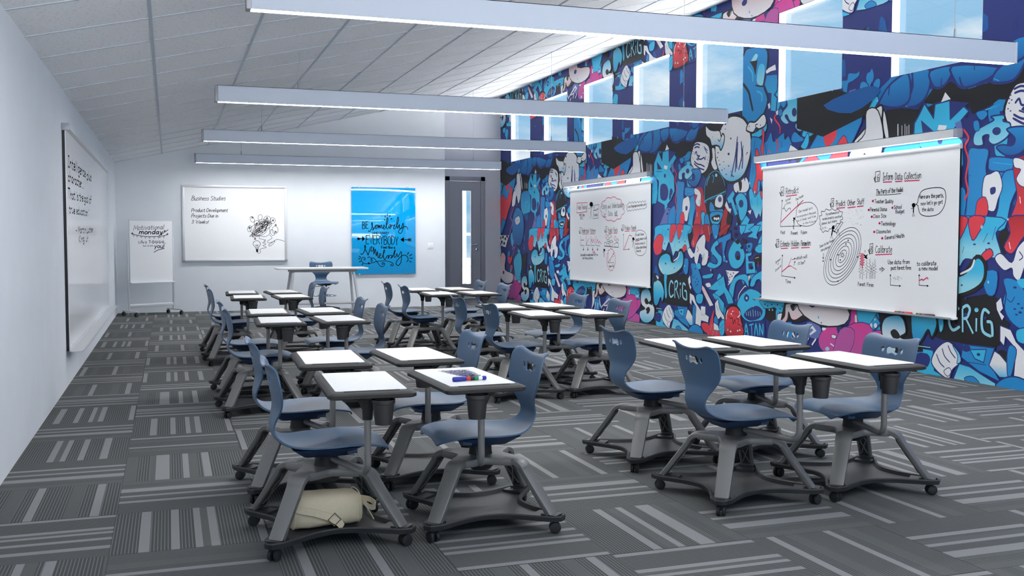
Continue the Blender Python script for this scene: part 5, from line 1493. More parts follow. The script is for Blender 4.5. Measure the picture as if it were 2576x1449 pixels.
strap([(-.20, -.05, .12), (-.15, -.088, .105), (-.08, -.093, .085), (-.01, -.095, .055), (.03, -.096, .028), (.045, -.10, .004)], .034, (.55, 0, .83), 'strap', t)
m_ = MB(); cb = Vector((.008, -.099, .045)); ud = Vector((.66, 0, -.75)); vd = Vector((.75, 0, .66))
for a_, c_ in ((ud * .021, vd), (-ud * .021, vd), (vd * .021, ud), (-vd * .021, ud)): m_.tube([cb + a_ - c_ * .023, cb + a_ + c_ * .023], .0022, 8)
part('buckle', m_, 'canvas_dark', t, smooth=50)
strap([(.15, -.03, .105), (.165, -.055, .095), (.19, -.05, .072), (.225, -.02, .060), (.235, .01, .070), (.215, .035, .085), (.165, .03, .10), (.15, .02, .105)], .026, (0, 0, 1), 'end_loop', t)
strap([(.155, -.045, .10), (.175, -.055, .07), (.195, -.06, .035), (.205, -.058, .015)], .026, (.0, 1, .0), 'strap_tail', t)

# ------------------------------------------------------------------ stacking markers
def marker(label, p, d, cap_first, cap, seq, r=.0095, seg=.019, cl=.046, group=None):
    """a stack of short markers plugged end to end"""
    t = thing('marker_stack', label, 'marker', p, math.atan2(d[1], d[0]))
    if group: t['group'] = group
    m_ = MB(); m_.lathe([(r * .6, 0), (r * 1.08, .002), (r * 1.08, cl), (r * .9, cl + .001)], (0, 0, r * 1.08), 20, 'x')
    for k_ in range(8):
        a = 2 * math.pi * k_ / 8; m_.obox((cl * .4, r * 1.08 * math.cos(a), r * 1.08 + r * 1.08 * math.sin(a)), (cl * .3, 0, 0), (0, .0008, 0), (0, 0, .0008))
    part('cap', m_, cap, t, smooth=40)
    x = cl + .001
    for c in seq:
        m_ = MB(); m_.lathe([(r * .85, 0), (r, .001), (r, seg - .002), (r * .85, seg)], (x, 0, r * 1.08), 20, 'x'); part('ink_barrel', m_, c, t, smooth=40); x += seg
    return t
cL2 = CHAIRS[(0, 0, 0, 1)]
marker('stack of blue, red, black and green markers on the doodled tablet', (1.205, 4.365, .7500), (.997, .05, 0), 1, 'pen_blue', ['pen_blue', 'pen_red', 'pen_black', 'pen_green', 'pen_white', 'pen_blue'])
# tray markers: from the left end coloured segments, cap at the right end
marker('red-capped marker stack in the tray of the orbit-drawing whiteboard', (XR - .060, 8.545, .596), (0, 1, 0), 0, 'pen_red', ['pen_blue', 'pen_red', 'pen_black', 'pen_green', 'pen_red'], .014, .030, .10)
marker('black-capped marker stack in the tray of the orbit-drawing whiteboard', (XR - .060, 8.22, .596), (0, 1, 0), 0, 'pen_black', ['pen_blue', 'pen_red', 'pen_black', 'pen_green', 'pen_black'], .014, .030, .10)
# doodle on the tablet of the near left-facing chair (part of that tablet)
tb = [c for c in cL2.children if c.name.startswith('tablet') and not c.name.startswith('tablet_arm')][0]
tb = [c for c in tb.children][0]
k = Ink((0, 0, .7499), (-1, 0, 0), (0, -1, 0), .0004); k.N = Vector((0, 0, 1))
rnd = random.Random(5)
for row in range(6):
    q = []; L_ = .15 - .012 * row; uu = -.22 + .016 * row
    vv = -.02 + .0 * row
    for i in range(60):
        f_ = i / 59; q.append((-.14 + -.055 + L_ * f_ * .9 + .018 * math.cos(i * 1.9) + row * .010, .02 + row * -.042 + .016 * math.sin(i * 2.3 + row) + .012 * math.sin(i * .7)))
    k.ribbon(catmull(q, 4), .0022, 3)
mb = MB()
for _, c, kd, vs, fs in k.it: mb.add(vs, fs)
dd = obj('ink_doodle', mb.mesh('ink_doodle', 'ink_blue'), tb); dd['label'] = 'blue ink doodles'
# ------------------------------------------------------------------ mural wall: graffiti wallpaper as flat painted shapes on the wall itself
PAL = {k_: lin(v_) for k_, v_ in dict(N='303c80', K='27282c', W='f0f1f4', C='3fc0ea', L='9adff0', B='2a92d4', D='2063aa', R='ec4653', O='b52f38', P='c35ea8', M='e2479d', V='6d7dbd', S='f0b8bc', Z='8a60b2').items()}
def pal(name):
    return [PAL['Z']] if name == 'V2' else [PAL[ch] for ch in name]
m = bpy.data.materials.new('mural_paint'); m.use_nodes = True; nt = m.node_tree; p_ = nt.nodes['Principled BSDF']
p_.inputs['Roughness'].default_value = .5; p_.inputs['Specular IOR Level'].default_value = .3
at = N(nt, 'ShaderNodeAttribute'); at.attribute_name = 'paint'
ns = N(nt, 'ShaderNodeTexNoise'); ns.inputs['Scale'].default_value = 90; tc = N(nt, 'ShaderNodeTexCoord'); nt.links.new(tc.outputs['Object'], ns.inputs['Vector'])
cr = N(nt, 'ShaderNodeValToRGB'); cr.color_ramp.elements[0].color = (.93, .93, .93, 1); cr.color_ramp.elements[1].color = (1, 1, 1, 1); nt.links.new(ns.outputs['Fac'], cr.inputs[0])
mx = N(nt, 'ShaderNodeMixRGB', blend_type='MULTIPLY'); mx.inputs[0].default_value = 1; nt.links.new(at.outputs['Color'], mx.inputs[1]); nt.links.new(cr.outputs[0], mx.inputs[2]); nt.links.new(mx.outputs[0], p_.inputs['Base Color'])
MATS['mural_paint'] = m
TILE = 5.945
tv, tf, tcol = [], [], []       # tile: (u, z, layer), faces, colours
LAY = [0]
def paint_poly(pts, cols):
    LAY[0] += 1; l = LAY[0]
    tris = tessellate_polygon([[Vector((x, y, 0)) for x, y in pts]])
    if len(cols) == 1:
        o = len(tv); tv.extend((x, y, l) for x, y in pts); tcol.extend([cols[0]] * len(pts)); tf.extend((a + o, b + o, c + o) for a, b, c in tris); return
    zs = [y for _, y in pts]; z0, z1 = min(zs), max(zs)
    bm = bmesh.new(); bv_ = [bm.verts.new((x, y, 0)) for x, y in pts]
    for a, b, c in tris:
        try: bm.faces.new((bv_[a], bv_[b], bv_[c]))
        except ValueError: pass
    for i in range(1, 2 * len(cols)):
        zc = z0 + (z1 - z0) * i / (2 * len(cols))
        bmesh.ops.bisect_plane(bm, geom=bm.verts[:] + bm.edges[:] + bm.faces[:], plane_co=(0, zc, 0), plane_no=(0, 1, 0))
    bm.verts.index_update(); o = len(tv)
    for v in bm.verts:
        t = (v.co.y - z0) / max(1e-6, z1 - z0) * (len(cols) - 1); i = min(len(cols) - 2, int(t)); t -= i
        tv.append((v.co.x, v.co.y, l)); tcol.append(tuple(a + (b - a) * t for a, b in zip(cols[i], cols[i + 1])))
    for f in bm.faces: tf.append(tuple(v.index + o for v in f.verts))
    bm.free()
def paint_line(pts, w, col, closed=False):
    LAY[0] += 1; l = LAY[0]
    q = [pts[0]]
    for p in pts[1:]:
        if math.hypot(p[0] - q[-1][0], p[1] - q[-1][1]) > .004: q.append(p)
    if closed: q.append(q[0])
    n = len(q)
    if n < 2: return
    o = len(tv)
    for i, p in enumerate(q):
        a = q[i - 1] if i else (q[n - 2] if closed else p); b = q[i + 1] if i < n - 1 else (q[1] if closed else p)
        d1 = Vector((p[0] - a[0], p[1] - a[1])); d2 = Vector((b[0] - p[0], b[1] - p[1]))
        if d1.length < 1e-9: d1 = d2
        if d2.length < 1e-9: d2 = d1
        d1.normalize(); d2.normalize(); t = d1 + d2
        t = d2.copy() if t.length < .25 else t.normalized()
        nn = Vector((-t.y, t.x)); m_ = w / 2 / max(.5, abs(nn.dot(Vector((-d2.y, d2.x)))))
        if not closed and i in (0, n - 1): m_ *= .7
        tv.append((p[0] + nn.x * m_, p[1] + nn.y * m_, l)); tv.append((p[0] - nn.x * m_, p[1] - nn.y * m_, l)); tcol.extend([col, col])
    tf.extend((o + 2 * i, o + 2 * i + 1, o + 2 * i + 3, o + 2 * i + 2) for i in range(n - 1))
MUR = [
(0,'K','',0,0,[-404,2882,102,2705,576,2832,1198,2882,1490,2988,1692,3048,2235,2990,1936,2704,1901,2487,2021,2300,2252,2149,1906,2207,1626,2283,1287,2677,984,2722,784,2696,763,2569,103,2683,-42,2423,-398,2421]),
(0,'K','',0,0,[5387,2460,5383,2627,5469,2736,5573,2795,5905,2777,5986,2451,5651,2459]),
(0,'K','',0,0,[-271,2789,84,2730,280,2910,537,2951,705,2851,1134,2835,1473,2926,1480,2716,1283,2757,1064,2656,833,2595,749,2740,540,2828,416,2736,195,2780,64,2620,-266,2590]),
(0,'K','',0,0,[277,800,562,821,792,818,1103,872,1234,813,1237,665,1332,585,1240,475,1242,390,1024,344,800,362,475,375,283,419,139,320,31,222,-63,491,34,723]),
(0,'K','',0,0,[5580,102,5974,359,6085,230,6088,26,5581,9]),
(0,'K','',0,0,[5470,573,5953,596,6148,301,6205,261,6081,56,6200,0,5914,-2,5592,-5,5465,64,5538,261]),
(0,'DB','N',26,1,[5567,3118,5639,3190,5854,3205,5937,3143,5930,2983,5817,2837,5649,2792,5424,2836,5344,2982]),
(0,'DB','N',26,1,[-9,3175,230,3122,246,2962,172,2830,37,2768,-151,2787,-81,2847,-4,2982]),
(0,'DB','N',26,1,[242,3104,553,3109,525,2999,453,2932,357,2912,279,2957]),
(0,'DB','N',26,1,[553,3109,1128,3006,1056,2919,903,2883,805,2867,674,2874,589,2951]),
(0,'DB','N',26,1,[1166,3003,1468,3080,1420,2948,1316,2849,1133,2850,1057,2887]),
(0,'DB','N',26,1,[1234,3177,1341,3229,1464,3220,1469,3066,1312,3008,1237,3077]),
(1,'N','',22,1,[5937,3127,5918,3001,5861,2928]),
(1,'N','',18,1,[408,3001,400,2925]),
(1,'N','',18,1,[650,2980,672,2916,704,2874]),
(1,'N','',16,1,[839,3063,844,3018]),
(1,'C','',10,1,[5794,2807,5865,2779]),
(1,'C','',10,1,[1085,2900,1151,2869]),
(0,'DB','N',26,1,[5412,2873,5532,3011,5685,3094,5869,3123,5902,2868,5778,2793,5608,2802,5466,2841]),
(1,'N','',18,1,[5651,3087,5584,3039,5566,2936]),
(0,'B','K',34,1,[2575,3742,2651,3864,2773,3943,3193,3868,3233,3636,3151,3405,3252,3197,3160,3014,3038,2896,2654,2954]),
(0,'L','',0,1,[2839,3749,2943,3830,3004,3795,2915,3720]),
(0,'LC','',0,1,[2981,3479,3036,3667,3164,3639,3139,3423,3057,3403]),
(0,'K','',0,0,[2808,3754,2996,3739,2949,3550,2902,3656]),
(1,'K','',40,1,[2643,3487,2786,3358,2834,3251,2899,3086]),
(1,'C','',26,1,[2763,3695,2873,3594,2890,3476]),
(1,'C','',26,1,[2984,3339,3104,3282,3106,3183]),
(1,'K','',20,1,[2952,3417,3131,3379,3160,3404]),
(0,'W','N',12,0,[3186,3570,3257,3600,3413,3626,3435,3540,3316,3542,3207,3524]),
(0,'CB','N',22,0,[3209,3517,3457,3493,3472,3394,3458,3272,3402,3235,3464,3188,3439,3008,3308,3038,3320,3256,3240,3274,3161,3397]),
(0,'W','N',10,0,[3243,3133,3298,3154,3314,3082,3270,3059]),
(0,'W','',0,0,[3432,3012,3480,3034,3505,2983,3457,2967]),
(0,'W','',0,0,[3302,2957,3360,2923,3344,2869]),
(0,'LC','N',20,1,[3538,2914,3594,3004,3683,3061,3681,3139,3902,3124,3943,3005,3953,2884,3856,2834,3739,2864,3686,2938,3643,2932,3730,2841,3641,2834]),
(0,'N','',0,1,[3887,2956,3873,2919,3838,2907,3801,2927,3786,2968,3800,3004,3835,3016,3872,2995]),
(0,'LC','N',20,1,[3969,3128,4119,3115,4084,3028,4174,2951,4257,2843,4221,2808,4122,2799,4080,2730,3945,2708,3857,2771,3879,2825,3955,2790,3980,2974]),
(1,'N','',14,1,[4109,2906,4122,2799]),
(0,'B','N',12,1,[4072,3040,4105,3071,4143,3057,4186,3096,4221,3065,4179,3003,4118,3004]),
(0,'B','N',10,1,[3527,3111,3586,3131,3662,3124,3654,3081,3600,3040]),
(0,'B','N',10,1,[3492,3019,3564,3038,3578,2953,3506,2955]),
(0,'B','N',12,1,[4173,2977,4232,2983,4293,2936,4241,2884,4197,2909]),
(0,'C','',0,0,[4315,3122,4416,3128,4429,3042,4338,3022]),
(0,'W','',0,0,[4244,3008,4313,3009,4366,3025,4388,2990,4446,2944,4389,2951,4326,2930,4293,2969]),
(0,'R','',0,0,[4358,2929,4390,2922,4323,2777,4297,2786]),
(0,'C','N',14,1,[4003,2652,4079,2764,4210,2802,4339,2834,4463,2942,4632,2940,4620,2859,4508,2783,4321,2667,4149,2625]),
(0,'N','',0,1,[4423,2844,4417,2833,4402,2830,4387,2837,4381,2848,4387,2859,4402,2861,4417,2855]),
(0,'N','',0,1,[4495,2803,4488,2791,4471,2788,4453,2795,4445,2809,4452,2821,4470,2825,4488,2817]),
(0,'N','',0,1,[4432,2752,4427,2744,4415,2742,4403,2747,4398,2756,4403,2764,4415,2767,4427,2762]),
(0,'N','',0,1,[4564,2878,4555,2862,4531,2858,4508,2868,4498,2886,4507,2903,4530,2907,4554,2897]),
(0,'N','',0,1,[4314,2804,4309,2796,4297,2793,4285,2798,4279,2808,4284,2816,4296,2818,4308,2813]),
(0,'N','',0,1,[4229,2722,4225,2713,4212,2711,4200,2716,4194,2725,4199,2734,4212,2736,4224,2731]),
(0,'N','',0,1,[4361,2708,4356,2699,4342,2696,4328,2702,4322,2712,4328,2722,4341,2724,4355,2719]),
(0,'K','',0,0,[4149,2625,4385,2699,4595,2786,4390,2466,4152,2476,4183,2555]),
(0,'V','N',12,0,[4689,2927,4936,2915,5028,3093,4903,3086,4827,2997,4867,2967,4634,2680,4584,2660,4554,2625,4642,2781]),
(0,'N','',0,1,[4816,2871,4806,2857,4781,2853,4755,2863,4744,2880,4755,2895,4780,2898,4805,2888]),
(0,'N','',0,1,[4713,2842,4708,2835,4695,2833,4683,2838,4677,2846,4682,2854,4695,2855,4708,2851]),
(0,'N','',0,1,[4887,2853,4883,2845,4870,2844,4858,2848,4852,2857,4857,2864,4870,2866,4882,2861]),
(0,'N','',0,1,[4718,2722,4712,2712,4695,2709,4677,2716,4670,2727,4677,2737,4694,2740,4711,2733]),
(0,'N','',0,1,[4951,3042,4943,3031,4924,3029,4904,3036,4896,3050,4904,3061,4923,3064,4942,3056]),
(0,'N','',0,1,[5000,3048,4995,3040,4981,3038,4968,3044,4962,3053,4967,3061,4981,3063,4995,3057]),
(0,'R','N',8,0,[4591,2786,4511,2667,4443,2474,4352,2473,4490,2669]),
(0,'R','N',10,1,[4605,2632,4695,2699,4713,2773,4744,2732,4838,2722,4853,2608,4927,2539,4948,2475,4820,2511,4720,2508,4660,2462,4527,2467,4575,2584]),
(0,'C','N',8,1,[4698,2585,4748,2568,4720,2508,4659,2500]),
(0,'C','N',8,1,[4564,2649,4614,2669,4626,2592,4588,2507,4527,2474,4555,2586]),
(1,'N','',14,1,[4887,2555,4918,2490]),
(0,'CB','N',12,1,[4921,2756,5005,2876,5069,2990,5093,3133,5168,3146,5234,3088,5228,2981,5156,2894,5211,2923,5120,2843,4970,2744]),
(0,'C','N',12,1,[5194,2729,5240,2847,5311,2946,5392,2950,5394,2882,5261,2760]),
(0,'B','',0,1,[5316,3089,5369,3140,5423,3127,5416,3051,5345,3025]),
(0,'K','',0,1,[5147,2941,5133,2917,5099,2911,5064,2926,5049,2953,5063,2977,5097,2984,5132,2968]),
(0,'K','',0,1,[5126,2815,5111,2789,5074,2781,5036,2797,5020,2827,5035,2853,5072,2860,5110,2844]),
(0,'K','',0,1,[5047,2711,5037,2692,5010,2687,4982,2698,4971,2720,4981,2738,5008,2744,5036,2732]),
(0,'K','',0,1,[5201,2743,5192,2727,5170,2723,5147,2732,5137,2750,5146,2766,5168,2770,5191,2761]),
(0,'K','',0,1,[5204,2817,5198,2806,5181,2802,5163,2810,5156,2823,5163,2835,5180,2839,5197,2831]),
(0,'K','',0,1,[4933,2687,4925,2672,4904,2668,4883,2677,4874,2693,4882,2707,4903,2711,4924,2703]),
(0,'K','',0,1,[5039,2589,5026,2567,4994,2560,4961,2573,4947,2599,4960,2621,4992,2628,5025,2615]),
(0,'B','',0,1,[4762,3199,4861,3203,4888,3274,5014,3254,5071,3270,5063,3222,4959,3183,4881,3163,4865,3054,4905,2987,4728,2995,4806,3037]),
(0,'W','',0,0,[4866,2638,4945,2580,4960,2542,4887,2580]),
(0,'W','K',22,1,[5265,2676,5310,2788,5404,2839,5466,2841,5477,2771,5453,2679,5380,2604,5373,2471,5300,2465,5275,2578]),
(0,'W','K',18,1,[5494,2792,5541,2699,5590,2482,5529,2480,5480,2652]),
(0,'W','K',20,1,[4996,2477,5108,2570,5222,2634,5279,2566,5245,2470]),
(1,'W','',20,1,[5724,2615,5728,2487]),
(1,'W','',12,1,[5787,2592,5790,2481]),
(1,'W','',12,1,[5834,2603,5837,2476]),
(1,'W','',12,1,[5864,2576,5867,2474]),
(1,'W','',12,1,[5894,2588,5897,2471]),
(0,'B','N',14,1,[2811,2693,3022,2731,3059,2785,3113,2694,3228,2655,3331,2765,3391,2640,3500,2686,3619,2729,3645,2645,3727,2678,3744,2466,2816,2459]),
(1,'R','',26,1,[3110,2822,3156,2690,3141,2578,3156,2477]),
(1,'R','',26,1,[3449,2982,3409,2931,3526,2822,3535,2724]),
(1,'R','',26,1,[3440,2664,3490,2604,3480,2493]),
(1,'R','',26,1,[3281,2538,3332,2498]),
(1,'R','',26,1,[3023,2674,2999,2561]),
(0,'W','N',10,0,[3765,2568,3847,2532,3940,2481,3720,2477,3742,2527]),
(0,'B','N',12,1,[3786,2659,3854,2720,3969,2655,4038,2622,4016,2584,3811,2589]),
(0,'C','N',10,1,[3984,2520,4039,2582,4125,2680,4150,2572,4086,2485]),
(1,'C','',12,1,[2944,2681,2941,2595]),
(1,'N','',10,1,[3254,2624,3256,2526]),
(1,'N','',10,1,[3574,2624,3564,2542]),
(0,'C','K',18,1,[2814,2778,3018,2814,3221,2903,3223,2794,3053,2719,2884,2716]),
(0,'CWWW','K',40,1,[2381,3090,2670,3019,2841,2832,2877,2604,2812,2403,2686,2241,2473,2169,2251,2188,2059,2317,1948,2504,1924,2705,2010,2876,2178,3026]),
(0,'W','K',22,1,[2743,2864,2818,2950,2965,2938,3153,3020,3220,2940,3189,2861,3051,2833,2983,2855,2910,2803,2796,2825]),
(1,'K','',14,1,[2983,2855,2966,2894,3023,2902]),
(0,'CWW','K',22,1,[1661,3021,1774,2959,1893,2931,2048,2912,2095,2828,2133,2864,2183,2820,2166,2723,2091,2635,2037,2691,1944,2715,1838,2720,1784,2813,1675,2884]),
(1,'K','',12,1,[2095,2828,2058,2763,2004,2797]),
(1,'K','',10,1,[2044,2704,2072,2653]),
(1,'N','',24,1,[2525,2787,2473,2523,2369,2240]),
(1,'N','',24,1,[2505,2712,2495,2502,2478,2302]),
(1,'N','',24,1,[2534,2710,2517,2501,2513,2347]),
(1,'N','',24,1,[2620,2712,2638,2511,2560,2325]),
(1,'N','',24,1,[2653,2623,2664,2471,2649,2339]),
(1,'N','',24,1,[2368,2279,2442,2240]),
(0,'N','',0,1,[2232,2991,2224,2979,2206,2976,2187,2983,2179,2996,2187,3008,2205,3011,2224,3004]),
(0,'N','',0,1,[2369,2773,2364,2765,2351,2762,2338,2767,2333,2776,2338,2785,2351,2787,2364,2782]),
(0,'N','',0,1,[2326,2564,2318,2552,2300,2548,2282,2555,2274,2568,2281,2580,2299,2583,2318,2577]),
(0,'N','',0,1,[2788,2544,2784,2538,2774,2535,2765,2539,2760,2546,2764,2553,2774,2555,2784,2551]),
(0,'N','',0,1,[2031,2605,2026,2598,2016,2596,2005,2599,2000,2607,2004,2614,2015,2616,2026,2612]),
(0,'N','',0,1,[2009,2539,2005,2532,1994,2530,1983,2534,1978,2541,1982,2548,1993,2550,2004,2547]),
(0,'N','',0,1,[2080,2435,2076,2428,2065,2426,2054,2429,2049,2437,2054,2444,2065,2446,2075,2442]),
(0,'N','',0,1,[2143,2352,2138,2345,2128,2342,2117,2346,2112,2354,2117,2361,2127,2363,2138,2359]),
(0,'N','',0,1,[2203,2368,2200,2362,2192,2361,2184,2363,2180,2369,2183,2374,2191,2376,2199,2373]),
(0,'N','',0,1,[2105,2926,2102,2920,2094,2919,2085,2922,2082,2928,2085,2933,2093,2934,2101,2931]),
(0,'N','',0,1,[2218,2918,2215,2913,2207,2911,2199,2914,2196,2920,2199,2925,2207,2927,2215,2924]),
(0,'N','',0,1,[2182,2467,2179,2462,2171,2460,2163,2463,2159,2469,2163,2474,2171,2476,2179,2473]),
(0,'N','',0,1,[2318,2399,2314,2392,2303,2390,2293,2394,2288,2401,2292,2408,2303,2410,2313,2406]),
(0,'N','',0,1,[2257,2286,2253,2279,2242,2277,2231,2280,2227,2288,2231,2295,2242,2297,2252,2293]),
(0,'N','',0,1,[2371,2318,2368,2313,2360,2311,2352,2314,2349,2319,2352,2324,2360,2326,2368,2323]),
(0,'N','',0,1,[2048,2496,2045,2491,2037,2490,2029,2492,2025,2498,2028,2503,2037,2505,2045,2502]),
(0,'N','',0,1,[2630,2206,2626,2200,2616,2197,2606,2201,2602,2208,2606,2215,2616,2217,2626,2214]),
(0,'W','K',10,1,[1842,2682,1921,2665,1940,2504,2000,2391,1911,2370,1823,2473,1861,2550]),
(0,'W','K',28,1,[1306,2768,1402,2822,1624,2788,1767,2708,1790,2535,1705,2380,1523,2330,1300,2422,1220,2578]),
(1,'N','',22,1,[1327,2765,1411,2784,1502,2758]),
(1,'N','',22,1,[1336,2729,1412,2741,1487,2722]),
(1,'N','',22,1,[1609,2728,1720,2658]),
(1,'N','',22,1,[1634,2697,1716,2618]),
(1,'N','',22,1,[1347,2635,1392,2672,1422,2614,1489,2599,1435,2572,1531,2550,1620,2568,1641,2536]),
(1,'N','',22,1,[1331,2538,1424,2490,1541,2468,1639,2433]),
(1,'N','',22,1,[1324,2504,1467,2432,1632,2388]),
(1,'N','',22,1,[1394,2565,1457,2540]),
(1,'N','',22,1,[1669,2585,1654,2525]),
(0,'N','',0,1,[1305,2717,1302,2713,1295,2711,1287,2714,1284,2718,1287,2723,1294,2724,1302,2721]),
(0,'N','',0,1,[1288,2687,1285,2683,1278,2681,1271,2684,1268,2689,1271,2693,1278,2694,1285,2692]),
(0,'N','',0,1,[1318,2670,1315,2666,1308,2665,1301,2667,1298,2672,1301,2676,1308,2677,1315,2675]),
(0,'N','',0,1,[1289,2645,1286,2641,1279,2640,1272,2642,1269,2647,1272,2651,1279,2652,1286,2650]),
(0,'N','',0,1,[1751,2558,1748,2554,1742,2553,1735,2555,1732,2560,1735,2564,1741,2565,1748,2563]),
(0,'N','',0,1,[1732,2530,1729,2526,1722,2524,1715,2527,1712,2531,1715,2535,1722,2536,1729,2534]),
(0,'N','',0,1,[1760,2517,1757,2513,1750,2512,1744,2514,1741,2519,1743,2523,1750,2524,1757,2522]),
(0,'N','',0,1,[1720,2490,1718,2486,1711,2485,1704,2487,1701,2491,1704,2495,1711,2497,1717,2494]),
(0,'N','',0,1,[1745,2468,1742,2464,1735,2463,1728,2465,1726,2469,1728,2473,1735,2475,1742,2473]),
(0,'N','',0,1,[1277,2594,1274,2590,1267,2589,1260,2591,1257,2596,1260,2600,1267,2601,1274,2599]),
(0,'N','',0,1,[1307,2571,1304,2567,1297,2566,1290,2568,1287,2573,1290,2577,1297,2578,1304,2576]),
(1,'C','',8,1,[897,2602,1038,2629]),
(1,'C','',8,1,[950,2606,1073,2635]),
(1,'C','',8,1,[1003,2611,1107,2641]),
(1,'C','',8,1,[1056,2615,1142,2646]),
(1,'C','',8,1,[1108,2620,1176,2652]),
(0,'C','N',20,0,[18,2392,30,2594,103,2683,174,2784,307,2619,324,2759,531,2770,543,2584,716,2690,789,2631,582,2468,712,2352,735,2118,613,1988,498,1920,509,1777,547,1744,335,1741,406,1780,394,1912,162,1982,196,2298,58,2368]),
(0,'N','',0,0,[128,2618,309,2486,155,2487]),
(0,'N','',0,0,[540,2759,784,2713,543,2584]),
(0,'N','',0,1,[265,2232,436,2241,527,2127,459,1994,268,2023]),
(0,'N','',0,1,[596,2167,671,2121,580,1989,552,2039]),
(0,'N','',0,1,[439,2372,430,2351,406,2344,383,2354,373,2376,382,2398,405,2405,429,2395]),
(0,'W','',0,0,[384,2541,497,2522,470,2465,366,2493]),
(0,'W','',0,0,[464,2857,540,2780,409,2765]),
(1,'N','',12,1,[106,2459,300,2447]),
(0,'C','N',14,1,[1,2240,109,2280,170,2143,123,1965,5,1969]),
(0,'V','',0,0,[604,2537,682,2553,720,2421,652,2403]),
(0,'V','N',8,0,[120,1519,274,1649,461,1877,647,1861,548,1700,420,1492,121,1471]),
(0,'N','',0,1,[390,1581,382,1568,362,1563,341,1568,333,1582,341,1595,361,1600,381,1594]),
(0,'N','',0,1,[528,1777,520,1764,500,1759,480,1765,472,1778,480,1791,500,1796,520,1790]),
(0,'N','',0,1,[569,1841,562,1831,546,1827,529,1832,522,1843,529,1853,545,1857,562,1852]),
(0,'N','',0,1,[338,1537,331,1526,314,1522,297,1526,290,1538,297,1548,314,1553,331,1548]),
(0,'LC','N',16,1,[867,2294,848,2370,891,2436,997,2476,1101,2511,1066,2547,1225,2544,1213,2490,1299,2455,1276,2344,1122,2278,1043,2316,1042,2375,968,2367,974,2288]),
(0,'N','',0,1,[1189,2400,1175,2374,1138,2365,1101,2379,1085,2406,1100,2432,1137,2441,1174,2428]),
(0,'B','N',8,1,[875,2603,986,2616,1022,2567,943,2524]),
(0,'B','N',8,1,[845,2520,908,2526,927,2440,865,2433]),
(0,'DB','N',16,1,[1258,2408,1397,2420,1517,2392,1536,2288,1422,2175,1262,2166,1140,2247,1209,2269,1328,2254,1356,2319]),
(0,'B','N',14,1,[1047,2104,1081,2166,1339,2133,1361,2080,1298,2020,1074,2035]),
(1,'C','',8,1,[1104,2112,1340,2075]),
(0,'B','N',12,1,[791,2244,925,2259,1045,2231,1017,2063,1051,1892,957,1682,894,1490,772,1490,797,1900]),
(0,'CB','N',12,1,[1214,1971,1298,2031,1391,2006,1406,1881,1325,1717,1265,1488,1114,1488,1176,1678]),
(0,'B','N',10,1,[547,1776,729,1902,777,1728,690,1491,505,1492]),
(1,'R','',22,1,[720,2464,789,2373,745,2290,793,2158,764,1987,798,1857,754,1772]),
(0,'W','N',10,1,[997,1975,1075,2008,1170,2025,1224,1887,1175,1762,1133,1653,1037,1676,978,1788]),
(0,'N','',0,1,[1077,1870,1138,1879,1139,1826,1087,1811]),
(0,'R','N',8,1,[921,1757,1022,1787,1055,1637,938,1489,836,1490,892,1618]),
(0,'RO','N',10,1,[1360,2128,1580,2132,1640,1956,1708,1791,1678,1628,1649,1465,1308,1466,1396,1757,1359,1966]),
(0,'W','N',8,1,[1347,2133,1444,2118,1540,2041,1519,1878,1436,1876,1384,1944,1433,2025,1361,2049]),
(1,'W','',12,1,[1429,1777,1439,1715]),
(1,'W','',10,1,[1551,1918,1502,1858]),
(1,'N','',8,1,[1488,1961,1574,1753,1516,1548]),
(0,'K','C',9,1,[1644,1956,1646,2078,1676,2199,1786,2314,1982,2352,2137,2254,2223,2102,2210,2014,1911,1966,1753,1921,1665,1918]),
(1,'C','',16,1,[1701,2157,1740,2236,1794,2289]),
(1,'B','',20,1,[1858,2300,1905,2267,1875,2188]),
(0,'L','',0,1,[2002,2289,1993,2273,1972,2267,1949,2275,1940,2293,1949,2309,1971,2315,1993,2307]),
(0,'K','',0,0,[1705,1929,2217,2033,2213,1856,2155,1740,2104,1602,1960,1464,1800,1545,1717,1709]),
(1,'C','',16,1,[1648,1931,1792,1970,2027,2011,2224,2052]),
(1,'B','',10,1,[1793,1950,2027,1982,2210,2010]),
(0,'W','K',8,1,[1944,1865,1951,1945,2027,2005,2142,2007,2167,1897,2115,1830,2011,1833]),
(0,'V','',0,1,[2132,1944,2117,1914,2079,1902,2041,1916,2024,1948,2039,1978,2077,1990,2115,1975]),
(0,'N','',0,1,[2113,1945,2103,1925,2079,1918,2054,1927,2044,1947,2053,1966,2078,1974,2102,1965]),
(1,'V','',8,1,[2059,1960,2097,1939]),
(0,'B','K',8,1,[1813,1919,1913,1866,1953,1804,2146,1809,2166,1759,1915,1765,1796,1788]),
(0,'CB','K',10,1,[1805,1748,1954,1780,2154,1763,2140,1691,2035,1593,1859,1609]),
(0,'K','',0,1,[1857,1702,2079,1730,2053,1639,1898,1641]),
(0,'W','',0,1,[1967,1678,1960,1664,1940,1658,1921,1665,1913,1679,1920,1693,1940,1698,1959,1692]),
(0,'W','',0,1,[2022,1671,2014,1657,1995,1651,1976,1658,1967,1672,1975,1686,1994,1691,2014,1685]),
(0,'W','',0,1,[2068,1676,2062,1662,2045,1657,2029,1663,2022,1677,2028,1691,2045,1696,2061,1690]),
(0,'C','K',12,1,[1564,1661,1546,1754,1635,1788,1685,1710,1647,1588,1577,1593]),
(0,'B','K',12,1,[1645,1706,1749,1749,1820,1586,1862,1464,1681,1465]),
(0,'B','K',8,1,[1919,1564,2081,1592,2037,1463,1921,1464]),
(0,'O','K',8,1,[2148,1700,2258,1855,2319,1619,2266,1462,2095,1463]),
(0,'W','',0,0,[2213,1856,2257,1914,2372,1754,2297,1776]),
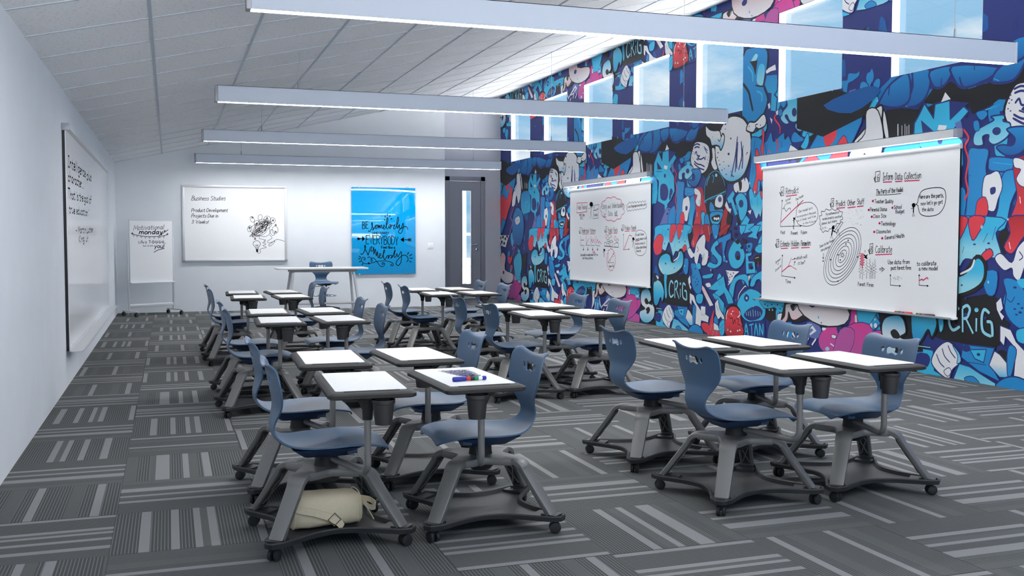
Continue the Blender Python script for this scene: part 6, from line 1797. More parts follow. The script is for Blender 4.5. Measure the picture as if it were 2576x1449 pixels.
(0,'CBB','N',14,1,[2867,2717,2986,2734,3087,2706,3194,2632,3242,2391,3233,2045,3151,2049,3100,2125,3079,1830,3005,1832,2917,1985,2828,2158,2874,2418]),
(0,'LCC','N',10,1,[2830,2016,2898,2060,2976,1945,3069,2015,3119,2004,3165,1864,3116,1677,3075,1719,3016,1655,2939,1759,2876,1817]),
(0,'R','N',12,1,[2983,2577,3064,2529,3081,2384,3184,2212,3119,2142,3049,2161,3022,1980,2926,2044,2997,2223,2976,2410]),
(0,'R','N',10,1,[3124,2831,3184,2779,3174,2634,3165,2466,3097,2558,3137,2674]),
(0,'R','N',8,1,[3102,1995,3152,2012,3144,1902]),
(1,'N','',8,1,[2953,2672,2929,2544]),
(1,'N','',8,1,[2909,2359,2935,2245]),
(1,'N','',8,1,[3127,2399,3136,2270]),
(1,'N','',8,1,[2884,1911,2920,1835]),
(1,'N','',8,1,[3037,1943,3033,1813]),
(0,'W','N',10,1,[2444,2139,2617,2179,2757,2218,2836,2101,2768,2019,2602,2017,2476,2032]),
(0,'K','',0,1,[2563,2172,2645,2167,2647,2072,2602,2036,2583,2094]),
(0,'K','',0,1,[2214,2171,2260,2149,2224,2072]),
(0,'K','',0,1,[2704,2240,2739,2238,2723,2163]),
(0,'C','N',14,0,[2267,1949,2424,2059,2484,2003,2427,1943,2561,1727,2482,1701,2376,1886,2314,1877]),
(0,'C','N',14,1,[2485,1921,2549,2000,2663,2010,2784,1915,2787,1759,2671,1629,2598,1676,2553,1808]),
(0,'N','',0,1,[2697,1864,2681,1827,2638,1813,2595,1830,2577,1868,2594,1906,2636,1920,2679,1903]),
(0,'C','N',14,0,[2594,1553,2767,1711,2866,1648,2819,1592,2983,1601,2894,1478,2738,1460,2613,1480]),
(0,'C','N',14,1,[2944,1534,3110,1622,3217,1605,3218,1532,3080,1477]),
(0,'K','',0,1,[2305,1756,2409,1711,2396,1617,2357,1550,2263,1610]),
(0,'W','',0,0,[2333,1814,2389,1802,2353,1735]),
(0,'W','',0,0,[2808,1763,2898,1775,2871,1714]),
(0,'LLCC','N',10,1,[26,1244,72,1448,192,1604,1221,1592,1159,1445,1227,1234,1062,1222,1043,1296,993,1178,786,1197,705,1120,625,1250,554,1337,453,1204,319,1225,224,1157,101,1155]),
(0,'R','N',10,1,[619,1599,802,1597,759,1468,656,1337,576,1381]),
(0,'R','N',10,1,[816,1597,1025,1594,944,1445,864,1381]),
(0,'R','N',10,1,[25,1312,209,1459,373,1414,337,1292,310,1169,102,1132]),
(0,'R','N',10,1,[983,1232,1087,1301,1132,1237,1019,1172]),
(1,'N','',8,1,[457,1513,421,1425]),
(1,'N','',8,1,[554,1315,518,1249]),
(1,'N','',8,1,[1157,1508,1116,1381]),
(1,'N','',8,1,[761,1316,740,1251]),
(1,'N','',8,1,[1058,1445,1007,1360]),
(1,'N','',8,1,[362,1536,316,1447]),
(0,'N','',0,1,[551,1534,544,1527,527,1523,511,1527,504,1535,511,1542,527,1545,544,1542]),
(0,'N','',0,1,[914,1338,909,1332,897,1330,884,1332,878,1338,884,1344,896,1347,909,1344]),
(0,'N','',0,1,[1091,1350,1086,1343,1073,1341,1061,1343,1056,1349,1061,1355,1073,1358,1085,1356]),
(0,'N','',0,1,[432,1314,427,1308,413,1305,400,1308,394,1314,400,1320,413,1323,426,1321]),
(0,'N','',0,1,[709,1424,704,1418,691,1416,678,1418,673,1424,678,1431,691,1433,704,1431]),
(0,'RO','N',12,1,[1306,1591,1549,1588,1510,1444,1445,1361,1354,1252,1260,1314,1330,1444]),
(0,'O','N',10,1,[1590,1587,1820,1585,1834,1443,1796,1342,1691,1372,1641,1484]),
(1,'W','',12,1,[1319,1361,1337,1298]),
(1,'L','',12,1,[1760,1575,1802,1443]),
(0,'W','N',10,1,[1154,1202,1227,1255,1356,1173,1417,1309,1527,1402,1649,1454,1691,1362,1677,1259,1775,1199,1738,1040,1650,996,1580,1015,1598,1115,1523,1165,1451,1012,1379,1048,1357,1121,1264,1098]),
(1,'N','',10,1,[1438,1278,1481,1226,1440,1195]),
(1,'N','',10,1,[1654,1177,1628,1084]),
(0,'R','',0,1,[1800,1126,1795,1116,1781,1112,1766,1116,1760,1126,1766,1136,1780,1140,1794,1136]),
(0,'B','K',10,1,[1859,1584,2035,1582,2056,1482,2000,1382,1922,1402]),
(0,'O','K',8,1,[2068,1482,2264,1579,2375,1578,2265,1501,2096,1422]),
(1,'R','',12,1,[2124,1363,2134,1244]),
(0,'C','N',16,1,[1739,991,1810,1057,1929,1036,2015,1038,2021,1090,1887,1170,1838,1230,1923,1332,2100,1398,2071,1313,1964,1262,2043,1193,2144,1134,2123,1025,1930,959]),
(0,'B','N',14,0,[2020,1386,2385,1476,2386,1387,2275,1353,2214,1205,2281,1052,2179,1066,2147,1339,2060,1319]),
(0,'C','N',16,1,[2317,1157,2381,1285,2532,1393,2656,1306,2751,1174,2683,1035,2534,973,2386,1012]),
(0,'N','',0,1,[2638,1160,2618,1114,2567,1094,2516,1112,2494,1158,2514,1205,2565,1225,2616,1206]),
(0,'K','',0,1,[2445,1379,2437,1365,2416,1359,2395,1365,2386,1379,2395,1393,2416,1398,2436,1393]),
(0,'K','',0,1,[2560,1445,2548,1424,2517,1416,2486,1424,2473,1445,2486,1465,2516,1474,2547,1465]),
(0,'K','',0,1,[2388,1500,2379,1486,2359,1480,2337,1486,2329,1500,2337,1514,2358,1519,2379,1514]),
(0,'K','',0,1,[2612,1348,2598,1325,2563,1315,2527,1324,2511,1348,2526,1372,2561,1382,2597,1372]),
(0,'K','',0,1,[2696,1268,2687,1253,2664,1247,2642,1253,2632,1268,2641,1283,2663,1290,2686,1284]),
(0,'K','',0,1,[2631,1130,2618,1107,2585,1097,2552,1106,2538,1128,2551,1150,2584,1160,2617,1151]),
(0,'K','',0,1,[2529,1533,2519,1517,2494,1510,2468,1517,2457,1534,2467,1551,2493,1558,2518,1551]),
(0,'K','',0,1,[2732,1383,2724,1370,2704,1364,2684,1370,2676,1383,2684,1397,2704,1402,2724,1397]),
(0,'K','',0,1,[2874,1289,2866,1276,2846,1270,2827,1275,2818,1289,2826,1302,2845,1308,2865,1302]),
(0,'K','',0,1,[2991,1230,2982,1213,2958,1206,2933,1213,2923,1229,2933,1246,2957,1253,2981,1246]),
(0,'K','',0,1,[2789,1355,2775,1331,2741,1321,2705,1331,2690,1354,2704,1378,2739,1388,2774,1378]),
(0,'C','N',14,0,[2757,1193,2923,1214,2911,1167,2832,1147,2850,1090,2994,1093,3018,931,2784,912]),
(0,'N','',0,0,[2833,1058,2937,1068,2949,989,2846,976]),
(0,'K','',0,1,[2962,1004,2950,985,2921,977,2892,984,2880,1002,2891,1021,2920,1029,2950,1023]),
(0,'C','N',12,0,[2600,1575,2770,1573,2737,1497,2660,1437,2613,1479]),
(0,'C','N',12,0,[2801,1417,2928,1477,2841,1515,2977,1570,3118,1569,3031,1439,3066,1383,2930,1398]),
(0,'C','N',12,1,[2991,1234,3120,1198,3224,1255,3222,1365,3156,1384,3137,1328,3050,1313]),
(0,'C','',0,0,[3148,1439,3219,1512,3221,1402]),
(0,'K','',0,1,[2960,1117,3019,1174,3160,1165,3175,1088,3089,1052,2988,1074]),
(1,'W','',10,1,[3003,1131,3087,1146]),
(1,'R','',14,1,[3072,1086,3080,1021]),
(1,'R','',14,1,[3184,1153,3185,940,3186,588]),
(0,'C','N',14,1,[2351,579,2363,717,2445,828,2589,892,2784,912,2849,834,2844,735,2751,811,2627,829,2530,783,2489,684,2454,565]),
(0,'C','N',14,1,[2885,756,2931,866,3058,936,3231,969,3236,717,3127,845,3034,832,2978,755]),
(0,'W','N',6,0,[2827,890,2906,903,2856,816]),
(1,'W','',14,1,[2579,514,2613,632,2753,744,2788,737]),
(0,'C','N',16,1,[2566,465,2649,611,2789,689,2910,723,3124,681,3246,555,3244,369,3046,276,2762,292]),
(0,'N','',0,1,[2740,347,2812,423,2949,480,3085,498,3196,436,3112,337,2884,290]),
(1,'L','',16,1,[2795,399,2810,353]),
(1,'L','',16,1,[2847,412,2862,353]),
(1,'L','',16,1,[2899,425,2914,351]),
(1,'L','',16,1,[2960,443,2976,351]),
(1,'L','',16,1,[3018,437,3034,359]),
(1,'L','',16,1,[3076,430,3091,367]),
(1,'L','',16,1,[3130,424,3144,377]),
(0,'N','',0,1,[2738,591,2790,645,2867,607,2834,549,2774,545]),
(0,'L','',0,1,[2829,590,2823,576,2805,570,2788,574,2780,587,2787,601,2805,608,2822,603]),
(1,'N','',10,1,[2950,589,2998,573,3039,598]),
(0,'N','',0,1,[3116,621,3182,643,3239,591,3183,579]),
(0,'C','',0,1,[2290,269,2364,304]),
(0,'N','',0,0,[2718,42,2735,236,2936,286,3251,329,3277,76,2803,31]),
(1,'C','',26,1,[2760,75,2798,231,2854,83]),
(1,'C','',26,1,[2772,133,2835,148]),
(1,'C','',26,1,[2875,228,2978,252]),
(1,'C','',26,1,[2930,242,2947,86]),
(1,'C','',26,1,[3009,98,3039,251,3093,105]),
(1,'C','',26,1,[3137,109,3127,258,3203,134,3206,274]),
(0,'ORR','K',30,1,[2279,30,2252,276,2317,415,2478,469,2624,424,2674,289,2738,73]),
(1,'W','',18,1,[2332,396,2288,328,2282,259]),
(1,'W','',18,1,[2625,401,2647,354,2583,311]),
(1,'K','',14,1,[2383,276,2445,291,2469,214,2512,276,2531,219]),
(1,'K','',12,1,[2548,289,2613,284,2585,224,2657,210]),
(0,'W','',0,1,[2476,387,2471,378,2458,374,2445,376,2440,384,2445,393,2458,397,2471,395]),
(0,'W','',0,1,[2437,349,2432,340,2419,336,2405,338,2400,346,2405,355,2418,359,2431,357]),
(0,'W','',0,1,[2605,128,2600,120,2587,115,2575,117,2569,125,2574,134,2587,138,2600,136]),
(0,'W','',0,1,[2349,116,2343,107,2330,102,2317,105,2311,112,2317,121,2330,126,2343,124]),
(0,'W','',0,1,[2659,143,2654,134,2641,130,2628,132,2623,140,2628,148,2641,153,2653,150]),
(0,'W','',0,1,[2423,103,2418,94,2405,89,2392,91,2386,99,2392,108,2405,113,2418,110]),
(0,'O','',0,1,[2499,369,2494,360,2481,356,2468,358,2462,366,2467,375,2480,379,2493,377]),
(0,'O','',0,1,[2382,306,2377,297,2364,292,2351,295,2345,303,2350,312,2363,316,2377,313]),
(0,'O','',0,1,[2564,358,2559,349,2546,345,2534,347,2528,355,2533,364,2546,368,2559,366]),
(0,'C','N',14,0,[1777,665,1973,769,2210,872,2266,712,2432,587,2478,498,2330,475,2226,627,1986,514,1890,590,2053,663,1936,647]),
(0,'W','N',10,0,[2250,953,2425,950,2624,945,2499,879,2421,788,2318,731,2334,834]),
(0,'N','',0,1,[2329,912,2325,905,2314,902,2304,904,2299,911,2304,918,2314,921,2325,919]),
(0,'N','',0,1,[2404,895,2399,888,2389,885,2379,887,2374,894,2378,901,2389,904,2399,902]),
(0,'N','',0,1,[2386,855,2382,848,2371,845,2361,847,2356,854,2361,861,2371,864,2381,862]),
(0,'N','',0,1,[2477,917,2472,910,2462,907,2452,909,2447,916,2451,923,2462,926,2472,924]),
(0,'N','',0,1,[2368,815,2364,808,2354,805,2343,807,2339,814,2343,821,2353,824,2364,822]),
(0,'N','',0,1,[2350,775,2346,768,2336,765,2325,767,2321,774,2325,781,2335,784,2346,782]),
(0,'N','',0,1,[2291,926,2287,919,2277,916,2266,919,2261,926,2266,933,2276,936,2287,933]),
(0,'N','',0,1,[2441,873,2437,866,2426,862,2416,865,2411,872,2416,879,2426,882,2436,879]),
(1,'N','',6,1,[2051,783,2098,725]),
(1,'N','',6,1,[2081,792,2129,734]),
(1,'N','',6,1,[2112,801,2159,743]),
(1,'N','',6,1,[2142,810,2189,753]),
(1,'N','',6,1,[2173,819,2219,762]),
(1,'N','',6,1,[2203,829,2249,771]),
(0,'C','N',10,0,[1957,613,2094,564,2229,483,2220,329,2077,413]),
(1,'N','',8,1,[2056,522,2174,390]),
(0,'C','',0,1,[1620,847,1773,873,1912,888,1854,831,1653,812]),
(0,'WS','N',12,0,[1539,745,1676,681,1940,435,1830,411,1657,581,1582,660]),
(0,'W','',0,1,[1703,732,1815,753,1856,704,1757,689]),
(0,'B','N',14,1,[1265,1020,1422,1011,1537,886,1605,744,1543,565,1387,605,1287,730,1302,878]),
(0,'N','',0,1,[1463,796,1459,790,1447,787,1435,789,1430,795,1435,801,1447,804,1458,802]),
(0,'N','',0,1,[1422,747,1418,740,1406,737,1394,739,1389,745,1394,751,1406,754,1417,752]),
(0,'N','',0,1,[1506,760,1501,754,1489,751,1477,753,1472,759,1477,765,1489,768,1501,766]),
(0,'N','',0,1,[1490,718,1484,711,1469,707,1454,709,1448,716,1454,724,1469,728,1484,725]),
(0,'N','',0,1,[1423,945,1417,937,1402,934,1387,936,1381,943,1387,951,1402,955,1417,952]),
(0,'N','',0,1,[1444,695,1440,689,1428,686,1416,688,1411,694,1416,700,1427,703,1439,701]),
(1,'N','',8,1,[1311,836,1362,807,1404,861]),
(0,'C','',0,1,[1422,1011,1534,1027,1560,959,1477,946]),
(0,'C','N',10,1,[1430,549,1555,586,1637,560,1598,444,1453,445]),
(0,'B','N',10,1,[1012,1061,1186,1086,1169,874,1060,870]),
(0,'LLCC','K',40,1,[197,972,263,1108,453,1173,604,1140,661,1041,788,1067,930,1220,1037,1147,1014,971,792,851,469,802,301,845]),
(1,'W','',22,1,[903,1192,860,1105,720,1044]),
(1,'W','',16,1,[236,989,285,923,339,891]),
(0,'N','',0,1,[475,1001,469,989,456,983,443,988,437,1000,442,1013,456,1018,469,1014]),
(0,'N','',0,1,[759,936,755,930,745,927,735,930,731,936,735,942,745,945,755,942]),
(0,'C','',0,1,[411,816,506,819,489,697,511,521,474,448,445,517]),
(1,'W','',10,1,[478,519,479,464]),
(0,'BCL','K',26,1,[35,650,108,721,206,739,337,686,425,539,351,378,293,453,188,323,64,350]),
(0,'K','',0,1,[42,814,131,840,205,763,133,704,59,713]),
(0,'W','',0,1,[131,806,229,776,191,740]),
(1,'LC','',30,1,[717,695,647,734,593,657,590,547,642,484,733,528]),
(1,'LC','',30,1,[771,474,762,708]),
(1,'LC','',30,1,[762,713,821,741,858,701,823,624,778,609]),
(1,'LC','',30,1,[810,610,907,473]),
(1,'LC','',30,1,[944,626,946,497]),
(1,'LC','',30,1,[1107,684,1040,716,1011,633,1031,505,1137,465]),
(1,'LC','',30,1,[1073,602,1134,592,1150,465]),
(0,'LC','',0,1,[970,706,962,691,943,684,924,689,916,704,924,720,942,727,961,721]),
(1,'N','',8,1,[667,671,640,615,669,540,706,536]),
(0,'N','',0,1,[827,650,821,636,805,630,789,635,782,648,788,662,804,669,820,664]),
(0,'N','',0,1,[1072,636,1067,624,1055,618,1043,622,1037,634,1042,647,1054,652,1067,648]),
(0,'K','',0,1,[1230,597,1289,636,1349,597,1299,541]),
(0,'K','',0,1,[1208,325,1285,351,1354,313,1313,252,1236,259]),
(0,'W','N',6,0,[1183,790,1242,845,1270,740,1236,707,1288,667,1259,624,1193,726]),
(0,'C','N',8,0,[143,22,130,207,373,250,395,47,528,9,576,-60,143,4]),
(0,'N','',0,1,[53,110,140,196,277,212,336,154,265,59]),
(1,'L','',14,1,[149,276,334,277]),
(0,'B','N',12,0,[777,356,1178,361,1124,208,1256,48,993,112,757,224]),
(0,'C','N',10,0,[869,312,1078,337,1049,207,937,231]),
(1,'N','',10,1,[803,188,1080,188]),
(0,'N','',0,1,[1003,279,997,267,982,262,966,265,959,275,965,287,981,292,997,289]),
(0,'N','',0,1,[878,324,862,298,824,286,785,293,769,317,784,342,823,355,861,347]),
(0,'LC','N',12,0,[659,-2,735,161,872,146,1029,87,1270,1,987,-46]),
(0,'B','N',8,1,[806,25,918,56,1008,-11,875,-34]),
(0,'W','N',14,1,[355,122,392,236,476,320,579,364,672,321,747,232,735,161,644,84,599,-8,471,26]),
(1,'N','',12,1,[579,326,618,263,684,206]),
(1,'N','',12,1,[500,288,534,213,610,156]),
(1,'N','',12,1,[421,222,470,141,536,98]),
(0,'LC','N',8,1,[640,330,728,270,757,185,703,159,711,236]),
(0,'W','N',8,1,[528,57,597,103,630,66,585,13]),
(0,'CWW','N',10,0,[1115,190,1178,333,1243,306,1339,228,1358,99,1247,90]),
(0,'WWW','N',10,0,[1238,580,1367,549,1432,444,1588,330,1817,264,1786,175,1591,189,1568,96,1409,82,1433,377,1305,479,1293,389,1241,433]),
(0,'B','N',10,1,[1361,408,1438,371,1415,234,1383,122,1341,123,1329,312]),
(0,'B','N',14,1,[1197,-6,1282,80,1425,121,1576,90,1648,-7,1378,-42]),
(0,'R','',0,1,[1769,4,1827,162,1884,269,1961,379,1929,191,2024,138,2181,21,1830,-21]),
(0,'C','',0,1,[1796,160,1793,155,1787,153,1780,154,1777,158,1780,163,1786,165,1793,164]),
(0,'C','',0,1,[1945,64,1942,60,1936,58,1929,59,1926,63,1929,67,1936,70,1942,69]),
(0,'C','',0,1,[2088,141,2085,137,2079,134,2072,136,2069,140,2072,144,2078,147,2085,145]),
(0,'C','',0,1,[1922,20,1920,15,1913,13,1906,14,1903,18,1906,23,1913,25,1919,24]),
(0,'C','',0,1,[2066,97,2063,93,2056,90,2050,92,2047,96,2050,100,2056,102,2063,101]),
(0,'C','',0,1,[1896,148,1893,143,1887,141,1880,142,1877,146,1880,151,1886,153,1893,152]),
(0,'C','',0,1,[2043,53,2040,48,2034,46,2027,47,2024,51,2027,56,2034,58,2040,57]),
(0,'C','',0,1,[1873,103,1870,98,1864,96,1857,97,1854,101,1857,106,1863,108,1870,107]),
(0,'C','',0,1,[2021,9,2018,4,2011,2,2005,3,2002,7,2005,11,2011,14,2018,13]),
(0,'C','',0,1,[1850,58,1847,54,1841,51,1834,52,1831,56,1834,61,1840,63,1847,62]),
(0,'C','',0,1,[1995,135,1992,131,1985,129,1979,130,1976,134,1979,138,1985,141,1992,140]),
(0,'C','',0,1,[1827,13,1824,9,1818,6,1811,7,1808,11,1811,16,1817,18,1824,17]),
(0,'C','',0,1,[1972,91,1969,87,1963,84,1956,85,1953,89,1956,94,1963,96,1969,95]),
(0,'C','',0,1,[1801,142,1798,137,1791,135,1784,136,1781,140,1784,145,1791,147,1798,146]),
(0,'C','',0,1,[1949,47,1947,42,1940,40,1933,41,1930,45,1933,49,1940,52,1946,51]),
(0,'C','',0,1,[2092,124,2089,119,2083,117,2076,118,2074,122,2076,126,2083,129,2089,128]),
(0,'C','',0,1,[1927,2,1924,-3,1917,-5,1910,-4,1908,0,1910,5,1917,7,1924,6]),
(0,'C','',0,1,[2070,79,2067,75,2061,73,2054,74,2051,78,2054,82,2060,85,2067,83]),
(0,'C','',0,1,[1900,130,1898,125,1891,123,1884,124,1881,128,1884,133,1891,135,1898,134]),
(0,'C','',0,1,[2047,35,2045,31,2038,28,2031,29,2029,33,2031,38,2038,40,2045,39]),
(0,'C','',0,1,[1877,85,1875,80,1868,78,1861,79,1858,83,1861,88,1868,90,1875,89]),
(0,'C','',0,1,[2022,162,2019,157,2012,155,2006,156,2003,160,2005,165,2012,167,2019,166]),
(0,'C','',0,1,[1854,40,1852,36,1845,33,1838,34,1835,38,1838,43,1845,45,1852,44]),
(0,'C','',0,1,[1999,118,1996,113,1990,111,1983,112,1980,116,1983,121,1989,123,1996,122]),
(0,'C','',0,1,[1831,-5,1829,-9,1822,-12,1815,-11,1812,-7,1815,-2,1822,0,1828,-1]),
(0,'C','',0,1,[1976,73,1974,69,1967,66,1960,68,1958,72,1960,76,1967,79,1973,77]),
(0,'R','',0,1,[1592,143,1787,159,1849,21,1667,46]),
(0,'W','N',12,0,[1971,467,2055,542,2104,405,2236,295,2261,193,2145,284,2069,238,1998,313]),
(1,'N','',10,1,[2018,440,2078,363]),
(0,'W','N',10,0,[1945,192,2063,161,2111,85,1947,81]),
(0,'C','N',10,1,[2101,184,2233,255,2237,56,2123,26]),
(1,'N','',8,1,[2121,126,2234,195]),
(1,'N','',8,1,[2122,76,2235,146]),
(0,'C','K',8,1,[3151,580,3721,593,3676,489,3598,446,3479,503,3384,488,3249,479,3184,511]),
(0,'N','',0,1,[3265,533,3260,526,3249,523,3237,525,3232,532,3237,539,3248,543,3260,540]),
(0,'N','',0,1,[3329,517,3324,510,3313,506,3302,509,3297,516,3302,523,3313,527,3324,524]),
(0,'N','',0,1,[3551,546,3546,539,3535,535,3524,538,3519,545,3524,552,3535,555,3546,553]),
(0,'N','',0,1,[3613,499,3609,492,3598,488,3587,490,3582,497,3587,505,3598,508,3609,506]),
(0,'N','',0,1,[3425,540,3420,533,3409,530,3397,532,3393,539,3397,546,3409,550,3420,547]),
(0,'N','',0,1,[3660,532,3655,525,3644,521,3633,524,3629,531,3633,538,3644,541,3655,539]),
(0,'K','',0,1,[3288,433,3333,479,3479,486,3511,368,3474,326,3302,330]),
(0,'L','',0,1,[3365,468,3361,457,3352,453,3343,457,3339,467,3343,478,3352,483,3361,479]),
(0,'L','',0,1,[3438,472,3434,461,3425,456,3416,460,3412,471,3416,481,3425,486,3434,482]),
(0,'C','',0,1,[3504,481,3583,435,3521,319]),
(0,'W','N',10,0,[3536,426,3636,450,3655,326,3601,186,3483,77,3522,206]),
(0,'B','N',10,1,[3631,287,3846,349,3877,227,3833,101,3664,102]),
(0,'K','',0,0,[3667,364,3966,343,4203,411,4492,343,4853,375,5054,496,5066,595,3690,589,3600,323,3647,286,3739,294]),
(0,'N','',0,0,[3723,330,3967,319,4203,381,4464,321,4436,285,4204,296,3967,258,3785,284]),
(0,'N','',0,1,[4908,395,5041,484,5062,554,5000,563,4880,441]),
(0,'SW','K',16,1,[3709,534,3758,577,3964,570,4090,470,4031,420,3921,375,3839,388,3783,467,3760,369,3668,308,3599,333,3698,413]),
(0,'K','',0,1,[3819,560,3964,579,3911,505,3862,491]),
(1,'W','',10,1,[3940,563,3904,518]),
(0,'SW','K',10,0,[4039,580,4148,572,4179,452,4085,433,4114,473,4060,507]),
(0,'RSW','K',16,1,[4201,586,4608,583,4581,482,4468,407,4325,399,4217,466]),
(0,'N','',0,1,[4392,565,4376,530,4335,514,4294,526,4277,560,4294,594,4334,610,4375,598]),
(0,'S','',0,1,[4364,563,4355,544,4335,536,4315,543,4306,561,4314,580,4335,589,4355,582]),
(0,'N','',0,1,[4349,563,4345,552,4335,548,4325,552,4320,562,4325,572,4335,577,4345,573]),
(0,'RSW','K',16,1,[4672,583,4965,585,4912,477,4749,408,4582,411,4617,486]),
(0,'V','',0,1,[4174,367,4377,366,4458,287,4379,186,4146,220]),
(0,'PM','N',10,1,[4577,353,4881,357,5202,343,5542,385,5475,234,5335,157,5484,120,5466,-15,5181,-38,4912,34,4495,50,4408,200]),
(0,'M','N',12,1,[5018,585,5204,570,5258,449,5345,340,5202,331,5096,331,4949,363,5001,459]),
(1,'W','',36,1,[5089,527,5100,441,5139,341]),
(1,'N','',18,1,[5160,559,5200,457,5254,369]),
(0,'N','',0,1,[4744,363,4854,357,4882,289,4800,260]),
(0,'W','',0,1,[4478,330,4549,330,4526,303,4478,298]),
(0,'N','',0,1,[5203,251,5333,294,5308,201,5205,148]),
(0,'W','N',8,1,[4662,264,4745,257,4718,220,4662,228]),
(0,'N','',0,1,[4829,168,4992,156,5100,48,4939,47]),
(0,'W','N',6,1,[4856,141,4952,130,4939,82]),
(1,'W','',22,1,[4635,155,4747,116]),
(0,'L','',0,1,[4619,89,4608,71,4580,62,4552,67,4540,83,4552,101,4579,110,4607,105]),
(0,'BC','N',14,0,[5204,582,5406,579,5515,463,5363,350,5280,391]),
(0,'W','',0,1,[5378,427,5365,396,5332,381,5299,392,5285,422,5298,453,5331,468,5364,457]),
(0,'W','',0,1,[5455,435,5447,415,5429,406,5411,413,5403,432,5411,452,5429,460,5447,453]),
(0,'W','',0,1,[5431,501,5427,492,5418,488,5409,491,5405,500,5409,509,5418,513,5427,510]),
(0,'W','',0,1,[5412,537,5409,529,5402,526,5395,529,5392,536,5395,543,5402,546,5409,544]),
(0,'CWC','K',20,1,[5535,462,5605,544,5783,579,5862,548,5902,483,5913,396,5835,345,5957,321,6035,272,6013,116,5821,18,5622,17,5500,98,5514,190,5689,243,5593,287,5537,351]),
(0,'K','',0,1,[5677,391,5741,421,5805,384,5826,335,5742,317,5692,347]),
(0,'K','',0,1,[5719,237,5824,282,5881,239,5818,171,5749,172,5759,209]),
(1,'K','',14,1,[5826,341,5908,373]),
(1,'W','',34,0,[3633,88,3687,228]),
(1,'W','',34,0,[3744,114,3786,222]),
(1,'W','',34,0,[3846,318,3883,203,3945,133]),
(1,'W','',34,0,[3956,161,4146,262,4274,324,4332,282,4234,225]),
(1,'W','',34,0,[4005,82,4064,135]),
(1,'W','',34,0,[4153,111,4211,187]),
(1,'W','',34,0,[4276,101,4356,185]),
(1,'W','',34,0,[4058,190,4205,205]),
(0,'C','',0,0,[226,252,364,248,314,212,236,210]),
(0,'B','N',14,1,[3900,2206,4170,2489,4693,2956,5070,3012,5131,2688,4692,2180,4498,1857,4034,1487]),
(0,'R','N',10,1,[3954,2225,4237,2403,4499,2290,4819,2583,4895,2316,4589,1978,4433,1817,4196,1862,4034,1634]),
(0,'R','',0,1,[4434,2725,4629,2796,4692,2589,4499,2475]),
(0,'K','',0,0,[3903,3259,4693,3119,5314,2916,5193,2764,4434,2601,3901,2754]),
(0,'D','',0,1,[4435,2972,5193,3083,5435,2987,4945,2819]),
(0,'W','K',14,1,[4882,2126,4970,2414,5193,2564,5217,2811,5411,2791,5507,2431,5339,2160,5193,2344,5094,2147]),
(0,'CB','',0,1,[5531,2370,6043,2388,6078,2001,5579,1955]),
(1,'C','',50,1,[5614,2151,5964,2198]),
(1,'C','',50,1,[5790,2204,5791,1950]),
(1,'C','',50,1,[5495,2293,5614,2033]),
(1,'C','',50,1,[-38,1986,133,2136]),
(0,'DB','K',20,1,[4920,1484,4945,1848,5217,2084,5531,1996,5674,1796,5674,1520,5460,1235,5094,1281]),
(0,'W','N',8,1,[5094,1826,5363,1888,5436,1760,5193,1691]),
(1,'N','',10,1,[5168,1784,5339,1801]),
(1,'V2','',60,0,[5045,2109,4768,1872,4945,1759,4640,1402]),
(1,'V2','',60,0,[5045,1362,4919,1159,5094,1201,4919,996]),
(0,'W','',0,0,[3953,1466,4666,1464,4432,1187,3952,1233]),
(0,'K','',0,1,[4128,1403,4108,1379,4061,1369,4013,1379,3993,1403,4013,1426,4061,1436,4108,1426]),
(0,'K','',0,1,[4301,1423,4282,1400,4235,1390,4188,1400,4168,1423,4188,1447,4235,1457,4282,1447]),
(0,'K','',0,1,[4472,1382,4452,1358,4406,1349,4360,1358,4340,1382,4360,1405,4406,1415,4452,1405]),
(0,'K','',0,1,[4208,1310,4188,1287,4141,1277,4094,1286,4074,1310,4094,1334,4141,1344,4188,1334]),
(0,'K','',0,1,[4393,1278,4374,1254,4327,1244,4280,1254,4261,1277,4280,1301,4327,1311,4374,1301]),
(0,'K','',0,1,[4601,1435,4582,1412,4537,1402,4491,1412,4472,1436,4491,1459,4537,1469,4582,1459]),
(0,'K','',0,1,[4101,1255,4081,1232,4033,1221,3985,1231,3966,1255,3986,1279,4033,1289,4081,1279]),
(0,'WS','K',18,1,[3951,852,4194,1067,4432,967,4379,674,4944,589,4894,404,4431,355,4004,515]),
(0,'N','',0,1,[4339,602,4320,572,4273,558,4226,569,4206,598,4226,628,4273,642,4320,631]),
(0,'R','K',6,1,[4588,941,4691,992,4767,952,4869,1011,4894,914,4716,795]),
(0,'R','K',6,1,[4767,768,4869,791,4944,752,4869,660]),
(0,'C','N',8,1,[5020,916,5436,1084,5556,808,5412,525,5193,356,5094,594]),
(0,'K','',0,0,[5556,1006,5908,1090,5793,618,5616,612]),
(0,'PM','N',10,1,[4944,385,5315,441,5413,205,5069,25,4818,93]),
(0,'P','N',8,1,[4818,339,5069,350,5007,103,4690,4]),
]

rnd = random.Random(21)
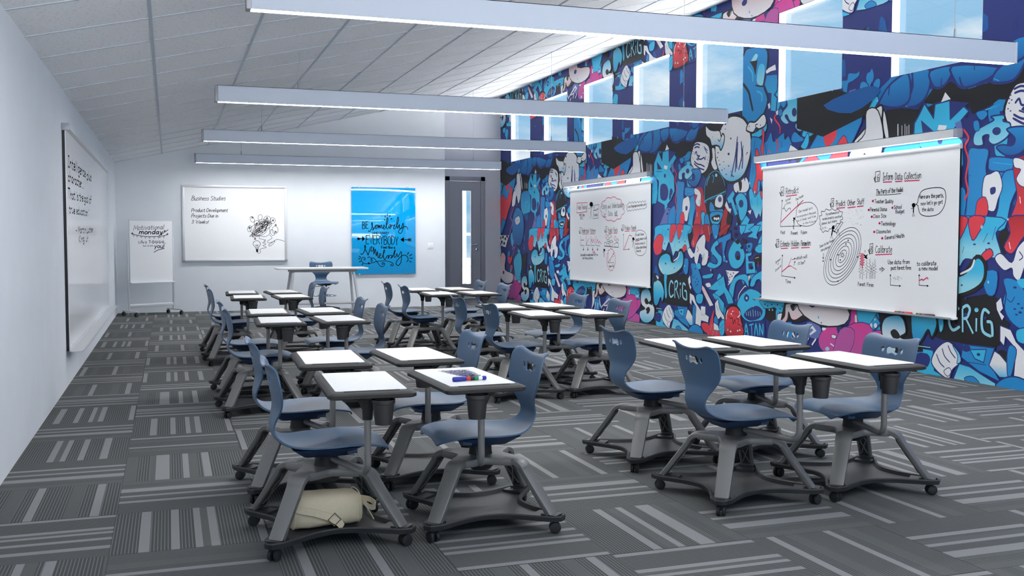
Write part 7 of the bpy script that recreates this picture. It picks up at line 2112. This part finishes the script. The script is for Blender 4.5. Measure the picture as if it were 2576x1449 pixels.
# spray specks and small drips underneath everything else
for i in range(150):
    u, z, r = rnd.uniform(0, TILE), rnd.uniform(0, 3.96), rnd.uniform(.02, .11)
    c = PAL[rnd.choice('BBCDKKDNC')]
    n_ = rnd.randint(5, 9); a0 = rnd.uniform(0, 6)
    pts = [(u + r * rnd.uniform(.5, 1.3) * math.cos(a0 + 2 * math.pi * k_ / n_), z + r * rnd.uniform(.7, 2.2) * math.sin(a0 + 2 * math.pi * k_ / n_)) for k_ in range(n_)]
    paint_poly(catmull(pts, 3, True), [c])
for kd, fill, ol, w, sm, fl in MUR:
    pts = [(fl[i] / 1000, fl[i + 1] / 1000) for i in range(0, len(fl), 2)]
    if kd == 0:
        if sm: pts = catmull(pts, 4 if len(pts) > 8 else 3, True)
        if fill: paint_poly(pts, pal(fill))
        if ol: paint_line(pts, w / 1000, pal(ol)[0], True)
    else:
        if sm and len(pts) > 2: pts = catmull(pts, 4)
        paint_line(pts, w / 1000, pal(fill)[0])
for i in range(120):
    u, z, r = rnd.uniform(0, TILE), rnd.uniform(0, 3.96), rnd.uniform(.006, .018)
    paint_poly([(u + r * math.cos(2 * math.pi * k_ / 6), z + r * 1.2 * math.sin(2 * math.pi * k_ / 6)) for k_ in range(6)], [PAL[rnd.choice('NNKCL')]])
def lay_tiles(dy, dz, ks, zmin, zmax):
    bm = bmesh.new(); cl = bm.verts.layers.float_color.new('paint')
    for k_ in ks:
        vs = []
        for (u, z, l), c in zip(tv, tcol):
            v = bm.verts.new((XR - .0004 - l * 1.1e-5, 14.6 - u + TILE * k_ + dy, z + dz)); v[cl] = c; vs.append(v)
        for f in tf:
            try: bm.faces.new([vs[i] for i in f])
            except ValueError: pass
    def cut(co, no):
        bmesh.ops.bisect_plane(bm, geom=bm.verts[:] + bm.edges[:] + bm.faces[:], plane_co=co, plane_no=no, clear_outer=True)
    cut((0, YF + .001, 0), (0, -1, 0)); cut((0, YR - .001, 0), (0, 1, 0)); cut((0, 0, zmin), (0, 0, -1)); cut((0, 0, zmax), (0, 0, 1))
    return bm
def punch(bm):
    for z in (WZ0, WZ1): bmesh.ops.bisect_plane(bm, geom=bm.verts[:] + bm.edges[:] + bm.faces[:], plane_co=(0, 0, z), plane_no=(0, 0, 1))
    for y0, y1 in WY:
        for y in (y0, y1):
            fs = [f for f in bm.faces if WZ0 < f.calc_center_median().z < WZ1 and min(v.co.y for v in f.verts) < y < max(v.co.y for v in f.verts)]
            g = set(fs)
            for f in fs: g.update(f.edges); g.update(f.verts)
            bmesh.ops.bisect_plane(bm, geom=list(g), plane_co=(0, y, 0), plane_no=(0, 1, 0))
    dead = []
    for f in bm.faces:
        c = f.calc_center_median()
        if WZ0 < c.z < WZ1 and any(y0 < c.y < y1 for y0, y1 in WY): dead.append(f)
    bmesh.ops.delete(bm, geom=dead, context='FACES')
bmA = lay_tiles(0, 0, range(-2, 3), .001, 3.94); punch(bmA)
bmB = lay_tiles(1.6, 3.96, range(-3, 3), 3.94, ceil_z(XR) - .002); punch(bmB)
mb = MB()
mb.box((XR, YF, 0), (XO, YR + .15, WZ0)); mb.box((XR, YF, WZ1), (XO, YR + .15, ceil_z(XR)))
ys = [YF] + [v for w in WY for v in w] + [YR + .15]
for i in range(0, len(ys), 2): mb.box((XR, ys[i], WZ0), (XO, ys[i + 1], WZ1))
bmC = bmesh.new(); cl = bmC.verts.layers.float_color.new('paint')
vs = [bmC.verts.new(v) for v in mb.v]
for v in vs: v[cl] = PAL['N']
for f in mb.f: bmC.faces.new([vs[i] for i in f])
tmp = bpy.data.meshes.new('t')
for b_ in (bmA, bmB): b_.to_mesh(tmp); bmC.from_mesh(tmp); b_.free()
bpy.data.meshes.remove(tmp)
bmesh.ops.recalc_face_normals(bmC, faces=bmC.faces)
me = bpy.data.meshes.new('wall_right'); bmC.to_mesh(me); bmC.free(); me.materials.append(MATS['mural_paint'])
struct(obj('wall_right', me), 'tall right wall papered with blue, cyan, black and red graffiti')
